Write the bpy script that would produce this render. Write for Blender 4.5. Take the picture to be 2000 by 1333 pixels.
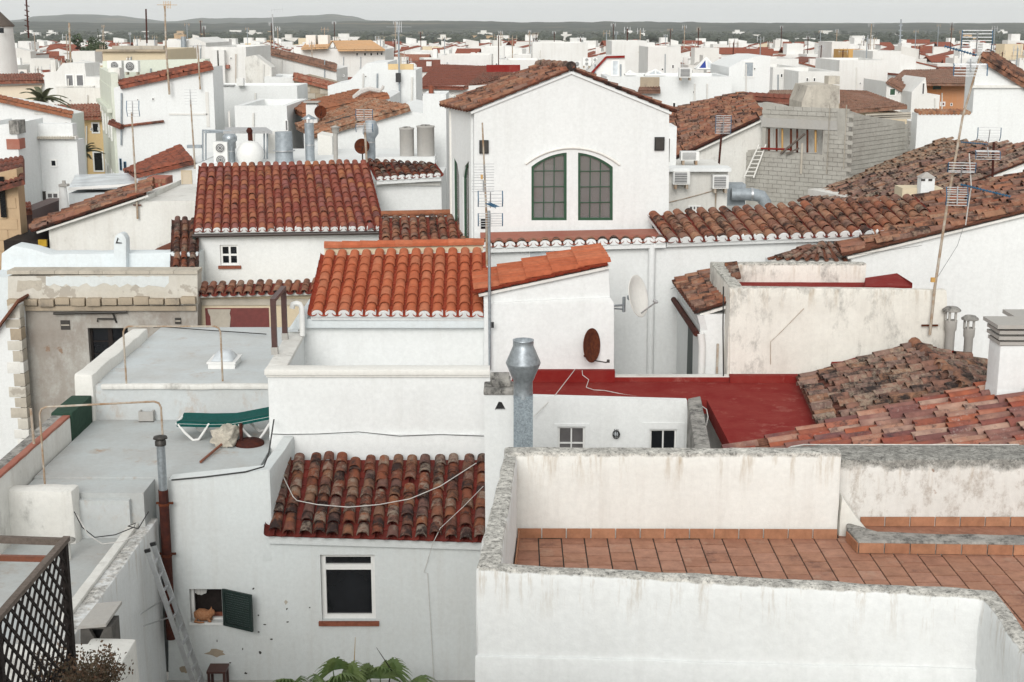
import bpy, bmesh, math, random
from mathutils import Vector, Matrix, noise as mnoise
from mathutils.geometry import delaunay_2d_cdt
random.seed(11)
R = math.radians
for o in list(bpy.data.objects): bpy.data.objects.remove(o)
SC = bpy.context.scene
COL = SC.collection

# ------------------------------------------------------------------ camera
H = 14.5                       # eye height above the streets
PIT = R(12.5)
FPX, CX, CY = 2778.0, 1000.0, 666.5
cam_d = bpy.data.cameras.new('camera'); cam = bpy.data.objects.new('camera', cam_d); COL.objects.link(cam)
cam.location = (0, 0, H); cam.rotation_euler = (math.pi/2 - PIT, 0, 0)
cam_d.sensor_width = 36; cam_d.lens = 36*FPX/2000; cam_d.clip_start = .1; cam_d.clip_end = 30000
SC.camera = cam
# ------------------------------------------------------------------ sky and sun (thin high overcast)
SUN_EL, SUN_AZ = 25, 188       # degrees; azimuth from +Y clockwise: low behind the camera
W = bpy.data.worlds.new('World'); SC.world = W; W.use_nodes = True
nt = W.node_tree; nt.nodes.clear()
n_out = nt.nodes.new('ShaderNodeOutputWorld'); n_bg = nt.nodes.new('ShaderNodeBackground')
n_sky = nt.nodes.new('ShaderNodeTexSky'); n_sky.sky_type = 'NISHITA'; n_sky.sun_disc = False
n_sky.sun_elevation = R(SUN_EL); n_sky.sun_rotation = R(SUN_AZ); n_sky.dust_density = 4; n_sky.ozone_density = 1
n_hs = nt.nodes.new('ShaderNodeHueSaturation'); n_hs.inputs['Saturation'].default_value = .12
n_mx = nt.nodes.new('ShaderNodeMix'); n_mx.data_type = 'RGBA'; n_mx.inputs[0].default_value = .8
n_mx.inputs[7].default_value = (7.0, 7.1, 7.0, 1)      # the even cloud sheet
nt.links.new(n_sky.outputs[0], n_hs.inputs['Color']); nt.links.new(n_hs.outputs[0], n_mx.inputs[6])
nt.links.new(n_mx.outputs[2], n_bg.inputs[0]); n_bg.inputs[1].default_value = .1
nt.links.new(n_bg.outputs[0], n_out.inputs[0])
sd = bpy.data.lights.new('sun', 'SUN'); sun = bpy.data.objects.new('sun', sd); COL.objects.link(sun)
sd.energy = 1.5; sd.angle = R(28); sd.color = (1, .975, .935)
sdir = Vector((math.sin(R(SUN_AZ))*math.cos(R(SUN_EL)), math.cos(R(SUN_AZ))*math.cos(R(SUN_EL)), math.sin(R(SUN_EL))))
sun.rotation_euler = sdir.to_track_quat('Z', 'Y').to_euler(); sun.location = (0, -20, 60)
SC.view_settings.view_transform = 'Standard'; SC.view_settings.look = 'None'
SC.view_settings.exposure = 0.44
SC.cycles.volume_bounces = 2; SC.view_settings.gamma = 1

# ------------------------------------------------------------------ pixel -> place helpers
def ray(px, py):
    dx, dy = (px-CX)/FPX, (CY-py)/FPX
    return Vector((dx, math.cos(PIT)+dy*math.sin(PIT), -math.sin(PIT)+dy*math.cos(PIT)))
EYE = Vector((0, 0, H))
def P(px, py, Y): r = ray(px, py); return EYE + r*(Y/r.y)
def PZ(px, py, z): r = ray(px, py); return EYE + r*((z-H)/r.z)
def PP(px, py, co, no): r = ray(px, py); return EYE + r*((co-EYE).dot(no)/r.dot(no))
def lerp(a, b, t): return a + (b-a)*t
def V(*a): return Vector(a)

# ------------------------------------------------------------------ materials
MATS = {}
class NT:
    def __init__(s, name):
        m = bpy.data.materials.new(name); m.use_nodes = True; s.m = m; s.t = m.node_tree
        s.b = s.t.nodes['Principled BSDF']; MATS[name] = m
        g = s.t.nodes.new('ShaderNodeNewGeometry'); s.pos = g.outputs['Position']; s.geo = g
    def noise(s, scale, detail=4, rough=.6, vec=None, stretch=None):
        n = s.t.nodes.new('ShaderNodeTexNoise'); n.inputs['Scale'].default_value = scale
        n.inputs['Detail'].default_value = detail; n.inputs['Roughness'].default_value = rough
        v = vec or s.pos
        if stretch:
            mp = s.t.nodes.new('ShaderNodeMapping'); mp.inputs['Scale'].default_value = stretch
            s.t.links.new(v, mp.inputs['Vector']); v = mp.outputs[0]
        s.t.links.new(v, n.inputs['Vector']); return n.outputs['Fac']
    def ramp(s, fac, stops):
        n = s.t.nodes.new('ShaderNodeValToRGB'); s.t.links.new(fac, n.inputs[0])
        e = n.color_ramp.elements
        while len(e) < len(stops): e.new(.5)
        for k, (p, c) in enumerate(stops):
            e[k].position = p; e[k].color = (c, c, c, 1) if isinstance(c, (int, float)) else (*c, 1)
        return n.outputs[0]
    def val(s, x):
        n = s.t.nodes.new('ShaderNodeValue'); n.outputs[0].default_value = x; return n.outputs[0]
    def rgb(s, c):
        n = s.t.nodes.new('ShaderNodeRGB'); n.outputs[0].default_value = (*c, 1); return n.outputs[0]
    def math(s, op, a, b=None):
        n = s.t.nodes.new('ShaderNodeMath'); n.operation = op
        for k, x in enumerate((a, b)):
            if x is None: continue
            if isinstance(x, (int, float)): n.inputs[k].default_value = x
            else: s.t.links.new(x, n.inputs[k])
        return n.outputs[0]
    def mix(s, fac, a, b, mode='MIX'):
        n = s.t.nodes.new('ShaderNodeMix'); n.data_type = 'RGBA'; n.blend_type = mode
        for k, x in ((0, fac), (6, a), (7, b)):
            if isinstance(x, (int, float)): n.inputs[k].default_value = x
            elif isinstance(x, tuple): n.inputs[k].default_value = (*x, 1)
            else: s.t.links.new(x, n.inputs[k])
        return n.outputs[2]
    def sepz(s):
        n = s.t.nodes.new('ShaderNodeSeparateXYZ'); s.t.links.new(s.pos, n.inputs[0]); return n.outputs
    def rnd(s):
        n = s.t.nodes.new('ShaderNodeObjectInfo'); return n.outputs['Random']
    def bump(s, h, strength=.3, dist=.02):
        n = s.t.nodes.new('ShaderNodeBump'); n.inputs['Strength'].default_value = strength; n.inputs['Distance'].default_value = dist
        s.t.links.new(h, n.inputs['Height']); s.t.links.new(n.outputs[0], s.b.inputs['Normal'])
    def done(s, col, rough=.9, metal=0):
        if isinstance(col, tuple): s.b.inputs['Base Color'].default_value = (*col, 1)
        else: s.t.links.new(col, s.b.inputs['Base Color'])
        if isinstance(rough, (int, float)): s.b.inputs['Roughness'].default_value = rough
        else: s.t.links.new(rough, s.b.inputs['Roughness'])
        s.b.inputs['Metallic'].default_value = metal
        if isinstance(rough, (int, float)) and rough > .65: s.b.inputs['Specular IOR Level'].default_value = .15
        return s.m

def plaster(name, col, dirt=(.42, .38, .33), amount=.25, streak=.2, scale=.7, grime=None, bump=.25, ztop=None, zband=.12,
            lichen=(.3, .29, .27), patch=None, patch_amt=.4):
    s = NT(name)
    a = s.ramp(s.noise(scale, 6, .65), [(.35, 0), (.75, 1)])
    c = s.mix(s.math('MULTIPLY', a, amount), col, dirt)
    st = s.ramp(s.noise(1, 5, .7, stretch=(5, 5, .35)), [(.5, 0), (.78, 1)])
    c = s.mix(s.math('MULTIPLY', st, streak), c, dirt)
    f = s.ramp(s.noise(14, 4, .7), [(.3, .93), (.7, 1.03)])
    c = s.mix(1, c, f, 'MULTIPLY')
    if grime:
        gcol, lo, hi, gs = grime
        gfac = s.math('MULTIPLY', s.ramp(s.noise(gs, 8, .75, stretch=(1, 1, .55)), [(lo, 0), (hi, 1)]), s.ramp(s.noise(gs*5, 6, .8), [(.35, .25), (.6, 1)]))
        c = s.mix(gfac, c, gcol)
    if patch:
        pf = s.ramp(s.noise(1.3, 9, .62), [(patch_amt, 0), (patch_amt+.015, 1)])
        c = s.mix(pf, c, patch)
    if ztop is not None:                      # lichen that has grown along the top of the wall, with a ragged lower edge
        z = s.sepz()[2]
        nz = s.noise(5, 6, .7)
        h = s.math('ADD', s.math('SUBTRACT', z, ztop-zband), s.math('MULTIPLY', s.math('SUBTRACT', nz, .5), zband*2.2))
        k = s.ramp(s.math('DIVIDE', h, zband*.5), [(0, 0), (1, 1)])
        lc = s.mix(s.ramp(s.noise(9, 8, .8), [(.42, 0), (.62, 1)]), lichen, tuple(min(1, x*2.1) for x in lichen))
        lc = s.mix(s.ramp(s.noise(22, 6, .85), [(.5, 0), (.62, .85)]), lc, (.06, .06, .056))
        drip = s.math('MULTIPLY', s.ramp(s.noise(1, 6, .75, stretch=(6, 6, .7)), [(.52, 0), (.7, 1)]),
                      s.ramp(s.math('SUBTRACT', z, ztop-.5), [(0, 0), (.4, .75)]))
        c = s.mix(drip, c, (.36, .27, .17))
        c = s.mix(k, c, lc)
    s.bump(s.math('ADD', s.noise(9, 5, .65), s.math('MULTIPLY', s.noise(60, 3, .6), .4)), bump, .02)
    return s.done(c, .92)

WHITE = (.755, .77, .765)
plaster('whitewash', WHITE, dirt=(.46, .45, .42), amount=.15, streak=.17)
plaster('whitewash_cool', (.655, .69, .69), amount=.22, streak=.22)  # darker and bluer than whitewash: the courtyard's shade is put into this colour
plaster('whitewash_warm', (.76, .75, .71), amount=.22, streak=.15)
plaster('whitewash_blue', (.68, .73, .75), amount=.2, streak=.15)
plaster('whitewash_dirty', (.74, .735, .70), amount=.4, streak=.35, grime=((.2, .19, .17), .55, .72, 1.2))
plaster('whitewash_stained', (.74, .73, .68), amount=.35, streak=.3, grime=((.13, .125, .11), .5, .7, 1.1))
plaster('whitewash_far', (.76, .76, .74), amount=.3, streak=.25, scale=.35)
plaster('whitewash_far_dim', (.70, .69, .66), amount=.3, streak=.2, scale=.25)
plaster('cream_plaster', (.66, .56, .40), amount=.2, streak=.1)
plaster('yellow_plaster', (.68, .50, .26), amount=.15, streak=.1)
plaster('orange_plaster', (.50, .22, .09), amount=.3, streak=.2)
plaster('palegreen_plaster', (.66, .69, .60), amount=.15, streak=.1)
plaster('ochre_plaster', (.55, .32, .10), amount=.2, streak=.2)
plaster('grey_plaster', (.36, .335, .30), dirt=(.24, .2, .17), amount=.8, streak=.3, grime=((.5, .5, .47), .45, .65, 1.1), patch=(.27, .19, .14), patch_amt=.64)
plaster('peeling_plaster', (.60, .575, .52), dirt=(.42, .38, .3), amount=.6, streak=.3, patch=(.40, .365, .315), patch_amt=.58)
plaster('flaking_plaster', (.72, .70, .66), amount=.35, streak=.2, grime=((.3, .28, .26), .5, .62, 3), patch=(.36, .22, .15), patch_amt=.63)
plaster('stone', (.46, .38, .28), dirt=(.2, .17, .14), amount=.7, streak=.2, grime=((.13, .12, .11), .52, .7, 2))
plaster('sandstone', (.52, .38, .24), dirt=(.3, .2, .12), amount=.5, streak=.15)
plaster('concrete', (.40, .39, .37), amount=.4, streak=.3, scale=1.5)
plaster('concrete_block', (.44, .425, .385), dirt=(.27, .25, .22), amount=.6, streak=.45, scale=2, bump=.5)
plaster('lichen_stone', (.25, .24, .225), dirt=(.48, .46, .42), amount=.9, streak=0, scale=4, grime=((.05, .05, .047), .45, .6, 5), bump=.6)
plaster('roof_membrane', (.47, .50, .50), dirt=(.36, .32, .29), amount=.55, streak=0, scale=.9, grime=((.36, .27, .2), .56, .7, 1.7))
plaster('roof_membrane_pale', (.54, .575, .585), dirt=(.40, .36, .31), amount=.45, streak=0, scale=.9, grime=((.40, .31, .24), .58, .72, 1.5))
plaster('soot_concrete', (.15, .14, .13), dirt=(.05, .048, .045), amount=.8, streak=.3, scale=3)
plaster('old_render', (.56, .52, .45), dirt=(.32, .29, .25), amount=.7, streak=.4, scale=1.5, grime=((.2, .18, .16), .5, .66, 2.5))
plaster('red_paint', (.20, .014, .012), dirt=(.26, .05, .04), amount=.8, streak=.0, scale=1.6, bump=.35, grime=((.32, .12, .10), .56, .72, 2.6))
plaster('red_paint_faded', (.34, .12, .085), dirt=(.42, .26, .2), amount=.5, streak=.1, scale=1.5, bump=.3)
plaster('skylight_cloth', (.7, .71, .72), amount=.1, streak=.1)
plaster('beige_awning', (.66, .57, .44), amount=.15, streak=.2)
plaster('orange_sheet_roof', (.62, .38, .2), amount=.2, streak=0, scale=.4)
plaster('dry_earth', (.30, .23, .15), amount=.4, streak=0, scale=.05)

def tilemat(name, cols, lichen, lich_amt, lich_col=(.30, .27, .21), dark=(.06, .045, .04), dark_amt=.5, scale=4, rough=.88):
    s = NT(name)
    r = s.rnd()
    k = len(cols)
    jit = s.math('ADD', r, s.math('MULTIPLY', s.math('SUBTRACT', s.noise(1.7, 2), .5), .35))
    c = s.ramp(jit, [(.1+.8*i/(max(1, k-1)), cc) for i, cc in enumerate(cols)])
    c = s.mix(1, c, s.ramp(s.noise(7, 5, .7), [(.3, .72), (.7, 1.12)]), 'MULTIPLY')
    bias = s.math('MULTIPLY', s.math('SUBTRACT', s.math('FRACT', s.math('MULTIPLY', r, 7.31)), .5), .15)
    d = s.ramp(s.math('ADD', s.noise(scale*.8, 7, .75), bias), [(1-dark_amt, 0), (1-dark_amt+.16, 1)])
    c = s.mix(d, c, dark)
    bias2 = s.math('MULTIPLY', s.math('SUBTRACT', s.math('FRACT', s.math('MULTIPLY', r, 13.7)), .5), .18)
    l = s.ramp(s.math('ADD', s.noise(scale*1.9, 8, .8, vec=None, stretch=(1.1, .9, 1)), bias2), [(1-lich_amt, 0), (1-lich_amt+.12, 1)])
    c = s.mix(s.math('MULTIPLY', l, lichen), c, lich_col)
    s.bump(s.noise(40, 5, .7), .35, .01)
    return s.done(c, rough)
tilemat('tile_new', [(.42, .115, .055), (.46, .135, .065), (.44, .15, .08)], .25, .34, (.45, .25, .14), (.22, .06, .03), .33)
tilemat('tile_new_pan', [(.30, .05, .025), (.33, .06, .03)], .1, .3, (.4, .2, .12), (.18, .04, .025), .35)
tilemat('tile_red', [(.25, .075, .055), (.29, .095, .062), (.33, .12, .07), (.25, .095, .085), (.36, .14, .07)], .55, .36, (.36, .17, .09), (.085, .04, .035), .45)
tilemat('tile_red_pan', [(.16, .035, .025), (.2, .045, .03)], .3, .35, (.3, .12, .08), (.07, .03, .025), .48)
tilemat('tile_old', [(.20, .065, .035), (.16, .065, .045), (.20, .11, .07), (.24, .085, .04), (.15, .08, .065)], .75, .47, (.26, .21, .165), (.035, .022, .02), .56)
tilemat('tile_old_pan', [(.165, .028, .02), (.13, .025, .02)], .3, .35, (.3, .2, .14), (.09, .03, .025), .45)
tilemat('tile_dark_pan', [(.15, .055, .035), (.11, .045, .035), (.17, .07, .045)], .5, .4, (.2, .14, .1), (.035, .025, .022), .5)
tilemat('tile_brown', [(.28, .13, .08), (.24, .11, .075), (.32, .17, .105), (.28, .10, .056), (.22, .13, .10)], .6, .45, (.33, .24, .17), (.045, .028, .024), .52)
tilemat('tile_mossy', [(.25, .13, .095), (.225, .12, .092), (.29, .15, .09), (.28, .175, .14), (.19, .12, .1)], .65, .49, (.33, .265, .2), (.035, .027, .025), .55, scale=6)
tilemat('tile_pink', [(.20, .09, .08), (.33, .085, .05), (.42, .24, .17), (.16, .075, .075), (.36, .11, .06), (.46, .31, .24), (.25, .12, .10)], .6, .40, (.44, .36, .31), (.06, .04, .04), .44, scale=7)
tilemat('tile_far', [(.24, .072, .045), (.29, .095, .058), (.21, .075, .052)], .65, .47, (.36, .23, .165), (.09, .045, .036), .5, scale=3.2)
tilemat('tile_far_brown', [(.23, .13, .095), (.27, .145, .1)], .65, .5, (.34, .27, .21), (.08, .055, .045), .55, scale=3.2)
tilemat('tile_worn', [(.36, .17, .09), (.40, .22, .13), (.30, .12, .065)], .6, .46, (.42, .34, .25), (.11, .07, .05), .5, scale=3)
tilemat('tile_floor', [(.36, .185, .122), (.39, .2, .132), (.335, .165, .11), (.405, .215, .15)], .5, .42, (.42, .28, .21), (.17, .085, .065), .42, scale=3, rough=.7)
tilemat('tile_skirt', [(.38, .185, .105), (.355, .165, .095), (.41, .205, .12)], .2, .3, (.55, .36, .25), (.25, .12, .08), .33, scale=3, rough=.7)

def simple(name, col, rough=.6, metal=0, var=.25, scale=12, bump=0, second=None):
    s = NT(name)
    b = second or tuple(x*(1-var) for x in col)
    c = s.mix(s.ramp(s.noise(scale, 5, .7), [(.38, 0), (.65, 1)]), col, b)
    if bump: s.bump(s.noise(scale*2, 4), bump, .01)
    return s.done(c, rough, metal)
simple('dark_grout', (.085, .07, .06), .9, 0, .3)
simple('galvanised', (.42, .46, .49), .42, .75, .3, 18)
simple('galvanised_dull', (.36, .40, .43), .6, .4, .25, 10)
simple('spangled_zinc', (.36, .42, .46), .5, .55, .5, 45)
simple('aluminium', (.55, .56, .57), .4, .8, .15)
simple('rust', (.07, .02, .012), .9, 0, .3, 14, .5, (.14, .04, .016))
simple('rusty_pipe', (.04, .014, .012), .85, 0, .3, 9, .2, (.085, .024, .015))
simple('rusty_pole', (.46, .42, .36), .7, .1, .3, 5, 0, (.30, .19, .11))
simple('brown_paint', (.075, .03, .025), .5, 0, .3)
simple('dark_steel', (.06, .055, .05), .5, .5)
simple('gutter_brown', (.05, .035, .03), .45)
simple('white_paint', (.78, .78, .76), .5, 0, .06)
simple('white_plastic', (.76, .76, .74), .4, 0, .05)
simple('grey_plastic', (.40, .40, .40), .5)
simple('black_plastic', (.012, .012, .013), .45)
simple('green_paint', (.018, .075, .035), .45, 0, .25)
simple('dark_green_paint', (.010, .026, .022), .55, 0, .3)
simple('teal_fabric', (.006, .085, .075), .8, 0, .3, 20)
simple('green_felt', (.03, .065, .045), .85)
simple('blue_plastic', (.02, .10, .19), .45)
simple('dark_wood', (.028, .022, .02), .75, 0, .35, 20, .3)
simple('grey_wood', (.16, .13, .11), .8, 0, .35, 20, .3)
simple('red_wood', (.22, .07, .035), .6, 0, .3, 20)
simple('terracotta_sill', (.26, .09, .055), .8, 0, .3)
simple('cable_white', (.6, .58, .55), .6)
simple('cable_black', (.02, .02, .02), .6)
simple('dirty_canvas', (.62, .57, .48), .9, 0, .35, 12)
simple('ginger_fur', (.30, .13, .06), .95, 0, .35, 40, .4, (.42, .22, .12))
simple('bark', (.10, .075, .05), .9, 0, .4, 8, .4)
simple('curtain', (.6, .6, .58), .9, 0, .1)
simple('yellow_shelf', (.45, .28, .03), .7)
simple('maroon_paint', (.17, .035, .03), .6)
simple('blue_glass', (.02, .05, .28), .25)
simple('ac_grille', (.16, .16, .165), .6)
plaster('pale_stone_face', (.52, .475, .40), dirt=(.3, .27, .23), amount=.7, streak=.2, scale=2, grime=((.2, .18, .16), .55, .7, 3))
def glassmat(name, col, rough=.08):
    s = NT(name); c = s.mix(s.ramp(s.noise(2, 3), [(.4, 0), (.7, 1)]), col, tuple(x*1.6 for x in col)); s.b.inputs['Specular IOR Level'].default_value = .35
    return s.done(c, rough)
glassmat('dark_glass', (.008, .009, .011)); glassmat('grey_glass', (.10, .095, .095), .25); glassmat('pale_glass', (.45, .48, .5), .3)
def greyedglass(name):
    s = NT(name); tr = s.t.nodes.new('ShaderNodeBsdfTransparent'); tr.inputs[0].default_value = (.62, .61, .62, 1)
    df = s.t.nodes.new('ShaderNodeBsdfDiffuse'); df.inputs[0].default_value = (.30, .285, .28, 1); m0 = s.t.nodes.new('ShaderNodeMixShader'); m0.inputs[0].default_value = .5  # grey diffuse half imitates the light room seen through the panes
    gl = s.t.nodes.new('ShaderNodeBsdfGlossy'); gl.inputs['Roughness'].default_value = .12
    mx = s.t.nodes.new('ShaderNodeMixShader'); fr = s.t.nodes.new('ShaderNodeFresnel'); fr.inputs[0].default_value = 1.45
    add = s.math('ADD', fr.outputs[0], .12)
    s.t.links.new(add, mx.inputs[0]); s.t.links.new(tr.outputs[0], m0.inputs[1]); s.t.links.new(df.outputs[0], m0.inputs[2]); s.t.links.new(m0.outputs[0], mx.inputs[1]); s.t.links.new(gl.outputs[0], mx.inputs[2])
    s.t.links.new(mx.outputs[0], s.t.nodes['Material Output'].inputs[0])
greyedglass('greyed_glass')
def leafmat(name, a, b, scale=3):
    s = NT(name); c = s.mix(s.ramp(s.noise(scale, 4), [(.35, 0), (.65, 1)]), a, b); return s.done(c, .6)
leafmat('palm_leaf', (.055, .10, .022), (.11, .15, .04)); leafmat('palm_leaf_dull', (.07, .085, .04), (.12, .12, .07))
leafmat('dry_leaf', (.13, .06, .028), (.055, .05, .025), 12); leafmat('pine_leaf', (.03, .05, .022), (.06, .08, .035), .8)
leafmat('wood_leaf', (.018, .027, .018), (.05, .058, .034), .02)
leafmat('yellow_leaf', (.45, .30, .12), (.35, .22, .08))

# ------------------------------------------------------------------ meshes
class MB:
    def __init__(s): s.v = []; s.f = []; s.sm = []
    def add(s, vs, fs, smooth=False):
        k = len(s.v); s.v += [Vector(x) for x in vs]; s.f += [tuple(i+k for i in f) for f in fs]; s.sm += [smooth]*len(fs); return s
    def hexa(s, b, t):                          # bottom ring, top ring (4 each)
        return s.prism_rings(b, t)
    def prism_rings(s, a, b):
        n = len(a); fs = [tuple(range(n))[::-1], tuple(range(n, 2*n))]
        fs += [(i, (i+1) % n, n+(i+1) % n, n+i) for i in range(n)]
        return s.add(list(a)+list(b), fs)
    def prism(s, pts, vec): vec = Vector(vec); return s.prism_rings(pts, [Vector(p)+vec for p in pts])
    def box(s, c, size, M=None):
        c = Vector(c); hx, hy, hz = size[0]/2, size[1]/2, size[2]/2
        o = [Vector((x, y, -hz)) for x, y in ((-hx, -hy), (hx, -hy), (hx, hy), (-hx, hy))]
        u = [p+Vector((0, 0, 2*hz)) for p in o]
        if M is not None: o = [M @ p for p in o]; u = [M @ p for p in u]
        return s.prism_rings([c+p for p in o], [c+p for p in u])
    def box2(s, lo, hi): lo, hi = Vector(lo), Vector(hi); return s.box((lo+hi)/2, hi-lo)
    def tube(s, path, r, seg=8, caps=True):
        path = [Vector(p) for p in path]; n = len(path); rs = r if isinstance(r, (list, tuple)) else [r]*n
        d0 = (path[1]-path[0]).normalized(); a = d0.orthogonal().normalized(); rings = []
        for i, p in enumerate(path):
            d = (path[min(i+1, n-1)]-path[max(i-1, 0)]).normalized()
            a = (a - d*a.dot(d)); a = a.normalized() if a.length > 1e-6 else d.orthogonal().normalized()
            b = d.cross(a)
            rings.append([p+(a*math.cos(t)+b*math.sin(t))*rs[i] for t in [2*math.pi*k/seg for k in range(seg)]])
        vs = [q for g in rings for q in g]
        fs = [(i*seg+k, i*seg+(k+1) % seg, (i+1)*seg+(k+1) % seg, (i+1)*seg+k) for i in range(n-1) for k in range(seg)]
        s.add(vs, fs, seg > 5)
        if caps:
            s.add(rings[0], [tuple(range(seg))[::-1]]); s.add(rings[-1], [tuple(range(seg))])
        return s
    def bar(s, a, b, w, h, up=(0, 0, 1)):        # rectangular bar from a to b
        a, b = Vector(a), Vector(b); d = (b-a).normalized(); up = Vector(up)
        if abs(d.dot(up)) > .98: up = Vector((0, 1, 0))
        x = d.cross(up).normalized(); z = x.cross(d)
        q = [x*(sx*w/2)+z*(sz*h/2) for sx, sz in ((-1, -1), (1, -1), (1, 1), (-1, 1))]
        return s.prism_rings([a+k for k in q], [b+k for k in q])
    def lathe(s, c, prof, seg=20, axis=None):     # prof: (radius, height)
        c = Vector(c); M = (Vector(axis).to_track_quat('Z', 'Y').to_matrix() if axis is not None else Matrix.Identity(3))
        vs = [c+M @ Vector((r*math.cos(2*math.pi*k/seg), r*math.sin(2*math.pi*k/seg), h)) for r, h in prof for k in range(seg)]
        fs = [(i*seg+k, i*seg+(k+1) % seg, (i+1)*seg+(k+1) % seg, (i+1)*seg+k) for i in range(len(prof)-1) for k in range(seg)]
        s.add(vs, fs, True); n = len(prof)
        if prof[0][0] > 1e-4: s.add(vs[:seg], [tuple(range(seg))[::-1]])
        if prof[-1][0] > 1e-4: s.add(vs[-seg:], [tuple(range(seg))])
        return s
    def mesh(s, name, off=(0, 0, 0), mat=None, recalc=True):
        off = Vector(off); me = bpy.data.meshes.new(name)
        me.from_pydata([tuple(v-off) for v in s.v], [], s.f)
        me.polygons.foreach_set('use_smooth', s.sm)
        if recalc:
            bm = bmesh.new(); bm.from_mesh(me); bmesh.ops.recalc_face_normals(bm, faces=bm.faces); bm.to_mesh(me); bm.free()
        if mat: me.materials.append(MATS[mat])
        me.update(); return me
def WL(o):
    v = Vector(o.location); p = o.parent
    while p: v = v + p.location; p = p.parent
    return v
def build(mb, name, mat, parent=None, loc=None):
    """links one mesh object; vertices are given in world space"""
    if parent is not None:
        o = bpy.data.objects.new(name, mb.mesh(name, WL(parent), mat)); o.parent = parent
    else:
        if loc is None:
            xs = [v.x for v in mb.v]; ys = [v.y for v in mb.v]
            loc = V((min(xs)+max(xs))/2, (min(ys)+max(ys))/2, min(v.z for v in mb.v))
        o = bpy.data.objects.new(name, mb.mesh(name, loc, mat)); o.location = loc
    COL.objects.link(o); return o
def tag(o, label, cat, group=None):
    o['label'] = label; o['category'] = cat
    if group: o['group'] = group
    return o
def thing(name, label, cat, loc, group=None):
    o = bpy.data.objects.new(name, None); o.location = loc; o.empty_display_size = .2; COL.objects.link(o)
    return tag(o, label, cat, group)
def struct(o): o['kind'] = 'structure'; return o
def stuff(o): o['kind'] = 'stuff'; return o

# ------------------------------------------------------------------ walls
class Frame:
    """a vertical wall plane through two points seen at pixels a and b with depths Ya, Yb; N points away from the viewer"""
    def __init__(s, a, Ya, b, Yb):
        A, B = P(*a, Ya), P(*b, Yb); s.set(A, B)
    def set(s, A, B):
        s.O = V(A.x, A.y, 0); s.U = V(B.x-A.x, B.y-A.y, 0).normalized(); s.N = V(-s.U.y, s.U.x, 0)
        if s.N.dot(V(A.x, A.y, 0)) < 0: s.N = -s.N
        return s
    def at(s, px, py): return PP(px, py, s.O, s.N)
    def uv(s, px, py): q = s.at(px, py)-s.O; return (q.dot(s.U), q.z)
    def pt(s, u, v, d=0): return s.O+s.U*u+V(0, 0, v)+s.N*d
    def pd(s, px, py, d=0): return s.at(px, py)+s.N*d
def frame3(A, B): f = Frame.__new__(Frame); return f.set(Vector(A), Vector(B))

def slab(mb, fr, poly, holes=(), t=.25, d=0):
    """prism of an outline (u,v) with holes, from depth d to d+t behind the frame"""
    loops = [list(poly)]+[list(h) for h in holes]
    vs, es = [], []
    for lp in loops:
        k = len(vs); vs += [Vector(p) for p in lp]; es += [(k+i, k+(i+1) % len(lp)) for i in range(len(lp))]
    ov, oe, of, *_ = delaunay_2d_cdt(vs, es, [], 1, 1e-5)
    def inside(p, lp):
        r = False; n = len(lp)
        for i in range(n):
            (x1, y1), (x2, y2) = lp[i], lp[(i+1) % n]
            if (y1 > p[1]) != (y2 > p[1]) and p[0] < (x2-x1)*(p[1]-y1)/(y2-y1)+x1: r = not r
        return r
    tris = []
    for f in of:
        c = sum((ov[i] for i in f), Vector((0, 0)))/len(f)
        if inside(c, loops[0]) and not any(inside(c, h) for h in loops[1:]): tris.append(f)
    n = len(ov); a = [fr.pt(p[0], p[1], d) for p in ov]; b = [fr.pt(p[0], p[1], d+t) for p in ov]
    cnt = {}
    for f in tris:
        for i in range(len(f)):
            e = (f[i], f[(i+1) % len(f)]); k = tuple(sorted(e)); cnt.setdefault(k, []).append(e)
    fs = [tuple(f) for f in tris]+[tuple(i+n for i in reversed(f)) for f in tris]
    for k, l in cnt.items():
        if len(l) == 1: i, j = l[0]; fs.append((j, i, i+n, j+n))
    mb.add(a+b, fs); return mb
def rect(fr, x0, y0, x1, y1):
    a = fr.uv((x0+x1)/2, y0); b = fr.uv((x0+x1)/2, y1); l = fr.uv(x0, (y0+y1)/2)[0]; r = fr.uv(x1, (y0+y1)/2)[0]
    return (min(l, r), min(a[1], b[1]), max(l, r), max(a[1], b[1]))
def rloop(r): return [(r[0], r[1]), (r[2], r[1]), (r[2], r[3]), (r[0], r[3])]
def window(th, fr, r, d=.0, fw=.05, ft=.05, nx=1, ny=1, mw=.025, frame='white_paint', pane='dark_glass', sill=None, sill_out=.06, name='window', label=None):
    """frame with bars; pane and sill are its sub-parts. d = depth of the frame's face behind the wall face"""
    m = MB(); u0, v0, u1, v1 = r
    slab(m, fr, rloop(r), [rloop((u0+fw, v0+fw, u1-fw, v1-fw))], ft, d)
    iw, ih = u1-u0-2*fw, v1-v0-2*fw
    for i in range(1, nx):
        c = u0+fw+iw*i/nx; slab(m, fr, rloop((c-mw/2, v0+fw, c+mw/2, v1-fw)), (), ft*.7, d+.006)
    for j in range(1, ny):
        c = v0+fw+ih*j/ny; slab(m, fr, rloop((u0+fw, c-mw/2, u1-fw, c+mw/2)), (), ft*.6, d+.009)
    w = build(m, name, frame, th)
    p = MB(); slab(p, fr, rloop((u0+fw*.8, v0+fw*.8, u1-fw*.8, v1-fw*.8)), (), .012, d+ft*.75 if d >= 0 else d+.012); build(p, 'pane', pane, w)
    if sill:
        q = MB(); slab(q, fr, rloop((u0-.05, v0-.07, u1+.05, v0-.002)), (), sill_out+d+.02, -sill_out); build(q, 'sill', sill, w)
    if label: w['label'] = label
    return w
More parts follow.
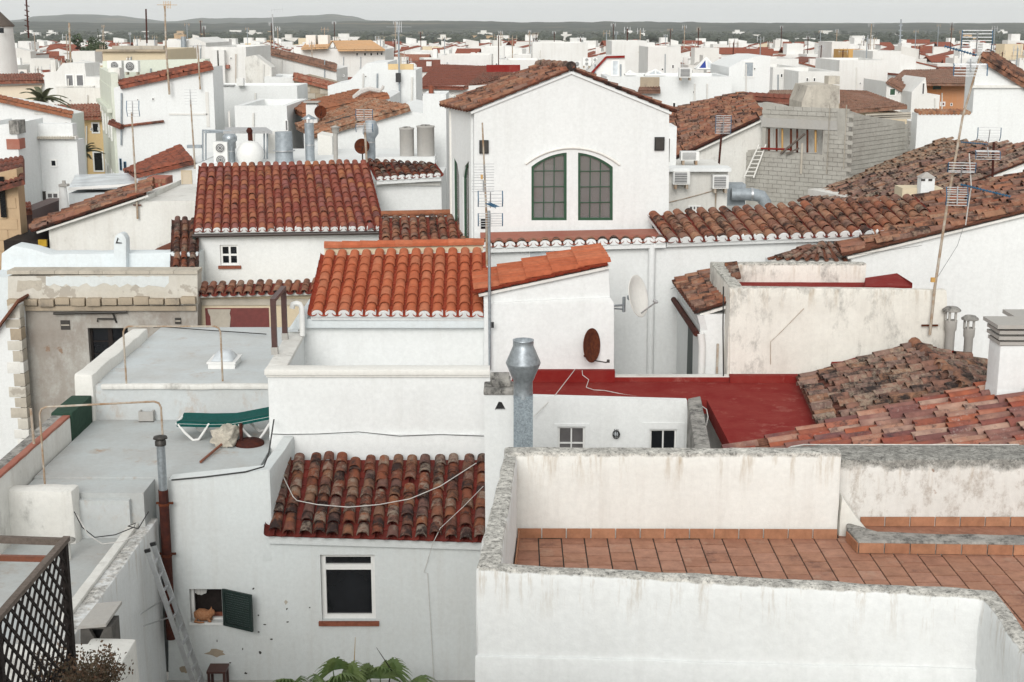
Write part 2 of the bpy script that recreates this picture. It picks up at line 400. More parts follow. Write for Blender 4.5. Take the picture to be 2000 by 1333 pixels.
def rough(o, bevel=.03, cut=.35, amp=.012, scale=2.2, seg=2):
    """hand-plastered look: rounded arrises and a gently uneven surface"""
    me = o.data; bm = bmesh.new(); bm.from_mesh(me)
    bmesh.ops.remove_doubles(bm, verts=bm.verts, dist=.0005)
    bmesh.ops.dissolve_limit(bm, angle_limit=.02, verts=bm.verts, edges=bm.edges)
    es = [e for e in bm.edges if len(e.link_faces) == 2 and e.calc_face_angle(0) > .5]
    if bevel: bmesh.ops.bevel(bm, geom=es, offset=bevel, segments=seg, affect='EDGES', profile=.6)
    bmesh.ops.triangulate(bm, faces=[f for f in bm.faces if len(f.verts) > 4])
    for _ in range(6):
        es = [e for e in bm.edges if e.calc_length() > cut]
        if not es or len(bm.verts) > 30000: break
        bmesh.ops.subdivide_edges(bm, edges=es, cuts=1, use_grid_fill=True)
        bmesh.ops.triangulate(bm, faces=[f for f in bm.faces if len(f.verts) > 4])
    L = WL(o)
    for v in bm.verts:
        w = (v.co+L)*scale; v.co += mnoise.noise_vector(w)*amp + mnoise.noise_vector(w*3.1)*amp*.4
    for f in bm.faces: f.smooth = True
    bmesh.ops.recalc_face_normals(bm, faces=bm.faces)
    bm.to_mesh(me); bm.free()
    try: me.set_sharp_from_angle(angle=R(38))
    except Exception: pass
    return o

# ------------------------------------------------------------------ roofs
def plane_pts(E0, E1, slope, pxs, flip=1):
    """plane through the eave E0-E1 rising by slope away from the viewer; returns the points seen at pixels pxs"""
    u = (E1-E0).normalized(); hb = V(-u.y, u.x, 0).normalized()
    if hb.y < 0: hb = -hb
    v = (hb*flip+V(0, 0, slope)); n = u.cross(v).normalized()
    return [PP(x, y, E0, n) for x, y in pxs]
def tile_mesh(name, w, L, kind, mat, lift=.03, seg=6):
    m = MB(); vs = []; fs = []
    th = .014
    def arc(rr, hh, y, z0, up):
        return [V(-math.cos(math.pi*k/seg)*rr, y, z0+(math.sin(math.pi*k/seg)*hh if up else (1-math.sin(math.pi*k/seg))*hh)) for k in range(seg+1)]
    if kind == 'cover':
        r0, r1 = w*.415, w*.36; h0, h1 = r0*.84, r1*.84
        A = arc(r0, h0, 0, lift, True); B = arc(r1, h1, L, 0, True); C = arc(r0-th, h0-th, 0, lift, True); D = arc(r1-th, h1-th, L*.5, 0, True)
    else:
        r0, r1 = w*.36, w*.41; h0 = h1 = w*.24
        A = arc(r0, h0, 0, 0, False); B = arc(r1, h1, L, 0, False); C = [p+V(0, 0, -th) for p in A]; D = [p+V(0, L*.4, -th) for p in A]
    n = seg+1
    vs = A+B+C+D
    for k in range(seg):
        fs += [(k, k+1, n+k+1, n+k), (k+1, k, 2*n+k, 2*n+k+1), (2*n+k+1, 2*n+k, 3*n+k, 3*n+k+1)]
    m.add(vs, fs, True); me = m.mesh(name, (0, 0, 0), mat)
    try: me.set_sharp_from_angle(angle=R(50))
    except Exception: pass
    return me
def roofbasis(E0, E1, R0, R1):
    u = (E1-E0+R1-R0).normalized(); v = (R0-E0+R1-E1); v = (v-u*v.dot(u)).normalized(); n = u.cross(v)
    if n.z < 0: n = -n
    return u, v, n
def tiled_roof(parent, E0, E1, R0, R1, nc, nr, cover, pan, pans='join', mortar=None, jit=1.0, clip=None, deck='whitewash_dirty', lip=.0, limit=300, over=.09, stag=0.0):
    """barrel-tile roof on the quad eave(E0,E1) - ridge(R0,R1): every cover tile its own object"""
    u, v, n = roofbasis(E0, E1, R0, R1)
    w = ((E1-E0).length+(R1-R0).length)/2/nc; L = ((R0-E0).length+(R1-E1).length)/2; e = L/nr
    me = [tile_mesh('cover_tile', w*k, e*1.2, 'cover', cover, lift=.028*max(.8, e/.3)) for k in (1, .96, 1.04)]
    mp = tile_mesh('pan_tile', w, e*1.12, 'pan', pan)
    W0 = WL(parent); rnd = random.Random(hash((round(E0.x, 2), nc, nr)) & 0xffff)
    dk = MB(); o = n*-.02
    a = [E0-v*.0+o, E1+o, R1+o, R0+o]
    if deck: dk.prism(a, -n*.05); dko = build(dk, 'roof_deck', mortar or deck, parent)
    def put(mesh, nm, pos, vv):
        uu = vv.cross(n).normalized(); uu = uu if uu.dot(u) > 0 else -uu
        ax = rnd.gauss(0, .012)*jit
        nn = uu.cross(vv)
        if nn.dot(n) < 0: uu = -uu; nn = -nn
        M = Matrix((uu, vv, uu.cross(vv))).transposed().to_4x4()
        ob = bpy.data.objects.new(nm, mesh); ob.parent = parent
        ob.matrix_basis = Matrix.Translation(pos-W0) @ M @ Matrix.Rotation(ax, 4, 'Z') @ Matrix.Rotation(rnd.gauss(0, .008)*jit, 4, 'X')
        COL.objects.link(ob)
    spots = []; rest = MB(); restp = MB()
    for i in range(nc):
        s = (i+.5)/nc; b, t = lerp(E0, E1, s), lerp(R0, R1, s); vv = (t-b).normalized(); ee = (t-b).length/nr
        sg = rnd.uniform(0, 1)*stag*ee; sag = rnd.gauss(0, .006)*jit
        for j in range(nr):
            if clip and not clip((i+.5)/nc, (j+.5)/nr): continue
            spots.append((b+vv*(ee*j-over*.6+(sg if j else 0)+rnd.gauss(0, .01)*jit)+n*(w*.13+rnd.gauss(0, .004)*jit)+u*(sag+rnd.gauss(0, .004)*jit), vv))
    spots.sort(key=lambda q: (q[0]-EYE).length)
    for k, (p, vv) in enumerate(spots):
        p = p+n*(mnoise.noise(p*.9)*.012*min(jit, 2))+u*(mnoise.noise(p*.7+V(7, 3, 1))*.012*min(jit, 2))
        if jit >= 1 and rnd.random() < .02: p = p-vv*rnd.uniform(.04, .12)+n*.01; vv = (vv+u*rnd.uniform(-.12, .12)).normalized()
        if k < limit: put(rnd.choice(me), 'cover_tile', p, vv)
        else:
            mm = rnd.choice(me); uu = vv.cross(n).normalized(); uu = uu if uu.dot(u) > 0 else -uu
            M = Matrix((uu, vv, n)).transposed()
            rest.add([p+M @ q.co for q in mm.vertices], [tuple(f.vertices) for f in mm.polygons], True)
    if rest.v: stuff(build(rest, 'cover_tiles', cover, parent))
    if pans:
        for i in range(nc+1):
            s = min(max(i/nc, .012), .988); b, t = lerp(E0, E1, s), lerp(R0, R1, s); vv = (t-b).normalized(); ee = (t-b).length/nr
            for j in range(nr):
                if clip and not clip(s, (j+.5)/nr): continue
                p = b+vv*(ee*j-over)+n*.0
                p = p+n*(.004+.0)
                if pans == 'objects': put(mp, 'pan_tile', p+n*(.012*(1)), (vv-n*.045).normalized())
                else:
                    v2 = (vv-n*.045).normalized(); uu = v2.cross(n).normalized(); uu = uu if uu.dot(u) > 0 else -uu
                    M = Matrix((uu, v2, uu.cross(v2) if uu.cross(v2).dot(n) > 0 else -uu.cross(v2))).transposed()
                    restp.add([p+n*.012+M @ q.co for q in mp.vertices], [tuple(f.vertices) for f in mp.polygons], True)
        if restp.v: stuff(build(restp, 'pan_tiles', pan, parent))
    if mortar:
        m = MB(); rr = w*.41
        for i in range(nc):
            if clip and not clip((i+.5)/nc, 0.01): continue
            c = lerp(E0, E1, (i+.5)/nc)-v*(over*.6)+n*(w*.13)
            arc = [c+u*(-math.cos(math.pi*k/10)*rr)+n*(math.sin(math.pi*k/10)*rr*.66+.014) for k in range(11)]
            arc = [c-u*rr*.85-n*(w*.13+.02)]+arc+[c+u*rr*.85-n*(w*.13+.02)]
            m.prism([p-v*(.02+lip) for p in arc], v*.1)
        a0, a1 = E0-v*(over*.6-.02), E1-v*(over*.6-.02)
        m.prism([a0-n*.12, a1-n*.12, a1-n*.012, a0-n*.012], v*.12)
        build(m, 'eave_mortar', mortar, parent)
    return u, v, n, w
def sheet_roof(parent, E0, E1, R0, R1, nc, nr, mat, name='roof', amp=None, t=.12, seg=4):
    """one mesh of barrel ridges in overlapping courses (too far off to pick out the tiles)"""
    u, v, n = roofbasis(E0, E1, R0, R1); w = ((E1-E0).length+(R1-R0).length)/2/nc; a = amp or w*.3
    rnd = random.Random(nc*31+nr); m = MB(); cols = nc*seg+1
    for j in range(nr):
        t0, t1 = j/nr, min(1, (j+1.12)/nr); vs = []
        for (tt, lift) in ((t0, .03), (t1, 0)):
            jj = [rnd.gauss(0, .006) for _ in range(nc+1)]
            for c in range(cols):
                s = c/(cols-1); ph = c % seg
                h = a*abs(math.sin(math.pi*ph/seg)) if seg > 2 else a*(ph % 2)
                vs.append(lerp(lerp(E0, E1, s), lerp(R0, R1, s), tt+jj[c//seg])+n*(h+lift))
        m.add(vs, [(c, c+1, cols+c+1, cols+c) for c in range(cols-1)], True)
        m.add([q for q in vs[:cols]]+[q-n*.035 for q in vs[:cols]], [(c+1, c, cols+c, cols+c+1) for c in range(cols-1)])
    m.prism([E0-n*.005, E1-n*.005, R1-n*.005, R0-n*.005], -n*t)
    o = build(m, name, mat, parent); return o
# ================================================================== FOREGROUND
ZF, ZP = H-5.94, H-4.89                    # terrace floor, parapet top
plaster('terrace_plaster', (.755, .77, .765), amount=.14, streak=.08, ztop=ZP, zband=.032, lichen=(.32, .31, .285))
plaster('terrace_plaster_back', (.755, .755, .72), amount=.22, streak=.25, ztop=ZP, zband=.055, lichen=(.32, .31, .285))
# ---- tiled roof terrace (right, front)
th = thing('terrace_house', 'white house with a terracotta tiled roof terrace behind lichen-topped parapets', 'house', V(2, 14, ZF-1))
def ringz(pts, z0, z1, mb=None):
    mb = mb or MB(); return mb.prism_rings([V(p.x, p.y, z0) for p in pts], [V(p.x, p.y, z1) for p in pts])
fA, fB = PZ(928, 1110, ZP), PZ(1918, 1166, ZP)       # front parapet, outer face
fAi, fBi = PZ(979, 1098, ZP), PZ(1945, 1151, ZP)
fC, fCi = PZ(2060, 1356, ZP), PZ(2060, 1306, ZP)
bA, bAi = PZ(985, 884, ZP), PZ(1010, 889, ZP)
ZB = H-9.5
o = build(ringz([fA, fB, fC, fCi, fBi, fAi], ZB, ZP), 'front_parapet', 'terrace_plaster', th); rough(o, .05, .2, .018)
o = build(ringz([fA+V(0, .02, 0), fAi+V(.0, -.02, 0), bAi, bA], ZF-2.2, ZP-.004), 'side_parapet', 'terrace_plaster', th); rough(o, .045, .22, .014)
YB = bA.y
bR = PZ(1646, 886, ZP).x
o = build(ringz([V(bA.x, YB-.0, 0), V(bR, YB-.03, 0), V(bR, YB+.22, 0), V(bA.x, YB+.25, 0)], ZF-2.2, ZP+.002), 'back_parapet', 'terrace_plaster_back', th); rough(o, .05, .22, .012)
# lower ledge of the front wall
m = MB(); fr = frame3(fA-V(0, .035, 0), fB-V(0, .035, 0)); a0 = fr.uv(930, 1283)[1]; a1 = fr.uv(1960, 1312)[1]; Lw = (fB-fA).length
slab(m, fr, [(-.01, ZB), (Lw, ZB), (Lw, a1), (-.01, a0)], (), .05, 0)
o = build(m, 'wall_base', 'whitewash', th); rough(o, .02, .25, .01)
# floor slab and its tiles
fl = build(ringz([V(-.05, 12.7, 0), V(7.6, 12.0, 0), V(7.6, 16.9, 0), V(-.05, 16.9, 0)], ZF-.3, ZF-.012), 'floor', 'dark_grout', th)
m2 = build(ringz([fBi+V(.02, 0, 0), fCi+V(.02, 0, 0), V(7.6, 8, 0), V(7.6, 12.0, 0)], ZF-.3, ZF-.012), 'floor', 'dark_grout', th)
tw, tl = .272, .29
def inner_x(y): return lerp(fAi.x, bAi.x, (y-fAi.y)/(bAi.y-fAi.y))
tile_me = MB().box((0, 0, 0), (tw-.016, tl-.026, .016)).mesh('floor_tile', (0, 0, 0), 'tile_floor')
fW = WL(fl); cnt = 0; rnd = random.Random(5)
for i in range(0, 29):
    x = .04+(i+.5)*tw; off = rnd.choice((0, .5))*tl+rnd.uniform(-.05, .05)
    off = (i % 2)*.5*tl+((i*.37) % 1)*tl*.3
    y = 15.985-tl/2-off+tl*.5
    first = True
    while y > 9.5:
        fy = lerp(fAi.y, fBi.y, (x-fAi.x)/(fBi.x-fAi.x))
        if x < fBi.x+.0 and y < fy-.05: break
        if x > fBi.x:
            rx = lerp(fBi.x, fCi.x, (y-fBi.y)/(fCi.y-fBi.y))
        top = y+tl/2
        if x > inner_x(y)+.05 and y+tl/2 < 16.0 and not (x > 4.0 and y > 15.5):
            t_ = bpy.data.objects.new('floor_tile', tile_me); t_.parent = fl; t_.location = V(x, y, ZF-.004+rnd.uniform(-.0015, .0015))-fW
            t_.rotation_euler = (rnd.gauss(0, .002), rnd.gauss(0, .002), rnd.gauss(0, .003)); COL.objects.link(t_); cnt += 1
            if first and y+tl/2 < 15.93:      # cut piece against the wall
                gap = 15.985-(y+tl/2)
                c_ = bpy.data.objects.new('floor_tile', tile_me); c_.parent = fl; c_.scale = (1, (gap-.012)/tl, 1)
                c_.location = V(x, y+tl/2+gap/2, ZF-.004)-fW; COL.objects.link(c_)
            first = False
        y -= tl
sk = MB().box((0, 0, 0), (tw-.012, .014, .118)).mesh('skirting_tile', (0, 0, 0), 'tile_skirt')
def skirt(parent, A, B, z, n=None):
    d = (B-A); L = d.length; n = n or int(L/tw); ang = math.atan2(d.y, d.x); w0 = WL(parent)
    for i in range(n):
        p = lerp(A, B, (i+.5)/n); s_ = bpy.data.objects.new('skirting_tile', sk); s_.parent = parent
        s_.location = V(p.x, p.y, z)-w0; s_.rotation_euler = (rnd.gauss(0, .01), 0, ang+rnd.gauss(0, .006)); s_.scale = (L/n/tw, 1, 1); COL.objects.link(s_)
skirt(th, V(.06, 15.985-.012, 0), V(bR-.02, 15.955-.012, 0), ZF+.065)
skirt(th, V(inner_x(12.9)+.03, 12.9, 0), V(inner_x(15.9)+.025, 15.9, 0), ZF+.065)
# low kerb on the terrace (right)
kz = ZF+.15
k0, k1, k2 = PZ(1655, 1034, kz), PZ(1677, 1057, kz), PZ(2080, 1062, kz)
kb = build(ringz([k0, k1, k2, k2+V(0, .27, 0), k1+V(.3, .3, 0), k0+V(.05, .25, 0)], ZF-.02, kz), 'kerb', 'lichen_stone', th); rough(kb, .02, .2, .012)
skirt(th, V(k0.x-.012, k0.y-.01, 0), V(k1.x-.012, k1.y-.02, 0), ZF+.07, 2); skirt(th, V(k1.x, k1.y-.016, 0), V(k2.x, k2.y-.016, 0), ZF+.07)
# ---- flaking boundary wall behind
ZW = H-5.1
plaster('flaking_wall', (.72, .71, .68), amount=.4, streak=.3, grime=((.42, .38, .34), .5, .6, 4.5), patch=(.30, .19, .13), patch_amt=.60, ztop=ZW-.01, zband=.13, lichen=(.19, .185, .17))
w0, w1 = P(1560, 900, 16.42), P(2080, 895, 16.42)
o = build(ringz([V(w0.x, 16.42, 0), V(w1.x, 16.42, 0), V(w1.x, 17.05, 0), V(w0.x, 17.05, 0)], ZF-2.2, ZW), 'boundary_wall', 'flaking_wall'); rough(o, .05, .2, .02)
tag(o, 'flaking white boundary wall with thick blackened coping behind the tiled terrace', 'wall')
fl3 = build(ringz([V(bR+.02, 15.9, 0), V(w1.x, 15.9, 0), V(w1.x, 16.405, 0), V(bR+.02, 16.405, 0)], ZF-.2, ZF-.006), 'landing', 'tile_floor', th)
skirt(th, V(bR+.35, 16.39, 0), V(w1.x, 16.39, 0), ZF+.06)
m = MB().tube([P(1538, 877, 17.0)]+[P(1545, 873, 16.7)]+[PZ(x, 871+.4*math.sin(x), ZW)+V(0, 0, .012) for x in range(1570, 2040, 60)], .009, 6)
tag(build(m, 'cable', 'cable_white'), 'white cable lying along the coping of the flaking wall', 'cable')

# ---- courtyard house (lower left, white wall with two windows and old tile roof)
CH = thing('courtyard_house', 'white two-window house wall under an old mossy tile roof, facing the yard', 'house', V(-2.5, 22, H-10.2))
fc = Frame((330, 1050), 21.0, (940, 1050), 21.0)
outl = [(fc.uv(329, 938)), fc.uv(524, 918), fc.uv(527, 1036), fc.uv(950, 1050), fc.uv(953, 1400), fc.uv(329, 1400)]
hw = rect(fc, 627, 1084, 733, 1213); hc = rect(fc, 371, 1151, 434, 1216)
m = MB(); slab(m, fc, outl, [rloop(hw), rloop(hc)], .28)
o = build(m, 'wall', 'whitewash_cool', CH)
m = MB(); u_ = [fc.uv(329, 960), fc.uv(950, 1060)]
m.box2(V(fc.O.x+.02, 21.55, H-10.3), V(fc.pt(fc.uv(950, 1050)[0], 0).x, 22.9, H-7.9)); build(m, 'rear_wall', 'whitewash_cool', CH)
m = MB(); m.box2(V(fc.O.x+.02, 21.281, H-10.3), V(fc.O.x+1.6, 21.3, H-7.5)); build(m, 'room_backing', 'dark_wood', CH)  # dark sheet behind the cat window stands in for the unlit room
window(CH, fc, hw, d=.10, fw=.07, ft=.06, sill='terracotta_sill', sill_out=.05)
tb = MB(); vv_ = fc.uv(680, 1112)[1]; slab(tb, fc, rloop((hw[0]+.05, vv_-.045, hw[2]-.05, vv_+.045)), (), .05, .092); build(tb, 'window_transom', 'white_paint', CH)
# cat window: frame, rag of curtain, open shutter
wn = MB(); slab(wn, fc, rloop(hc), [rloop((hc[0]+.045, hc[1]+.03, hc[2]-.01, hc[3]-.02))], .06, .12); w_ = build(wn, 'window', 'white_paint', CH)
q = MB(); slab(q, fc, rloop((hc[0]-.02, hc[1]-.035, hc[2], hc[1]-.002)), (), .2, -.03); build(q, 'sill', 'white_paint', w_)
q = MB(); slab(q, fc, rloop((hc[0]+.03, hc[1], hc[2]-.01, hc[1]+.09)), (), .02, .19); build(q, 'lower_rail', 'terracotta_sill', w_)
m = MB(); pts = []
for k in range(15):
    t = k/14; pts.append((hc[0]+.05+t*.26, .15+.012*math.sin(k*1.9)))
vs = []; 
for (uu, dd) in pts: vs += [fc.pt(uu, hc[3]-.02, dd), fc.pt(uu, hc[3]-.13-.03*math.sin(uu*19)+(.09 if uu > hc[0]+.24 else 0), dd)]
m.add(vs, [(2*k, 2*k+2, 2*k+3, 2*k+1) for k in range(14)], True); build(m, 'curtain', 'curtain', w_)
hA, hB = fc.pd(435, 1186, -.02), P(491, 1194, 20.72)
fs_ = frame3(hA, hB); Ls = (V(hB.x-hA.x, hB.y-hA.y, 0)).length
z0, z1 = fc.uv(435, 1221)[1], fc.uv(435, 1150)[1]
m = MB(); slab(m, fs_, rloop((0, z0, Ls, z1)), [rloop((.045, z0+.05, Ls-.045, z1-.05))], .035); sh = build(m, 'shutter', 'dark_green_paint', CH)
for k in range(13):
    zz = z0+.06+(z1-z0-.12)*(k+.5)/13; m = MB()
    a, b = fs_.pt(.045, zz, .0175), fs_.pt(Ls-.045, zz, .0175); m.bar(a, b, .032, .007, up=fs_.N*-.7+V(0, 0, .7)); build(m, 'slat', 'dark_green_paint', sh)
# roof
E0, E1 = P(522, 1041, 20.85), P(952, 1054, 20.85)
R0, R1 = plane_pts(E0, E1, .37, [(546, 897), (955, 897)])
cu_, cv_, cn_, cw_ = tiled_roof(CH, E0, E1, R0, R1, 15, 9, 'tile_old', 'tile_old_pan', pans='objects', mortar=None, jit=1.8, stag=.35, deck='tile_old_pan')
m = MB(); m.prism([lerp(E0, E1, t)+V(0, .06, -.03-.1*0) for t in (0, 1)]+[V(E1.x, E1.y+.06, E1.z-.2), V(E0.x, E0.y+.06, E0.z-.2)], V(0, .12, 0)); build(m, 'eave_mortar', 'whitewash_cool', CH)
CHO = E0+cn_*.155
# left stub of the wall: parapet return by the roof
m = MB(); p0 = fc.at(524, 918); ringz([V(p0.x-.16, 21.0, 0), V(p0.x+.02, 21.0, 0), V(p0.x+.12, 22.95, 0), V(p0.x-.06, 22.95, 0)], H-8.2, p0.z-.01, m)
o = build(m, 'parapet_return', 'whitewash_cool', CH); rough(o, .03, .3, .01)
# wear on the wall: chipped patches and marks
def blotch(fr, px, py, w, h, seed, d=-.004, n=13, th_=.006):
    r_ = random.Random(seed); c = fr.uv(px, py); k = 22.2/FPX
    pts = []
    for i in range(n):
        a = 2*math.pi*i/n; rr = r_.uniform(.55, 1.15); pts.append(fr.pt(c[0]+math.cos(a)*w*k/2*rr, c[1]+math.sin(a)*h*k/2*rr, d))
    return MB().prism(pts, fr.N*th_)
for i, (x, y, w, h) in enumerate(((420, 1275, 44, 18), (362, 1307, 22, 22))):
    build(blotch(fc, x, y, w, h, i+3), 'bare_patch', 'stone', CH)
for i, (x, y, w, h) in enumerate(((495, 1150, 5, 5), (505, 1202, 4, 4), (517, 1220, 7, 3), (562, 1215, 7, 3), (505, 1235, 6, 4), (530, 1249, 8, 5), (508, 1275, 6, 8), (474, 1268, 3, 6), (424, 1252, 2, 7), (450, 1295, 6, 4), (560, 1190, 4, 4), (561, 1189, 3, 3), (480, 1315, 6, 5), (605, 1187, 3, 3))):
    build(blotch(fc, x, y, w, h, i+40, n=7), 'wall_mark', 'dark_steel', CH)
build(blotch(fc, 558, 1176, 9, 12, 77, n=4), 'wall_mark', 'pale_stone_face', CH)

# ---- terrace block behind that roof (white wall, capped parapet)
TB = thing('parapet_house', 'white house block with a capped parapet around an empty roof terrace', 'house', V(-2.4, 24, H-9))
ZPT = H-5.56; XL = P(517, 722, 22.95).x; XR = P(957, 722, 22.95).x
XL2 = P(562, 648, 25.9).x
m = MB(); m.box2(V(XL+.04, 22.95, H-10), V(XR, 23.2, ZPT-.1)); o = build(m, 'wall', 'whitewash', TB); rough(o, .02, .4, .008)
m = MB(); m.box2(V(XL+.05, 22.89, H-10), V(XR-.01, 22.95, P(700, 850, 22.9).z)); o = build(m, 'wall_base', 'whitewash', TB); rough(o, .012, .3, .012)
m = MB(); m.box2(V(XL, 22.88, ZPT-.1), V(XR, 23.22, ZPT)); o = build(m, 'parapet_cap', 'whitewash_warm', TB); rough(o, .02, .3, .006)
m = MB(); m.box2(V(XL+.03, 22.91, ZPT-.135), V(XR, 23.1, ZPT-.1)); build(m, 'cap_moulding', 'whitewash_dirty', TB)
m = MB(); ringz([V(XL+.04, 23.2, 0), V(XL+.3, 23.2, 0), V(XL2+.3, 25.9, 0), V(XL2+.02, 25.9, 0)], H-9, ZPT-.08, m); build(m, 'side_wall', 'whitewash', TB)
m = MB(); ringz([V(XL, 23.22, 0), V(XL+.33, 23.22, 0), V(XL2+.33, 25.88, 0), V(XL2-.0, 25.88, 0)], ZPT-.08, ZPT-.003, m); o = build(m, 'side_cap', 'whitewash_dirty', TB); rough(o, .02, .3, .006)
m = MB(); m.box2(V(XL+.3, 23.2, H-9), V(XR, 25.9, H-6.4)); build(m, 'terrace_floor', 'roof_membrane_pale', TB)
for k, (x, yb, yt) in enumerate(((537, 691, 590), (557, 663, 566))):
    b = PZ(x, yb, ZPT); m = MB(); zt = P(x, yt, b.y).z; m.box2(V(b.x-.045, b.y-.045, ZPT+.12), V(b.x+.045, b.y+.045, zt)); 
    po = build(m, 'post', 'brown_paint', None); tag(po, ('brown steel pergola post on the side parapet, the one at its outer end', 'brown steel pergola post on the side parapet, the one by the tiled roof')[k], 'post', 'pergola posts')
    m = MB(); m.box2(V(b.x-.055, b.y-.055, ZPT-.01), V(b.x+.055, b.y+.055, ZPT+.12)); build(m, 'post_foot', 'concrete', po)
    if k == 0: b0, zt0 = b, zt
m = MB(); m.bar(V(b0.x, b0.y-.05, zt0+.03), V(b.x, b.y+.05, zt+.03), .09, .06); tag(build(m, 'pergola_bar', 'brown_paint'), 'brown steel bar joining the two posts on the parapet', 'bar')
m = MB(); m.tube([P(531, 848, 22.86)]+[P(x, 850+y, 22.86) for x, y in ((560, -1), (620, -2), (700, -6), (730, -3), (780, 2), (860, -1), (945, 2))], .007, 5)
tag(build(m, 'cable', 'cable_black'), 'thin dark cable running along the ledge of the white wall above the old roof', 'cable')

# ---- orange-roofed house
OH = thing('orange_roof_house', 'white house with a new bright orange barrel-tile roof', 'house', V(-2.3, 27, H-9))
m = MB(); X0, X1 = P(582, 640, 25.9).x, P(946, 640, 25.9).x; ze = P(760, 615, 25.9).z
m.box2(V(X0, 25.9, H-9), V(X1, 28.0, ze-.06)); build(m, 'wall', 'whitewash', OH)
m = MB(); m.box2(V(X0-.0, 25.72, P(700, 640, 25.8).z), V(X1-.002, 25.9, P(700, 622, 25.8).z)); o = build(m, 'eave_ledge', 'whitewash_blue', OH); rough(o, .02, .3, .006)
m = MB(); m.prism([P(562, 646, 25.75), P(600, 642, 25.7), P(600, 616, 25.7), P(584, 612, 25.75)], V(0, 1.5, 0)); o = build(m, 'end_wall', 'whitewash_blue', OH); rough(o, .02, .3, .01)
E0, E1 = P(607, 613, 25.65), P(946, 615, 25.7); R0, R1 = plane_pts(E0, E1, .42, [(633, 497), (944, 490)])
u, v, n, w = tiled_roof(OH, E0, E1, R0, R1, 13, 8, 'tile_new', 'tile_new_pan', pans='objects', mortar='whitewash', jit=.5)
m = MB(); m.prism([R0-n*.1, R1-n*.1, R1+n*.06+v*.14, R0+n*.06+v*.14], v*.12); build(m, 'ridge_mortar', 'cream_plaster', OH)
nr_ = 9
for k in range(nr_):
    a, b = lerp(R0, R1, k/nr_)+v*.16+n*.10, lerp(R0, R1, (k+1.06)/nr_)+v*.16+n*.088; m = MB()
    prof = [v*(-.1)+n*.0, v*(-.08)+n*.055, n*.085, v*.08+n*.055, v*.1]
    m.prism_rings([a+p for p in prof], [b+p*.93 for p in prof]); build(m, 'ridge_tile', 'tile_new', OH)
# white elbow vent pipe beside it
m = MB(); pb = P(590, 630, 25.5); z_ = P(590, 600, 25.5).z
m.tube([V(pb.x, 25.5, pb.z-.25), V(pb.x, 25.5, z_), V(pb.x-.03, 25.5, z_+.05), V(pb.x-.09, 25.49, z_+.07), V(pb.x-.15, 25.48, z_+.06), V(pb.x-.17, 25.48, z_-.02)], .05, 12)
tag(build(m, 'vent_pipe', 'white_plastic'), 'white plastic elbow vent pipe at the corner of the orange roof', 'pipe')
# ---- small white block with lean-to orange roof
BK = thing('lean_to_house', 'white block with a small orange tile roof sloping sideways and a rusty dish', 'house', V(.6, 26, H-9))
fb = Frame((942, 600), 25.35, (1200, 600), 25.35)
m = MB(); slab(m, fb, [fb.uv(944, 800), fb.uv(1197, 800), fb.uv(1197, 700), fb.uv(1192, 585), fb.uv(1190, 521), fb.uv(944, 574)], (), 2.0)
o = build(m, 'wall', 'whitewash', BK); rough(o, .025, .4, .012)
m = MB(); slab(m, fb, [fb.uv(945, 800), fb.uv(1199, 800), fb.uv(1199, 592), fb.uv(1192, 580), fb.uv(1010, 588), fb.uv(945, 592)], (), .06, -.045)
o = build(m, 'wall_base', 'whitewash', BK); rough(o, .02, .25, .012)
E0, E1 = P(934, 573, 25.25), P(930, 541, 27.25); R0, R1 = P(1190, 518, 25.25), P(1172, 486, 27.25)
u, v, n, w = tiled_roof(BK, E0, E1, R0, R1, 7, 5, 'tile_new', 'tile_new_pan', pans='join', jit=.3)
# dishes
def dish(name, label, c, axis, rad, mat, depth=.16, squash=1):
    t = thing(name, label, 'satellite dish', Vector(c)); ax = Vector(axis).normalized()
    prof = [(rad*k/6, depth*rad*2*(k/6)**2) for k in range(0, 7)]+[(rad*1.01, depth*rad*2+.01), (rad*.98, depth*rad*2+.012)]+[(rad*k/6*.98, depth*rad*2*(k/6)**2+.015) for k in range(5, -1, -1)]
    prof[0] = (.001, 0); prof[-1] = (.001, .015)
    m = MB(); m.lathe(c, prof, 32, ax); build(m, 'reflector', mat, t); return t, ax
c = P(1150, 675, 25.05); t, ax = dish('satellite_dish', 'rusted round satellite dish on the white block wall above the red roof', c, (.84, -.52, .10), .31, 'rust', .09)
m = MB(); m.tube([c+V(.1, -.05, -.27), c+V(.3, -.2, -.27), c+V(.33, -.22, -.25)], .012, 6); m.box(c+V(.34, -.22, -.24), (.05, .05, .05)); build(m, 'arm', 'dark_steel', t)
m = MB(); m.tube([c, c+V(-.03, .3, -.03)], .025, 8); m.tube([c+V(-.08, .05, -.2), c+V(-.06, .3, -.28)], .012, 6); build(m, 'bracket', 'rust', t)
c = P(1238, 580, 26.2); t, ax = dish('satellite_dish', 'large white satellite dish on a side bracket in front of the long wall', c, (.85, -.47, .24), .40, 'whitewash_warm', .11)
m = MB(); m.tube([c, c-ax*.12], .05, 8); q = c-ax*.14+V(-.06, 0, -.14); m.tube([q+V(0, 0, .16), q-V(0, 0, .13)], .03, 8); m.tube([q, V(P(1196, 605, 26.2).x, 26.2, q.z+.0)], .022, 6); m.tube([q-V(0, 0, .08), V(P(1196, 612, 26.2).x, 26.2, q.z-.05)], .016, 6); build(m, 'bracket', 'galvanised', t)
m = MB(); low = c+V(.1, -.02, -.34); e_ = P(1282, 590, 25.75); m.tube([low, e_], .014, 6); m.lathe(e_, [(.02, -.03), (.035, 0), (.035, .06)], 10, (-.6, .5, .3)); build(m, 'arm', 'grey_plastic', t)

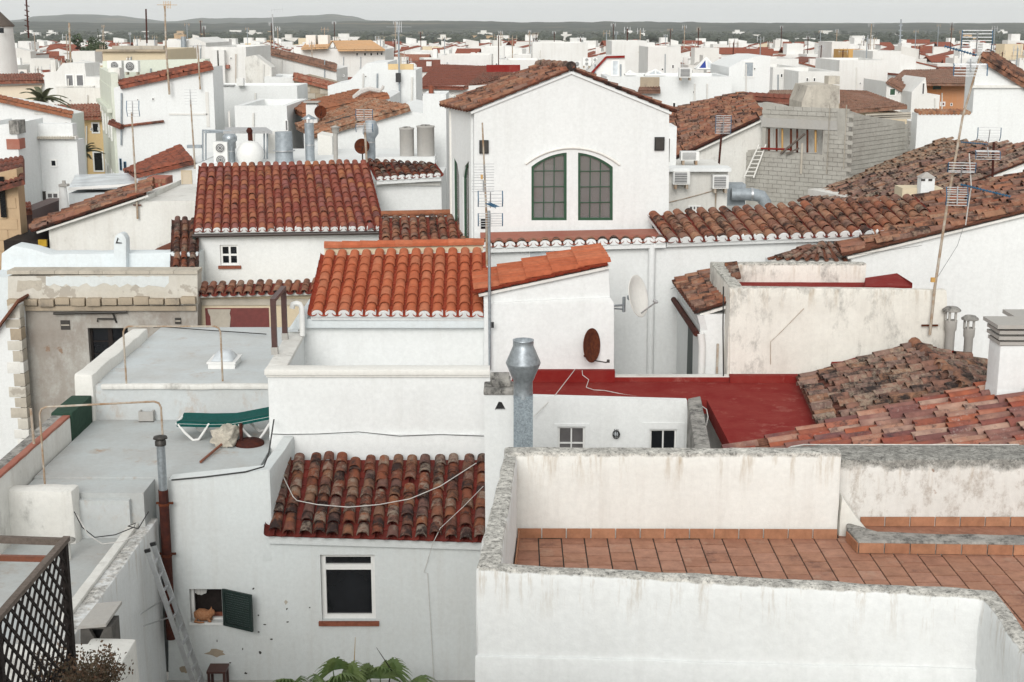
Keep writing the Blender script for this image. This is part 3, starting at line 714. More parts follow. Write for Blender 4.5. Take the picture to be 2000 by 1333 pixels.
# ---- red flat roof with the little court
RR = thing('red_roof_house', 'house with a red painted flat roof around a small white court', 'house', V(2.5, 23, H-9))
ZR = H-6.35
def pz(x, y, z=ZR): q = PZ(x, y, z); return V(q.x, q.y, 0)
yb_ = 25.33; YW = 23.9
xa, xb = P(985, 760, YW).x, P(1342, 780, YW).x
m = MB(); m.box2(V(xa, YW+.004, ZR-.25), V(pz(1385, 790).x, yb_, ZR)); build(m, 'roof', 'red_paint', RR)
c1, c2, c3 = pz(1566, 752), pz(1618, 838), pz(1640, 915)
m = MB(); x2 = pz(1385, 790).x; ringz([V(x2, yb_-.0, 0), V(x2, 20.2, 0), V(c3.x+.6, 20.2, 0), V(c2.x+.6, c2.y, 0), V(c1.x+.4, yb_, 0)], ZR-.25, ZR-.003, m); build(m, 'roof', 'red_paint', RR)
m = MB()
m.box2(V(P(1000, 730, 25.3).x, 25.16, ZR-.01), V(P(1200, 730, 25.3).x, 25.31, P(1100, 724, 25.2).z)); build(m, 'upstand', 'red_paint', RR)
m = MB(); m.box2(V(P(1200, 730, 25.3).x+.002, 25.22, ZR-.01), V(P(1425, 730, 25.3).x, 25.36, P(1300, 737, 25.25).z)); build(m, 'upstand', 'red_paint', RR)
m = MB(); m.box2(V(P(1200, 730, 25.3).x+.004, 25.24, P(1300, 737, 25.25).z), V(P(1425, 730, 25.3).x, 25.40, P(1300, 735, 25.25).z)); build(m, 'upstand_cap', 'whitewash_dirty', RR)
m = MB(); m.box2(V(P(1425, 730, 25.2).x+.002, 25.12, ZR-.012), V(P(1563, 730, 25.2).x, 25.29, P(1500, 733, 25.2).z)); build(m, 'upstand', 'red_paint', RR)
fw_ = Frame((1000, 800), YW-.16, (1342, 800), YW-.16)
m = MB(); h1 = rect(fw_, 1090, 835, 1142, 900); h2 = rect(fw_, 1269, 840, 1321, 905)
slab(m, fw_, [fw_.uv(940, 960), fw_.uv(1350, 960), fw_.uv(1342, 783), fw_.uv(940, 772)], [rloop(h1), rloop(h2)], .16)
o = build(m, 'court_wall', 'whitewash', RR)
m = MB(); m.box2(V(xa, YW+.003, ZR-1.9), V(x2-.25, YW+.1, ZR-.26)); build(m, 'room_backing', 'whitewash_warm', RR)
window(RR, fw_, h1, d=.05, fw=.03, ft=.05, nx=2, ny=2, mw=.025, pane='grey_glass'); window(RR, fw_, h2, d=.05, fw=.03, ft=.05, nx=2, ny=1, pane='dark_glass')
for (a, b, c_, d_, hh) in ((1082, 828, 1150, 900, h1), (1254, 826, 1336, 905, h2)):
    m = MB(); g = rect(fw_, a, b, c_, d_); slab(m, fw_, [(g[0], g[1]), (g[0], g[3]), (g[2], g[3]), (g[2], g[1]), (hh[2]+.02, g[1]), (hh[2]+.02, hh[3]+.02), (hh[0]-.02, hh[3]+.02), (hh[0]-.02, g[1])], (), .03, -.02); build(m, 'window_surround', 'whitewash', RR)
m = MB(); ringz([V(xb, YW-.05, 0), V(xb+.25, YW+.1, 0), V(pz(1384, 885).x, 20.3, 0), V(pz(1352, 885).x, 20.3, 0)], ZR-2, ZR+.05, m); o = build(m, 'court_coping', 'lichen_stone', RR); rough(o, .03, .25, .012)
# bulkhead lamp
c = fw_.at(1203, 847); t = thing('wall_lamp', 'small round black caged bulkhead lamp on the court wall between two windows', 'lamp', c+V(0, 0, -.1))
m = MB(); m.lathe(c, [(.06, 0), (.06, .03), (.001, .032)], 14, (0, -1, 0)); build(m, 'base', 'black_plastic', t)
m = MB(); m.lathe(c+V(0, -.03, 0), [(.045, 0), (.042, .05), (.02, .08), (.001, .085)], 14, (0, -1, 0)); build(m, 'lens', 'pale_glass', t)
m = MB()
for k in (-1, 0, 1): m.tube([c+V(k*.03, -.03, .085), c+V(k*.03, -.1, .05), c+V(k*.03, -.125, 0), c+V(k*.03, -.1, -.05), c+V(k*.03, -.03, -.085)], .006, 5)
m.tube([c+V(.06*math.cos(a), -.07, .075*math.sin(a)) for a in [2*math.pi*k/12 for k in range(13)]], .007, 5); build(m, 'cage', 'black_plastic', t)
# square chimney and duct in front
CHM = thing('chimney', 'white square chimney with a triangular smoke hole and stone cap', 'chimney', V(-.3, 20.6, H-9))
f_ = Frame((948, 850), 20.5, (1003, 850), 20.5); tri = [f_.uv(966, 801), f_.uv(988, 801), f_.uv(980, 786), f_.uv(974, 785)]
m = MB(); slab(m, f_, [f_.uv(948, 1040), f_.uv(1004, 1040), f_.uv(1003, 772), f_.uv(946, 772)], [tri], .06); m2_ = MB()
o = build(m, 'front', 'whitewash', CHM)
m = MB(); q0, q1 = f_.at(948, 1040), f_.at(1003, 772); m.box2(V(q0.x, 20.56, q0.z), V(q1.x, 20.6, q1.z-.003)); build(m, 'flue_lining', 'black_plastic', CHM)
m = MB(); m.box2(V(q0.x+.002, 20.6, q0.z), V(q1.x-.002, 20.95, q1.z-.002)); build(m, 'shaft', 'whitewash', CHM)
m = MB(); m.box2(V(q0.x-.02, 20.47, q1.z), V(q1.x+.02, 21.0, q1.z+.09)); o = build(m, 'cap', 'lichen_stone', CHM); rough(o, .02, .15, .01)
m = MB(); m.box2(V(q0.x+.1, 20.6, q1.z+.09), V(q1.x-.04, 20.9, q1.z+.2)); m.tube([V(q0.x+.08, 20.75, q1.z+.19), V(q1.x-.06, 20.75, q1.z+.19)], .1, 10); o = build(m, 'cap_tile', 'lichen_stone', CHM); rough(o, .02, .15, .012)
DU = thing('exhaust_duct', 'square galvanised exhaust duct topped by a round flared cowl', 'duct', V(.15, 19.9, H-9))
a, b = P(1003, 900, 19.9), P(1041, 776, 19.9)
m = MB(); m.box2(V(a.x, 19.9, a.z-.6), V(b.x, 20.18, b.z)); build(m, 'square_duct', 'spangled_zinc', DU)
cx_ = (a.x+b.x)/2; zz = lambda y: P(1020, y, 20.04).z
m = MB(); m.lathe((cx_, 20.04, 0), [(.145, zz(777)), (.14, zz(765)), (.135, zz(745)), (.15, zz(742)), (.25, zz(711)), (.253, zz(708)), (.15, zz(676)), (.15, zz(666)), (.155, zz(664)), (.13, zz(664)), (.13, zz(690))], 28); build(m, 'cowl', 'galvanised', DU)

# ---- weathered block (right)
WB = thing('weathered_block', 'stained white parapet block with a red roof inside and black streaks', 'house', V(4.7, 26.8, H-9))
ZT = H-4.6
plaster('block_stained', (.77, .75, .69), amount=.35, streak=.25, grime=((.11, .105, .095), .51, .68, 1.4), ztop=ZT, zband=.05, lichen=(.33, .32, .29))
f1 = Frame((1425, 600), 25.32, (1848, 600), 25.32)
m = MB(); slab(m, f1, [f1.uv(1425, 860), f1.uv(1848, 860), f1.uv(1850, 568), f1.uv(1425, 562)], (), .22); o = build(m, 'front_wall', 'block_stained', WB); rough(o, .03, .3, .014)
s0, s1 = f1.at(1426, 562), PZ(1387, 511, ZT)
m = MB(); ringz([V(s0.x, s0.y+.01, 0), V(s0.x+.24, s0.y+.2, 0), V(s1.x+.24, s1.y, 0), V(s1.x, s1.y, 0)], H-8, ZT-.002, m); o = build(m, 'side_wall', 'block_stained', WB); rough(o, .03, .3, .014)
p1_ = PZ(1692, 514, ZT); m = MB(); ringz([V(s1.x+.1, s1.y-.22, 0), V(p1_.x, s1.y-.26, 0), V(p1_.x, s1.y, 0), V(s1.x+.1, s1.y, 0)], H-8, ZT+.001, m); o = build(m, 'back_wall', 'block_stained', WB); rough(o, .04, .3, .014)
zr_ = PZ(1600, 548, H).z
m = MB(); ringz([V(s0.x+.2, 25.5, 0), V(P(1800, 560, 25.5).x, 25.5, 0), V(P(1800, 560, 25.5).x, 27.4, 0), V(p1_.x, 28, 0), V(s1.x+.2, 28, 0)], H-8, H-4.98, m); build(m, 'roof', 'red_paint', WB)
m = MB(); z_ = H-4.65; m.prism([P(1690, 560, 26.2), P(1782, 560, 26.2), P(1782, 553, 26.2), P(1752, 534, 27.6), P(1690, 543, 27.6)], V(0, .05, -.1)); build(m, 'roof_fillet', 'red_paint', WB)
for k in range(4):
    m = MB(); y0 = 520+k*7; m.tube([P(1416+k*4, y0, 27.6-k*.4), P(1440+k*2, y0-3, 27.6-k*.4)], .07, 8); build(m, 'spare_tile', 'tile_old', WB)
m = MB(); m.tube([P(1413, 560, 25.26), P(1412, 640, 25.25), P(1413, 735, 25.25)], .012, 6); build(m, 'cable', 'cable_black', WB)
m = MB(); m.bar(P(1402, 672, 25.7), P(1400, 732, 25.7), .04, .04); build(m, 'rusty_strip', 'rusty_pole', WB)
m = MB(); m.tube([P(1570, 603, 25.28), P(1526, 648, 25.28), P(1505, 668, 25.28), P(1505, 712, 25.28)], .005, 5); build(m, 'rust_line', 'rusty_pole', WB)
m = MB()
for px, py, s_ in ((1660, 702, .4),):
    pts = [f1.uv(1622, 712), f1.uv(1640, 714), f1.uv(1700, 703), f1.uv(1703, 694), f1.uv(1675, 697), f1.uv(1645, 706), f1.uv(1624, 707)]
    slab(m, f1, pts, (), .006, -.012)
build(m, 'paint_smear', 'red_paint', WB)
# ---- mossy hip roof beside it
HR = thing('mossy_roof_house', 'low house with a mossy two-sided tile roof against the stained block', 'house', V(5.5, 23.5, H-9))
E0, E1 = PZ(1610, 838, H-6.26), PZ(1567, 742, H-6.26); E0 = lerp(E1, E0, 1.28)
R1 = P(1785, 678, 25.15); R0 = PZ(1900, 775, R1.z); R0 = R1+(R0-R1)*1.2
u, v, n, w = tiled_roof(HR, E0, E1, R0, R1, 15, 8, 'tile_mossy', 'tile_dark_pan', pans='join', jit=3, stag=.8)
m = MB(); m.box2(V(E1.x+.25, min(E0.y, R0.y)+.1, H-9), V(R1.x+1.2, 25.3, H-6.4)); build(m, 'wall', 'whitewash', HR)
F0, F1 = P(1990, 845, R0.y+.3), P(1960, 722, 25.2)
tiled_roof(HR, F1, F0, R1, R0, 14, 5, 'tile_mossy', 'tile_dark_pan', pans='join', jit=3, stag=.8)
for k in range(10):
    a, b = lerp(R1, R0, k/10)+V(0, 0, .07), lerp(R1, R0, (k+1.15)/10)+V(0, 0, .055); m = MB(); m.tube([a, b], [.115, .095], 10); build(m, 'ridge_tile', 'tile_brown', HR)
m = MB(); m.prism([P(1805, 688, 25.2), P(1960, 716, 25.1), P(1960, 724, 25.0), P(1805, 697, 25.05)], V(0, .02, -.06)); build(m, 'flashing', 'red_paint_faded', HR)
# ---- pink tile roof in front of it
PK = thing('pink_tile_roof_house', 'house with big pale pink and brown barrel tiles just behind the flaking wall', 'house', V(5, 19, H-9))
E0, E1 = P(1390, 1050, 17.25), P(1420, 884, 21.2); R0, R1 = P(2120, 872, 17.25), P(2060, 727, 21.2)
tiled_roof(PK, E0, E1, R0, R1, 15, 11, 'tile_pink', 'tile_brown', pans='join', jit=1.2, stag=.7)
m = MB(); m.box2(V(E0.x+.3, 17.3, H-9), V(R0.x, 21.0, H-6.9)); build(m, 'wall', 'whitewash', PK)
# slatted chimney
SC_ = thing('chimney', 'white square chimney with a grey stacked-slab cap on the pink tile roof', 'chimney', P(1975, 800, 20.2))
a, b = P(1941, 795, 20.2), P(2012, 676, 20.2)
m = MB(); m.box2(V(a.x+.03, 20.2, a.z-.5), V(b.x, 20.7, b.z)); o = build(m, 'shaft', 'whitewash', SC_); rough(o, .02, .3, .005)
m = MB(); m.prism_rings([V(a.x, 20.15, a.z-.5), V(b.x+.03, 20.15, a.z-.5), V(b.x+.03, 20.75, a.z-.5), V(a.x, 20.75, a.z-.5)], [V(a.x+.028, 20.198, a.z+.25), V(b.x, 20.198, a.z+.25), V(b.x, 20.702, a.z+.25), V(a.x+.028, 20.702, a.z+.25)]); build(m, 'skirt', 'whitewash', SC_)
for k, (z, g) in enumerate(((0, .0), (.085, .02), (.17, .02), (.26, .07))):
    m = MB(); zb = b.z+z+.01; m.box2(V(a.x+.03-g-.02, 20.2-g-.02, zb), V(b.x+g, 20.7+g, zb+(.05 if k < 3 else .055))); m.box2(V(a.x+.1, 20.27, zb-.04), V(b.x-.06, 20.63, zb)); build(m, 'cap_slab', 'concrete', SC_)
SC2 = thing('chimney', 'second grey-capped chimney half hidden behind the slatted one', 'chimney', P(2010, 690, 21.5))
a = P(1990, 700, 21.5); m = MB(); m.box2(V(a.x, 21.5, a.z-1), V(a.x+.5, 22, P(1990, 642, 21.5).z)); build(m, 'shaft', 'whitewash', SC2)
m = MB(); zb = P(1990, 628, 21.4).z; m.box2(V(a.x-.1, 21.4, zb-.01), V(a.x+.6, 22.1, zb+.05)); m.box2(V(a.x, 21.5, P(1990, 642, 21.5).z), V(a.x+.5, 22, zb-.01)); build(m, 'cap', 'concrete', SC2)
# two cowled flue pipes
for k, (px, yt, yb2, r, lb) in enumerate(((1853, 603, 692, .085, 'taller grey concrete flue pipe with a disc cowl by the stained block'), (1889, 620, 702, .08, 'shorter grey concrete flue pipe with a disc cowl above the mossy roof'))):
    t = thing('flue_pipe', lb, 'flue', P(px, yb2, 25.2)); c = P(px, yb2, 25.2); zt = P(px, yt, 25.2).z; Lh = zt-c.z
    m = MB(); m.lathe((c.x, 25.2, 0), [(r, c.z-.35), (r, c.z+Lh*.5), (r*1.25, c.z+Lh*.55), (r*1.3, c.z+Lh*.75)], 14); build(m, 'pipe', 'concrete', t)
    m = MB(); 
    for q in range(5): a_ = 2*math.pi*q/5+.3; m.bar(V(c.x+r*1.1*math.cos(a_), 25.2+r*1.1*math.sin(a_), c.z+Lh*.72), V(c.x+r*1.1*math.cos(a_), 25.2+r*1.1*math.sin(a_), zt-.03), .035, .035)
    build(m, 'cowl_posts', 'concrete', t)
    m = MB(); m.lathe((c.x, 25.2, zt), [(r*1.9, -.045), (r*1.95, -.02), (r*1.2, .03), (.001, .045)], 16); build(m, 'cowl', 'lichen_stone', t)
    m = MB(); m.lathe((c.x, 25.2, 0), [(r*1.04, c.z-.3), (r*1.04, c.z+.08)], 14); build(m, 'painted_foot', 'red_paint', t)
# ================================================================== LEFT FOREGROUND
FH = thing('flat_roof_house', 'house with a pale grey stepped flat roof beside the alley, holding the sun lounger', 'house', V(-6, 24, H-10))
XP0, XP1 = -7.78, -7.48
m = MB(); m.box2(V(XP1, 21.285, H-10.2), V(XL+.06, 24.6, H-6.9)); m.box2(V(XP1+.002, 20.6, H-10.2), V(-5.6, 21.28, H-6.93)); build(m, 'lower_roof', 'roof_membrane', FH)
m = MB(); m.box2(V(XP1, 24.6, H-10.2), V(XL+.07, 29.6, H-6.25)); o = build(m, 'upper_roof', 'roof_membrane_pale', FH); rough(o, .06, .5, .012)
m = MB(); m.box2(V(XP1+.15, 24.54, H-6.33), V(XL+.06, 24.66, H-6.235)); o = build(m, 'step_kerb', 'whitewash_dirty', FH); rough(o, .03, .3, .012)
m = MB(); m.box2(V(XP0, 24.5, H-12), V(XP1+.03, 28.5, H-6.04)); o = build(m, 'parapet', 'whitewash_warm', FH); rough(o, .06, .35, .02)
m = MB(); ringz([V(XP0-.02, 18.9, 0), V(XP1-.06, 18.9, 0), V(XP1-.02, 24.5, 0), V(XP0-.02, 24.5, 0)], H-12, H-6.5, m); o = build(m, 'alley_wall', 'whitewash_dirty', FH); rough(o, .03, .35, .015)
m = MB(); ringz([V(XP0-.03, 18.9, 0), V(XP0+.15, 18.9, 0), V(XP0+.15, 23.3, 0), V(XP0-.03, 23.3, 0)], H-6.5, H-6.46, m); o = build(m, 'wall_coping', 'lichen_stone', FH); rough(o, .01, .25, .01)
m = MB(); ringz([V(XP0+.15, 18.9, 0), V(XP1-.04, 18.9, 0), V(XP1-.03, 23.3, 0), V(XP0+.15, 23.3, 0)], H-6.5, H-6.455, m); o = build(m, 'coping_bricks', 'red_paint_faded', FH); rough(o, .01, .25, .012)
m = MB(); ringz([V(XP0-.05, 23.3, 0), V(XP1+.0, 23.3, 0), V(XP1+.0, 24.49, 0), V(XP0-.05, 24.49, 0)], H-6.95, H-6.42, m); o = build(m, 'felt_patch', 'green_felt', FH); rough(o, .03, .3, .015)
m = MB(); m.box2(V(-11, 20.25, H-8.5), V(P(148, 1000, 20.3).x, 20.6, H-6.78)); o = build(m, 'weathered_pier', 'whitewash_dirty', FH); rough(o, .09, .2, .03)
m = MB(); m.box2(V(P(158, 1000, 20.6).x, 20.5, H-7.7), V(-5.8, 20.61, H-7.02)); build(m, 'roof_step', 'roof_membrane_pale', FH)
# stray roof cables
m = MB(); m.tube([P(535, 820, 22.8), P(525, 885, 21.4), P(515, 912, 20.98), P(480, 922, 20.98), P(400, 932, 20.98), P(335, 938, 20.98)], .012, 6); tag(build(m, 'cable', 'cable_black'), 'dark cable along the roof edge beside the sun lounger', 'cable')
m = MB(); m.tube([P(145, 1000, 20.2), P(160, 1030, 20.0), P(185, 1050, 19.6), P(225, 1045, 19.6), P(262, 1030, 19.7), P(265, 1022, 19.7), P(250, 1028, 19.7), P(270, 1033, 19.8), P(290, 1000, 20.3)], .008, 6); tag(build(m, 'cable', 'cable_black'), 'looped black cable sagging over the step of the flat roof', 'cable')
m = MB(); m.tube([P(150, 1005, 20.2), P(172, 1045, 19.7), P(200, 1063, 19.4), P(240, 1058, 19.4), P(285, 1035, 19.7)], .007, 6); tag(build(m, 'cable', 'cable_white'), 'white cable sagging below the black one over the roof step', 'cable')
m = MB(); m.tube([P(300, 640, 29.4), P(320, 639, 29.3), P(400, 645, 29.0), P(520, 653, 28.6)], .012, 6); tag(build(m, 'cable', 'cable_black'), 'dark cable across the far edge of the upper flat roof', 'cable')
# left low roof and yard walls
LR = thing('yard_wall', 'white wall with a worn sloping-looking coping along the left of the yard', 'wall', V(-5.6, 18, H-10.2))
plaster('yard_plaster', (.74, .76, .765), amount=.25, streak=.3, ztop=H-7.45, zband=.03, lichen=(.34, .33, .31))
m = MB(); m.box2(V(-5.78, 14.5, H-11), V(-5.5, 21.0, H-7.47)); o = build(m, 'wall', 'yard_plaster', LR); rough(o, .03, .35, .012)
m = MB(); m.box2(V(-5.84, 16.9, H-7.47), V(-5.70, 20.6, H-7.41)); o = build(m, 'coping', 'whitewash_dirty', LR); rough(o, .015, .3, .006)
LF = build(MB().box2(V(-12, 12, H-11), V(-5.78, 20.55, H-7.62)), 'low_flat_roof', 'roof_membrane'); tag(LF, 'low pale grey flat roof between the yard wall and the trellis', 'roof')
struct(build(MB().box2(V(-5.5, 8, H-11), V(2, 21.0, H-10.2)), 'yard_floor', 'concrete'))
tag(build(MB().box2(V(-18, -14, 0), V(1, 6.4, H-3.3)), 'yard_shade_block', 'whitewash'), 'unseen white house block below the viewpoint, added to shade the yard', 'house')  # unseen mass added under the camera to keep light off the yard
# pipe with cowl
c = P(331, 1150, 20.85); PI_ = thing('flue_pipe', 'tall pipe on the yard wall, rusty brown below and galvanised above, with a cap', 'flue', c)
zz = lambda y: P(320, y, 20.85).z
m = MB(); m.tube([V(c.x, 20.8, zz(1245)), V(c.x, 20.8, zz(955))], .075, 14); build(m, 'rusty_pipe', 'rusty_pipe', PI_)
m = MB(); m.tube([V(c.x, 20.8, zz(955)), V(c.x, 20.8, zz(868))], .065, 14); build(m, 'metal_pipe', 'galvanised', PI_)
m = MB(); m.lathe((c.x, 20.8, 0), [(.085, zz(868)), (.085, zz(860)), (.07, zz(858)), (.07, zz(855)), (.11, zz(855)), (.1, zz(851)), (.001, zz(848))], 16); build(m, 'cap', 'dark_steel', PI_)
for y in (983, 1082):
    m = MB(); z_ = zz(y); m.lathe((c.x, 20.8, z_), [(.085, -.02), (.085, .02)], 14); m.box((c.x, 20.85, z_), (.26, .03, .03)); build(m, 'clamp', 'rust', PI_)
# clothes frames
def frame_tube(label, pts, r=.017, mat='rusty_pole'): tag(build(MB().tube(pts, r, 8), 'clothes_line_frame', mat), label, 'frame', 'clothes line frames')
def arch(x0, yb0, x1, yb1, yt0, yt1, Y0, Y1):
    a, b, t0, t1 = P(x0, yb0, Y0), P(x1, yb1, Y1), P(x0, yt0, Y0), P(x1, yt1, Y1); t0.x, t1.x = a.x, b.x; d = (t1-t0).normalized()
    return [a, t0-V(0, 0, .1), t0-V(0, 0, .03)+d*.03, t0+d*.1, lerp(t0, t1, .5), t1-d*.1, t1-V(0, 0, .03)-d*.03, t1-V(0, 0, .1), b]
frame_tube('rusty white pipe frame over the lower flat roof near the capped flue', arch(88, 950, 318, 860, 796, 784, 20.8, 21.15))
frame_tube('thin rusty pipe frame on the step of the flat roof by the dome skylight', arch(247, 750, 435, 745, 638, 638, 24.62, 24.62))
m = MB().tube([P(68, 885, 21.6), P(60, 798, 21.6)], .022, 8); tag(build(m, 'clothes_post', 'rusty_pole'), 'short rusty post standing on the alley wall coping', 'post')
# skylight
c = PZ(437, 716, H-6.25); SK = thing('dome_skylight', 'small white dome skylight on the upper flat roof', 'skylight', c)
m = MB(); m.box(c+V(0, .1, .05), (.5, .62, .1)); m.box(c+V(0, .1, .115), (.54, .66, .03)); build(m, 'kerb', 'white_plastic', SK)
m = MB(); vs = []; fs = []
for i in range(9):
    for j in range(9):
        x, y = i/4-1, j/4-1; h = .16*max(0, (1-x**4))*max(0, (1-y**4)); vs.append(c+V(x*.2, .1+y*.26, .132+h))
fs = [(i*9+j, (i+1)*9+j, (i+1)*9+j+1, i*9+j+1) for i in range(8) for j in range(8)]; m.add(vs, fs, True); build(m, 'dome', 'pale_glass', SK)
# concrete block
c = PZ(288, 822, H-6.9); m = MB(); f_ = frame3(c+V(-.13, -.08, 0), c+V(.13, -.08, 0))
m.box2(c+V(-.13, -.1, 0), c+V(.13, .12, .015))
for a, b in ((V(-.13, -.1, 0), V(.13, -.07, .19)), (V(-.13, .09, 0), V(.13, .12, .19)), (V(-.13, -.07, 0), V(-.1, .09, .19)), (V(.1, -.07, 0), V(.13, .09, .19))): m.box2(c+a, c+b)
tag(build(m, 'concrete_block', 'concrete'), 'grey hollow concrete block on the flat roof near the step', 'block')
# sun lounger
L0 = PZ(352, 862, H-6.9); SL = thing('sun_lounger', 'white plastic sun lounger with a dark teal sling on the flat roof', 'sun lounger', L0)
zs = .33; yn, yf = L0.y+.0, L0.y+.62; x0 = L0.x-.05
m = MB(); prof = [(0, .0), (.12, .0), (.5, -.012), (.9, -.005), (1.05, .02), (1.5, .11), (1.75, .16)]
top = [(x0+a, b) for a, b in prof]; vs = []
for (x, b) in top: vs += [V(x, yn+.03, L0.z+zs+b+.01), V(x, (yn+yf)/2, L0.z+zs+b-.03), V(x, yf-.03, L0.z+zs+b+.01)]
nn = len(top); fs = [(3*i+j, 3*i+3+j, 3*i+4+j, 3*i+1+j) for i in range(nn-1) for j in range(2)]
m.add(vs, fs, True); m.add([q-V(0, 0, .012) for q in vs], [f[::-1] for f in fs], True)
m.add([V(x, yn+.012, L0.z+zs+b+.012) for x, b in top]+[V(x, yn+.012, L0.z+zs+b-.08) for x, b in top], [(i, i+1, nn+i+1, nn+i) for i in range(nn-1)], True)
build(m, 'sling', 'teal_fabric', SL)
m = MB()
for y in (yn+.035, yf-.02): m.tube([V(x, y, L0.z+zs+b-.03) for x, b in top], .024, 8)
m.tube([V(x0, yn+.035, L0.z+zs-.03), V(x0, yf-.02, L0.z+zs-.03)], .024, 8); build(m, 'frame', 'white_plastic', SL)
for y in (yn+.03, yf-.03):
    for lx in (x0+.02, x0+1.05):
        m = MB(); m.tube([V(lx, y, L0.z+zs-.04), V(lx+.11, y, L0.z+.14), V(lx+.24, y, L0.z+.01), V(lx+.34, y, L0.z+.02), V(lx+.44, y, L0.z+.16), V(lx+.53, y, L0.z+zs-.02)], .024, 8); build(m, 'leg', 'white_plastic', SL)
# parasol folded on the roof, and its base
c = PZ(487, 868, H-6.9); PB = thing('parasol_base', 'dark round parasol base with a stub tube beside the lounger', 'parasol base', c)
m = MB(); m.lathe(c, [(.25, 0), (.25, .04), (.2, .07), (.001, .08)], 22); build(m, 'disc', 'rusty_pipe', PB)
m = MB(); m.tube([c+V(-.13, 0, .05), c+V(-.13, 0, .36)], .03, 10); build(m, 'tube', 'rusty_pipe', PB)
a, b, e = PZ(392, 906, H-6.9)+V(0, 0, .03), PZ(432, 876, H-6.9)+V(0, 0, .06), PZ(472, 848, H-6.9)+V(0, 0, .22)
PU = thing('folded_parasol', 'folded dirty-cream parasol lying by its base with a reddish wooden pole', 'parasol', a)
m = MB(); m.tube([a, b, e], .022, 8); build(m, 'pole', 'red_wood', PU)
m = MB(); vs = []; seg = 22; nst = 12; d = (e-b).normalized(); x_ = d.orthogonal().normalized(); y_ = d.cross(x_); rn = random.Random(4)
for i in range(nst):
    t = i/(nst-1); rr = (.17, .2, .185, .17, .15, .14, .12, .11, .1, .095, .07, .02)[i]; cc = lerp(b, e, t*1.05)+V(0, 0, .06*(1-t))
    for k in range(seg):
        a_ = 2*math.pi*k/seg; r_ = rr*(1+.28*math.sin(a_*7+i*.5)*(.4+.6*(1-t))+rn.gauss(0, .05)); q = cc+(x_*math.cos(a_)+y_*math.sin(a_))*r_
        q.z = max(q.z, H-6.89); vs.append(q)
m.add(vs, [(i*seg+k, i*seg+(k+1) % seg, (i+1)*seg+(k+1) % seg, (i+1)*seg+k) for i in range(nst-1) for k in range(seg)], True); m.add(vs[:seg], [tuple(range(seg))]); build(m, 'canopy', 'dirty_canvas', PU)
# ladder
LA = thing('ladder', 'aluminium ladder leaning on the yard wall below the rusty pipe', 'ladder', PZ(395, 1333, H-10.2))
t0, t1 = P(289, 1079, 19.9), P(300, 1066, 20.25); b0 = PZ(399, 1358, H-10.2); b0 = V(-4.72, 20.0, H-10.2); b1 = V(-4.72, 20.38, H-10.2)
for a, b in ((b0, t0), (b1, t1)):
    m = MB(); m.bar(a, b, .03, .075, up=(1, 0, .3)); build(m, 'rail', 'aluminium', LA); m = MB(); m.bar(b, b+(b-a).normalized()*.05, .04, .085, up=(1, 0, .3)); build(m, 'end_cap', 'black_plastic', LA)
for k in range(11):
    t = .06+k*.086; m = MB(); m.bar(lerp(b0, t0, t), lerp(b1, t1, t), .03, .03); build(m, 'rung', 'aluminium', LA)
for (x0_, y0_, x1_, y1_, lb) in ((274, 1200, 322, 1170, 'upper thin steel rod sticking out over the ladder'), (280, 1223, 338, 1204, 'lower thin steel rod sticking out over the ladder')):
    m = MB().tube([P(x0_, y0_, 19.2), P(x1_, y1_, 20.7)], .011, 6); tag(build(m, 'steel_rod', 'aluminium'), lb, 'rod')
# chair behind the ladder
c = V(-4.62, 20.7, H-10.2); CR = thing('stool', 'small dark brown wooden stool behind the ladder foot', 'stool', c)
m = MB(); m.box(c+V(0, 0, .34), (.3, .3, .035)); build(m, 'seat', 'brown_paint', CR)
for sx in (-1, 1):
    for sy in (-1, 1): m = MB(); m.box(c+V(sx*.12, sy*.12, .16), (.04, .04, .32)); build(m, 'leg', 'brown_paint', CR)
# cat
sill = fc.pt((hc[0]+hc[2])/2-.12, hc[1], .03); cz = sill.z
m = MB(); k0 = fc.at(381, 1210); cb = V(k0.x, 21.06, cz)
path = [(0, .05), (.02, .085), (.07, .105), (.13, .105), (.19, .1), (.225, .125), (.25, .15), (.275, .145), (.295, .135), (.31, .13)]
rad = [.03, .08, .1, .098, .085, .068, .058, .054, .036, .012]
m.tube([cb+V(x, -.02*(i > 4), z) for i, (x, z) in enumerate(path)], rad, 14)
for s_ in (-1, 1): q = cb+V(.25, -.02+s_*.032, .19); m.add([q+V(-.02, -.016, 0), q+V(.02, -.016, 0), q+V(0, .018, 0), q+V(.0, 0, .05)], [(0, 1, 3), (1, 2, 3), (2, 0, 3), (2, 1, 0)])
m.tube([cb+V(.02, -.05, .05), cb+V(.0, -.09, .025), cb+V(.08, -.11, .02), cb+V(.15, -.105, .018)], [.022, .02, .018, .01], 8)
for s_ in (-1, 1): m.tube([cb+V(.2, s_*.045, .07), cb+V(.225, s_*.05-.01, .02), cb+V(.255, s_*.05-.01, .014)], [.03, .024, .016], 8)
ct = build(m, 'cat', 'ginger_fur'); tag(ct, 'ginger cat crouching on the sill of the shuttered window', 'cat')
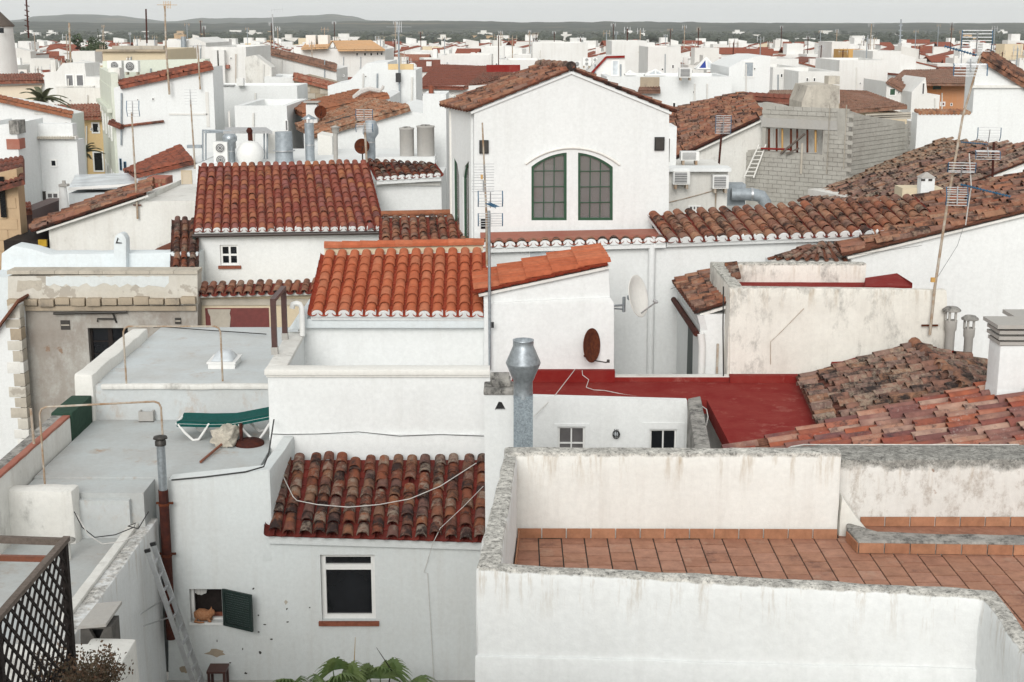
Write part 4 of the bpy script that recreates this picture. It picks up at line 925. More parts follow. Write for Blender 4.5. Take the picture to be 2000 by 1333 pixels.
# trellis
def quadpt(A, B, C, D, s, t): return lerp(lerp(A, B, s), lerp(D, C, s), t)
TR = thing('trellis', 'dark wooden lattice trellis panel with a grey top rail at the yard edge', 'trellis', P(130, 1262, 14.05))
xt = -4.68; zt_, zb_ = H-5.28, H-6.55; yA, yB_ = 14.05, 9.8
npan = 17; hh = zt_-zb_
for k in range(-7, 29):
    for sgn in (1, -1):
        y0 = yA-k*.205; z0, z1 = (zb_, zt_); ya, yb2 = y0, y0-hh*1.0*sgn
        pts = []
        lo, hi = min(yB_, yA), max(yB_, yA)
        t0_, t1_ = 0, 1
        def yy(t): return ya+(yb2-ya)*t
        ts = sorted([(lo-ya)/(yb2-ya), (hi-ya)/(yb2-ya)]); t0_ = max(0, ts[0]); t1_ = min(1, ts[1])
        if t1_-t0_ < .08: continue
        xo = xt+(.009 if sgn > 0 else -.009)
        m = MB(); m.bar(V(xo, yy(t0_), z0+hh*t0_), V(xo, yy(t1_), z0+hh*t1_), .03, .016, up=(1, 0, 0)); build(m, 'lattice_slat', 'dark_wood', TR)
m = MB(); m.bar(V(xt, yA+.1, zt_+.02), V(xt, yB_, zt_+.02), .07, .05); build(m, 'top_rail', 'grey_wood', TR)
m = MB(); m.bar(V(xt, yB_, zb_), V(xt, yA, zb_), .05, .04); build(m, 'bottom_rail', 'dark_wood', TR)
for y in (yA, 12.05): m = MB(); m.box2(V(xt-.04, y-.04, H-7.62), V(xt+.03, y+.04, zt_)); build(m, 'post', 'dark_wood', TR)
m = MB(); m.bar(V(xt, yA+.05, zt_-.0), V(xt-2.6, yA+.35, zt_-.02), .06, .07); build(m, 'side_rail', 'grey_wood', TR)
m = MB(); m.bar(P(0, 1090, 14.4), P(104, 1092, 14.4), .05, .06); build(m, 'cross_rail', 'red_wood', TR)
# ledge below trellis carrying it and the shrub
LG = build(ringz([V(-4.62, 15.0-.0, 0), V(-4.63, 16.35, 0), V(-5.2, 16.35, 0), V(-5.2, 16.2, 0), V(-8, 16.2, 0), V(-8, 8.5, 0), V(-4.6, 8.5, 0)], H-11, H-7.38), 'garden_wall', 'whitewash_dirty'); rough(LG, .04, .4, .015)
tag(LG, 'low weathered garden wall in front of the yard, holding the dry shrub', 'wall')
# hooded vent
c = P(193, 1290, 16.55); VT = thing('hooded_vent', 'blackened concrete chimney vent with a tilted slab lid and dark mouth', 'vent', V(c.x, 16.55, H-7.62))
x0, x1 = P(158, 1260, 16.4).x, P(226, 1260, 16.4).x; zl = P(190, 1215, 16.5).z; zb2 = H-7.5
f_ = frame3(V(x0, 16.35, 0), V(x1, 16.35, 0)); Lx = x1-x0
m = MB(); slab(m, f_, [(0, zb2-.15), (Lx, zb2-.15), (Lx*.94, zl), (Lx*.06, zl)], [[(Lx*.3, zl-.03), (Lx*.5, zl-.22), (Lx*.72, zl-.03)]], .07)
m.box2(V(x0+.03, 16.6, zb2-.15), V(x1-.03, 16.72, zl-.01)); m.box2(V(x0+.02, 16.42, zb2-.15), V(x0+.09, 16.6, zl-.012)); m.box2(V(x1-.09, 16.42, zb2-.15), V(x1-.02, 16.6, zl-.012)); o = build(m, 'body', 'soot_concrete', VT)
m = MB(); m.box2(V(x0+.09, 16.5, zb2), V(x1-.09, 16.59, zl-.02)); build(m, 'mouth_shade_fill', 'black_plastic', VT)  # black block puts the darkness of the open mouth into its colour
m = MB(); m.prism([V(x0+.02, 16.28, zl+.0), V(x1-.07, 16.28, zl+.03), V(x1-.02, 16.85, zl+.09), V(x0+.09, 16.85, zl+.06)], V(0, 0, .04)); o = build(m, 'lid', 'concrete', VT)
# cowled pipe on low roof
c = PZ(129, 1094, H-7.62); t = thing('flue_pipe', 'short white pipe with a wide black disc cowl behind the trellis', 'flue', c)
m = MB(); zt2 = P(126, 1060, c.y).z; m.tube([c, V(c.x, c.y, zt2)], .075, 12); build(m, 'pipe', 'whitewash_dirty', t)
m = MB(); m.lathe((c.x, c.y, zt2+.02), [(.15, 0), (.155, .015), (.06, .05), (.001, .055)], 18); build(m, 'cowl', 'lichen_stone', t)
# dry shrub
def shrub(label, c, n, h, sp, mat, seed):
    rn = random.Random(seed); t = thing('dry_shrub', label, 'shrub', c); st = MB(); lf = MB()
    for k in range(n):
        a = rn.uniform(0, 6.28); d = V(math.cos(a)*sp*rn.uniform(.3, 1), math.sin(a)*sp*rn.uniform(.3, 1), h*rn.uniform(.5, 1)); b = c+V(rn.uniform(-.3, .3)*sp, rn.uniform(-.3, .3)*sp, -.03)
        pts = [b, b+d*.5+V(rn.gauss(0, .03), rn.gauss(0, .03), .03), b+d]; st.tube(pts, [.008, .006, .003], 4)
        for q in range(26):
            tt = rn.uniform(.25, 1.05); p = lerp(b, b+d, tt)+V(rn.gauss(0, .045), rn.gauss(0, .045), rn.gauss(0, .04)); x = V(rn.gauss(0, 1), rn.gauss(0, 1), rn.gauss(0, 1)).normalized()*rn.uniform(.012, .03); y = x.orthogonal().normalized()*rn.uniform(.008, .018)
            lf.add([p-x, p-y, p+x, p+y], [(0, 1, 2, 3)])
    build(st, 'stems', 'bark', t); stuff(build(lf, 'leaves', mat, t))
shrub('dried brown bush growing on the garden wall below the vent', V(-4.72, 14.7, H-7.38), 90, .55, .4, 'dry_leaf', 3)
shrub('dried brown bush pressing against the lower end of the lattice', V(-4.66, 13.5, H-7.38), 130, 1.15, .4, 'dry_leaf', 6)
# palms at the bottom of the yard
def palm_fan(mb, base, tip, nleaf, L, droop, rn, wid=.03):
    d = (tip-base); mb.tube([base, lerp(base, tip, .5)+V(0, 0, .06), tip], [.012, .01, .008], 5); d = d.normalized(); side = d.cross(V(0, 0, 1)).normalized(); up = side.cross(d).normalized()
    for k in range(nleaf):
        a = (k/(nleaf-1)-.5)*2.6; q = (d*math.cos(a)+side*math.sin(a)).normalized(); l = L*(1-.25*abs(a)/1.3)*rn.uniform(.9, 1.1); w = q.cross(up).normalized()*wid/2
        pts = [tip+q*(l*t)+V(0, 0, -droop*l*t*t)+up*.04*math.sin(t*3) for t in (0, .3, .6, .85, 1)]; ws = (.3, 1, .9, .5, .05)
        vs = []
        for p, ww in zip(pts, ws): vs += [p-w*ww, p+up*.006, p+w*ww]
        mb.add(vs, [(3*i+j, 3*i+3+j, 3*i+4+j, 3*i+1+j) for i in range(4) for j in range(2)])
rn = random.Random(8)
for k, (px, py, Y, specs, lb) in enumerate(((660, 1385, 18.6, ((-.1, .1, 1.15), (.12, -.3, 1.0), (-.3, -.2, .9), (.3, .2, .95), (-.05, -.5, .8)), 'fan palm under the brown-silled window, its nearest fronds pale green'), (745, 1390, 18.9, ((0, -.1, 1.1), (.5, -.25, .85), (.25, .25, 1.1), (-.3, .1, 1.05), (.75, .1, .8), (.3, -.5, .9)), 'spreading dark green fan palm in the yard next to the white terrace wall'), (560, 1372, 19.6, ((0, -.1, .55), (-.2, -.2, .5), (.2, 0, .5)), 'small fan palm seedling by the foot of the yard wall'))):
    c = P(px, py, Y); c.z = H-10.2; t = thing('fan_palm', lb, 'palm', c); top = P(px, py-30, Y).z
    tr_ = MB(); tr_.tube([c, V(c.x, c.y, top-.25)], [.07, .05], 8); build(tr_, 'trunk', 'bark', t)
    for (dx, dy, dz) in specs:
        m = MB(); palm_fan(m, V(c.x, c.y, top-.3), V(c.x+dx*.6, c.y+dy*.6, top-.3+dz*.55), 22, .55, .75, rn, .05); build(m, 'frond', 'palm_leaf', t)
    if k == 1:
        for x, y, xx, yy_, mt in ((735, 1265, 765, 1310, 'dark_wood'), (694, 1245, 690, 1330, 'yellow_leaf')):
            m = MB(); m.tube([P(x, y, Y), P(xx, yy_, Y), V(c.x, c.y, top-.3)], [.003, .012, .012], 5); build(m, 'spear_leaf', mt, t)

# cables on the old roof
def cable(label, pts, r=.006, mat='cable_white'): tag(build(MB().tube(pts, r, 5), 'cable', mat), label, 'cable')
def onroof(x, y): return PP(x, y, CHO, cn_)
cable('pale cable drooping across the old mossy tile roof', [onroof(545, 915), onroof(572, 970), onroof(580, 978), onroof(620, 986), onroof(680, 991), onroof(740, 986), onroof(800, 975), onroof(860, 950), onroof(930, 905)], .008)
cable('thin pale cable running from the roof end down the house wall', [onroof(944, 950), onroof(905, 990), onroof(860, 1032), P(846, 1060, 20.75), P(834, 1100, 20.96), P(828, 1118, 20.96), P(835, 1120, 20.96), P(840, 1200, 20.96), P(848, 1340, 20.96)], .005)
# ================================================================== MIDDLE ROW
# ---- roof A house
RA = thing('red_tile_house', 'white house under a large dark red barrel-tile roof with a brown gutter', 'house', V(-5.2, 35, 0))
fa = Frame((380, 470), 33.05, (748, 470), 33.25)
hA1 = rect(fa, 430, 479, 466, 519); hA2 = rect(fa, 667, 476, 703, 516)
m = MB(); slab(m, fa, [fa.uv(380, 680), fa.uv(748, 680), fa.uv(748, 452), fa.uv(380, 455)], [rloop(hA1), rloop(hA2)], .25); build(m, 'wall', 'whitewash', RA)
m = MB(); a_, b_ = fa.pd(381, 470, .25), fa.pd(747, 470, .25); m.prism([V(a_.x, a_.y, 0), V(b_.x, b_.y, 0), V(b_.x-.6, b_.y+3.2, 0), V(a_.x-.4, a_.y+3.2, 0)], V(0, 0, P(500, 462, 33).z)); build(m, 'body', 'whitewash', RA)
window(RA, fa, hA1, d=.06, fw=.05, ft=.06, nx=2, ny=2, mw=.045, sill='terracotta_sill'); window(RA, fa, hA2, d=.06, fw=.05, ft=.06, nx=2, ny=2, mw=.045, sill='terracotta_sill')
E0, E1 = P(380, 451, 32.85), P(750, 447, 33.0); R0, R1 = plane_pts(E0, E1, .38, [(391, 324), (716, 317)])
tiled_roof(RA, E0, E1, R0, R1, 21, 14, 'tile_red', 'tile_red_pan', mortar='whitewash', jit=1)
gA, gB = P(376, 461, 32.85), P(749, 455, 32.95)
m = MB(); m.tube([gA, gB], .045, 8); gt = build(m, 'gutter', 'gutter_brown', RA)
m = MB(); m.tube([gA+V(.03, .02, -.02), gA+V(.04, .03, -.8)], .04, 8); build(m, 'downpipe', 'dark_green_paint', gt)
# lower cream facade with a strip of tiles
CF = thing('cream_front_house', 'cream house front with maroon panels under a short strip of tiles', 'house', V(-5, 31.5, 0))
f_ = Frame((385, 600), 31.45, (620, 600), 31.5); m = MB(); slab(m, f_, [f_.uv(385, 760), f_.uv(640, 760), f_.uv(640, 577), f_.uv(385, 580)], (), 1.4); build(m, 'wall', 'cream_plaster', CF)
m = MB(); slab(m, f_, rloop(rect(f_, 402, 602, 526, 660)), (), .02, -.012); build(m, 'panel', 'maroon_paint', CF)
m = MB(); slab(m, f_, [f_.uv(406, 604), f_.uv(451, 604), f_.uv(449, 612), f_.uv(451, 620), f_.uv(449, 640), f_.uv(413, 640), f_.uv(411, 618), f_.uv(407, 610)], (), .04, -.03); build(m, 'scroll', 'pale_stone_face', CF)
m = MB(); slab(m, f_, rloop(rect(f_, 385, 584, 640, 596)), (), .03, -.04); build(m, 'band', 'pale_stone_face', CF)
E0, E1 = P(384, 577, 31.2), P(622, 571, 31.25); R0, R1 = plane_pts(E0, E1, .36, [(392, 556), (626, 549)])
tiled_roof(CF, E0, E1, R0, R1, 13, 2, 'tile_brown', 'tile_red_pan', jit=1.2)
# narrow strip of old tiles left of the red roof
NS = thing('old_tile_strip', 'narrow two-row strip of mossy black tiles beside the red tile roof', 'roof', P(355, 522, 32.2))
E0, E1 = P(338, 524, 32.0), P(384, 524, 32.0); R0, R1 = plane_pts(E0, E1, .5, [(341, 428), (384, 428)])
tiled_roof(NS, E0, E1, R0, R1, 3, 7, 'tile_old', 'tile_dark_pan', jit=2)
# ---- grey facade with dark balcony door
GF = thing('grey_facade_house', 'old house front with grey patched plaster, stone cornice and a dark balcony door', 'house', V(-9.5, 31.4, 0))
fg = Frame((20, 560), 31.0, (385, 560), 31.0); hd = rect(fg, 176, 641, 254, 790)
m = MB(); slab(m, fg, [fg.uv(22, 1000), fg.uv(386, 1000), fg.uv(386, 596), fg.uv(22, 600)], [rloop(hd)], .4); build(m, 'wall', 'grey_plaster', GF)
m = MB(); slab(m, fg, [fg.uv(16, 600), fg.uv(386, 596), fg.uv(386, 534), fg.uv(16, 540)], (), .42, -.015); build(m, 'parapet', 'peeling_plaster', GF)
rp = random.Random(16)
for k in range(12):
    a, b = fg.uv(18+k*30.6, 585-k*.25), fg.uv(18+(k+1)*30.6, 585-k*.25); m = MB(); slab(m, fg, rloop((a[0]+.006, a[1]-.12+rp.uniform(-.02, .02), b[0]-.006-rp.uniform(0, .03), a[1]+.03+rp.uniform(-.025, .02))), (), .2, -.17+rp.uniform(-.03, .03)); o = build(m, 'cornice_stone', 'stone', GF); rough(o, .02, .12, .012)
m = MB(); slab(m, fg, rloop((fg.uv(20, 600)[0], fg.uv(200, 606)[1], fg.uv(384, 600)[0], fg.uv(200, 597)[1])), (), .1, -.09); build(m, 'cornice_moulding', 'stone', GF)
for k in range(8):
    a, b = fg.uv(15+k*46.5, 531), fg.uv(15+(k+1)*46.5, 531); m = MB(); slab(m, fg, rloop((a[0]+.004, a[1]-.05, b[0]-.004, a[1]+.03)), (), .5, -.06); o = build(m, 'coping_stone', 'pale_stone_face', GF)
rp = random.Random(6)
for (x0, y0, x1, y1, mt) in ((33, 548, 83, 566, 'pale_stone_face'), (90, 540, 330, 556, 'whitewash_cool')):
    lo_ = [fg.uv(x, y1+rp.uniform(-4, 6)) for x in range(x0, x1+1, 8)]; hi_ = [fg.uv(x, y0+rp.uniform(-1.5, 1.5)) for x in range(x1, x0-1, -8)]
    m = MB(); slab(m, fg, lo_+hi_, (), .012, -.02); o = build(m, 'plaster_patch', mt, GF)
dr = MB(); slab(dr, fg, rloop(hd), [rloop((hd[0]+.05, hd[1], hd[2]-.05, hd[3]-.05))], .07, .15); cx2 = (hd[0]+hd[2])/2; slab(dr, fg, rloop((cx2-.05, hd[1], cx2+.05, hd[3]-.05)), (), .05, .16)
for k in range(1, 7):
    z = hd[3]-.05-k*.29
    for a, b in ((hd[0]+.05, cx2-.05), (cx2+.05, hd[2]-.05)): slab(dr, fg, rloop((a, z-.012, b, z+.012)), (), .03, .165)
d_ = build(dr, 'door', 'dark_wood', GF); m = MB(); slab(m, fg, rloop((hd[0]+.04, hd[1], hd[2]-.04, hd[3]-.04)), (), .01, .2); build(m, 'pane', 'dark_glass', d_)
m = MB(); a = fg.pd(107, 611, -.1); b = fg.pd(250, 608, -.1); m.tube([a, b], .03, 8); m.tube([fg.pd(222, 609, -.1), fg.pd(228, 630, -.03)], .02, 6); m.tube([fg.pd(192, 628, -.06), fg.pd(192, 622, -.06), fg.pd(224, 622, -.06)], .02, 6); build(m, 'sign_bar', 'dark_steel', GF)
for (x, y, w) in ((41, 635, 12), (128, 635, 18), (348, 627, 12)):
    m = MB(); slab(m, fg, rloop(rect(fg, x-w/2, y-w/2, x+w/2, y+w/2)), (), .05, -.02); vt = build(m, 'vent', 'dark_steel', GF); m = MB(); slab(m, fg, rloop(rect(fg, x-w/2+1, y-1, x+w/2-1, y+1)), (), .02, -.03); build(m, 'vent_slat', 'pale_stone_face', vt)
m = MB(); a = fg.uv(158, 737); 
for k in range(9): u_ = a[0]+k*.1; m.tube([fg.pt(u_, a[1]-.9, -.4), fg.pt(u_, a[1], -.4)], .012, 5)
m.tube([fg.pt(a[0], a[1], -.4), fg.pt(a[0]+1.2, a[1], -.4)], .018, 6); m.tube([fg.pt(a[0], a[1], -.4), fg.pt(a[0], a[1], .02)], .018, 6); m.box(fg.pt(a[0]+.5, a[1]-.95, -.2), (1.2, .45, .08)); build(m, 'balcony', 'rusty_pipe', GF)
# blue-white wall with pointed chimney behind
BW = thing('blue_white_wall_house', 'bluish whitewashed roof wall with a pointed chimney behind the stone coping', 'house', V(-9.5, 32.5, 0))
f2 = Frame((10, 500), 32.4, (385, 500), 32.4)
m = MB(); slab(m, f2, [f2.uv(2, 700), f2.uv(388, 700), f2.uv(388, 494), f2.uv(96, 497), f2.uv(60, 486), f2.uv(26, 480), f2.uv(2, 496)], (), .6); o = build(m, 'wall', 'whitewash_blue', BW); rough(o, .04, .4, .02)
m = MB(); m.box2(V(f2.at(2, 520).x, 31.42, 5), V(f2.at(388, 520).x, 32.5, f2.at(100, 527).z)); build(m, 'roof', 'whitewash_blue', BW)
t = thing('chimney', 'bluish white pointed chimney with a triangular vent on the roof wall', 'chimney', f2.at(234, 500)); f3 = Frame((222, 500), 32.2, (247, 500), 32.2)
m = MB(); slab(m, f3, [f3.uv(222, 535), f3.uv(247, 535), f3.uv(246, 468), f3.uv(241, 459), f3.uv(236, 456), f3.uv(230, 457), f3.uv(225, 463), f3.uv(222, 472)], (), .35); o = build(m, 'shaft', 'whitewash_blue', t); rough(o, .03, .15, .01)
m = MB(); slab(m, f3, [f3.uv(226, 476), f3.uv(239, 476), f3.uv(230, 464)], [], .02, -.012); v_ = build(m, 'smoke_hole', 'black_plastic', t); m = MB(); slab(m, f3, [f3.uv(230, 473), f3.uv(238, 474), f3.uv(232, 467)], (), .02, -.02); build(m, 'hole_edge', 'whitewash_blue', v_)
# white/stone house at the left edge of the alley
LS = thing('alley_corner_house', 'white alley house with a bare stone quoin corner at the picture edge', 'house', V(-11.5, 30.7, 0))
f4 = Frame((-60, 700), 30.5, (40, 700), 30.5); m = MB(); slab(m, f4, [f4.uv(-80, 1100), f4.uv(48, 1100), f4.uv(36, 592), f4.uv(-80, 700)], (), .45); o = build(m, 'wall', 'whitewash', LS)
k = 0; zq = f4.uv(40, 598)[1]; ue = f4.uv(44, 700)[0]; rn = random.Random(2)
while zq > 3.5:
    h = rn.uniform(.2, .3); w = (.30, .44)[k % 2]*rn.uniform(.9, 1.1); w *= .75; m = MB(); slab(m, f4, rloop((ue-w, zq-h+.012, ue+.015, zq)), (), .3, -.008); o = build(m, 'quoin_stone', rn.choice(('peeling_plaster', 'pale_stone_face', 'stone', 'pale_stone_face', 'whitewash_dirty')), LS); rough(o, .012, .2, .008); zq -= h; k += 1
m = MB(); m.prism([P(-40, 690, 30.3), P(37, 588, 30.3), P(34, 585, 30.3), P(-40, 683, 30.3)], V(0, .8, 0)); build(m, 'roof', 'tile_dark_pan', LS)
# ---- long wall with tower
LW = thing('long_wall_house', 'long white house wall with a scalloped tile eave running below the tower', 'house', V(4, 31, 0))
f5 = Frame((940, 500), 30.0, (1660, 500), 30.3)
m = MB(); slab(m, f5, [f5.uv(938, 800), f5.uv(1670, 800), f5.uv(1670, 462), f5.uv(1300, 474), f5.uv(938, 484)], (), .4); build(m, 'wall', 'whitewash', LW)
m = MB(); m.tube([f5.pd(1272, 462, -.12), f5.pd(1268, 760, -.08)], .075, 12); build(m, 'downpipe', 'whitewash', LW)
m = MB(); slab(m, f5, rloop(rect(f5, 1033, 488, 1104, 530)), (), .05, -.03); w_ = build(m, 'window', 'white_paint', LW); 
for a, b in ((1035, 1067), (1070, 1102)): m = MB(); slab(m, f5, rloop(rect(f5, a, 490, b, 530)), (), .02, -.04); build(m, 'pane', 'pale_glass', w_)
# strip under the tower
E0, E1 = P(940, 483, 29.85), P(1300, 473, 30.0); R0, R1 = P(938, 465, 30.9), P(1300, 457, 31.3)
tiled_roof(LW, E0, E1, R0, R1, 16, 3, 'tile_brown', 'tile_red', mortar='whitewash', jit=.6, clip=lambda s, t: t < .4)
m = MB(); u, v, n = roofbasis(E0, E1, R0, R1); m.prism([lerp(E0, R0, .22)+n*.1, lerp(E1, R1, .22)+n*.1, R1+n*.12, R0+n*.12], -n*.06); build(m, 'red_flashing', 'red_paint_faded', LW)
# roof right of the tower
E0, E1 = P(1302, 472, 30.0), P(1850, 452, 30.2); R0, R1 = plane_pts(E0, E1, .36, [(1266, 423), (1780, 386)])
tiled_roof(LW, E0, E1, R0, R1, 23, 6, 'tile_brown', 'tile_red_pan', mortar='whitewash', jit=1.0, stag=.2)
# roof between the red roof and the tower
E0, E1 = P(745, 486, 31.5), P(936, 482, 31.6); R0, R1 = plane_pts(E0, E1, .42, [(745, 424), (922, 420)])
MR = thing('worn_roof_house', 'low house with a worn brown tile roof between the red roof and the tower', 'house', V(-1.8, 32.5, 0))
u, v, n, w = tiled_roof(MR, E0, E1, R0, R1, 10, 8, 'tile_brown', 'tile_red_pan', jit=1.3, stag=.3)
m = MB(); m.prism([R1, R1+u*.3, E1+u*.3, E1], n*.16); build(m, 'flashing', 'red_paint_faded', MR)
m = MB(); m.tube([R0+n*.08, R1+n*.08], .07, 8); build(m, 'ridge', 'tile_worn', MR); m = MB(); m.prism([V(E0.x, E0.y+.2, 0), V(E1.x, E1.y+.2, 0), V(R1.x, R1.y, 0), V(R0.x, R0.y, 0)], V(0, 0, E0.z-.2)); build(m, 'wall', 'whitewash', MR)
# ---- tower
TW = thing('tower_house', 'tall white gabled house with a green-framed arched double window', 'house', V(2, 32, 0))
ft_ = Frame((926, 400), 31.0, (1306, 400), 31.5)
dv = V(-.62, 1.95, 0)
def archtop(x, w0, w1, cx, cy, r): return cy-math.sqrt(max(0, r*r-(x-cx)**2))
def halfarch(xs, y0, left):
    pts = []
    for i, x in enumerate(xs): pts.append((x, 424-math.sqrt(126**2-(x-1117)**2)))
    return pts
LXS = [1038+i*(1107-1038)/8 for i in range(9)]; RXS = [1129+i*(1197-1129)/8 for i in range(9)]
yb = 431
def pl(px): return [ft_.uv(x, y) for x, y in px]
loopL = pl([(1038, yb), (1107, yb)]+[(x, y) for x, y in reversed(halfarch(LXS, yb, 1))]); loopR = pl([(1129, yb), (1197, yb)]+[(x, y) for x, y in reversed(halfarch(RXS, yb, 0))])
m = MB(); slab(m, ft_, pl([(926, 470), (1306, 470), (1307, 215), (1135, 143), (1116, 137), (1100, 143), (926, 214)]), [loopL, loopR], .22); build(m, 'front_wall', 'whitewash', TW)
A0, A1 = ft_.at(926, 440), ft_.at(1306, 440); zl, zr, za = ft_.uv(926, 218)[1], ft_.uv(1306, 219)[1], ft_.uv(1116, 140)[1]
z0 = ft_.uv(926, 470)[1]-1
fl_ = frame3(V(A0.x+.22*0, A0.y, 0)+dv, A0); Ls = dv.length
m = MB()
hl = [[(.35, zl-2.9), (.85, zl-2.9), (.85, zl-1.5), (.72, zl-1.25), (.35, zl-1.1)], [(1.15, zl-2.9), (1.65, zl-2.9), (1.65, zl-1.1), (1.3, zl-1.25), (1.15, zl-1.5)]]
slab(m, fl_, [(0, z0), (Ls-.22, z0), (Ls-.22, zl-.02), (0, zl-.02)], hl, .2); build(m, 'side_wall', 'whitewash', TW)
for h in hl:
    m = MB(); cu = sum(p[0] for p in h)/5; cv = sum(p[1] for p in h)/5; slab(m, fl_, h, [[(cu+(a-cu)*.86, cv+(b-cv)*.94) for a, b in h]], .06, .03); w_ = build(m, 'window', 'green_paint', TW); m = MB(); slab(m, fl_, [(cu+(a-cu)*.88, cv+(b-cv)*.95) for a, b in h], (), .01, .06); build(m, 'pane', 'greyed_glass', w_)
B0, B1 = V(A0.x, A0.y, 0)+dv, V(A1.x, A1.y, 0)+dv
fbk = frame3(B0, B1); W_ = (B1-B0).length; m = MB(); slab(m, fbk, [(0, z0), (W_, z0), (W_, zr-.03), (W_*.5, za-.05), (0, zl-.03)], [rloop((1.5, zl-2.9, 2.5, zl-1.3))], .2, -.2); build(m, 'rear_wall', 'whitewash_warm', TW)
m = MB(); slab(m, fbk, rloop((1.5, zl-2.9, 2.5, zl-1.3)), [rloop((1.55, zl-2.85, 1.97, zl-1.35)), rloop((2.03, zl-2.85, 2.45, zl-1.35))], .05, -.1)
for k in range(1, 6): slab(m, fbk, rloop((1.55, zl-2.9+k*.26, 2.45, zl-2.88+k*.26)), (), .03, -.09)
build(m, 'rear_window', 'white_paint', TW)
m = MB(); frr = frame3(V(A1.x, A1.y, 0), B1); slab(m, frr, [(.22, z0), (Ls, z0), (Ls, zr-.02), (.22, zr-.02)], (), -.2 if frr.N.x > 0 else .2); build(m, 'side_wall', 'whitewash', TW)
m = MB(); m.prism([V(A0.x+.2, A0.y+.25, z0), V(A1.x-.2, A1.y+.25, z0), V(B1.x-.2, B1.y-.2, z0), V(B0.x+.2, B0.y-.2, z0)], V(0, 0, .9)); build(m, 'floor', 'whitewash_far_dim', TW)
# window frames
for xs, lp, nm in ((LXS, loopL, 0), (RXS, loopR, 1)):
    cu = sum(p[0] for p in lp)/len(lp); cv = sum(p[1] for p in lp)/len(lp); fw = .055
    us = [p[0] for p in lp]; vs_ = [p[1] for p in lp]; sx = 1-2*fw/(max(us)-min(us)); sy = 1-2*fw/(max(vs_)-min(vs_)); mu, mv = (max(us)+min(us))/2, (max(vs_)+min(vs_))/2
    inner = [(mu+(a-mu)*sx, mv+(b-mv)*sy) for a, b in lp]
    m = MB(); slab(m, ft_, lp, [inner], .07, .03); w_ = build(m, 'window', 'green_paint', TW)
    m = MB(); slab(m, ft_, inner, (), .012, .085); build(m, 'pane', 'greyed_glass', w_)
    bars = MB(); iu = [p[0] for p in inner]; iv = [p[1] for p in inner]; a, b, c_ = min(iu), max(iu), min(iv)
    def top_at(u):
        px = (xs[0]+(xs[-1]-xs[0])*(u-min(us))/(max(us)-min(us))); y = 424-math.sqrt(126**2-(px-1117)**2); return ft_.uv(px, y)[1]-fw
    for i in (1, 2): u_ = a+(b-a)*i/3; slab(bars, ft_, rloop((u_-.008, c_, u_+.008, top_at(u_))), (), .02, .05)
    for j in range(1, 5):
        z = c_+j*.345; us2 = [a+(b-a)*k/40 for k in range(41) if top_at(a+(b-a)*k/40) > z]
        if us2: slab(bars, ft_, rloop((us2[0], z-.008, us2[-1], z+.008)), (), .02, .052)
    build(bars, 'glazing_bars', 'green_paint', w_)
    m = MB()
    for j in range(1, 6): z = c_+j*.26-.08; us2 = [a+(b-a)*k/20 for k in range(21) if top_at(a+(b-a)*k/20) > z]; m.tube([ft_.pt(us2[0], z, .11), ft_.pt(us2[-1], z, .11)], .008, 5)
    build(m, 'inner_rods', 'rusty_pole', w_)
m = MB(); pts = []
for k in range(25):
    x = 1026+k*(1210-1026)/24; y = 435-math.sqrt(146**2-(x-1117)**2); pts.append(ft_.pd(x, y, -.02))
m.tube(pts, .028, 8); build(m, 'arch_moulding', 'whitewash_warm', TW)
# tower roof
ov = .05
La, Lb = ft_.at(918, 217), ft_.at(1116, 138); Lap, Lbp = La-ft_.N*ov, Lb-ft_.N*ov
dvb = dv*1.08
sheet = tiled_roof(TW, La+dvb, Lap, Lb+dvb+V(0, 0, 0), Lbp, 10, 9, 'tile_brown', 'tile_dark_pan', jit=2, stag=.6, deck='whitewash')
Rb = ft_.at(1312, 218)
tiled_roof(TW, Rb-ft_.N*ov, Rb+dvb, Lbp, Lb+dvb, 10, 9, 'tile_brown', 'tile_dark_pan', jit=2, stag=.6, deck='whitewash')
for k in range(6): a, b = lerp(Lbp, Lb+dvb, k/6)+V(0, 0, .09), lerp(Lbp, Lb+dvb, (k+1.1)/6)+V(0, 0, .08); m = MB(); m.tube([a, b], [.11, .09], 8); build(m, 'ridge_tile', 'tile_mossy', TW)
for (x0, y0, x1, y1, lb) in ((936, 274, 954, 300, 'black square louvre box high on the tower front, on the antenna mast side'), (1278, 268, 1297, 294, 'black square louvre box high on the tower front, above its lower twin'), (1274, 421, 1291, 445, 'black square louvre box low on the tower front corner above the downpipe')):
    m = MB(); slab(m, ft_, rloop(rect(ft_, x0, y0, x1, y1)), (), .06, -.05); t = build(m, 'louvre_box', 'black_plastic'); tag(t, lb, 'louvre', 'louvre boxes on the tower'); m = MB(); r_ = rect(ft_, x0, y0, x1, y1); slab(m, ft_, rloop((r_[0]+.02, r_[1]+.02, r_[2]-.02, r_[3]-.02)), (), .012, -.06); build(m, 'grille', 'dark_steel', t)
m = MB(); slab(m, ft_, rloop(rect(ft_, 939, 428, 954, 447)), (), .03, -.02); build(m, 'small_window', 'dark_glass', TW)
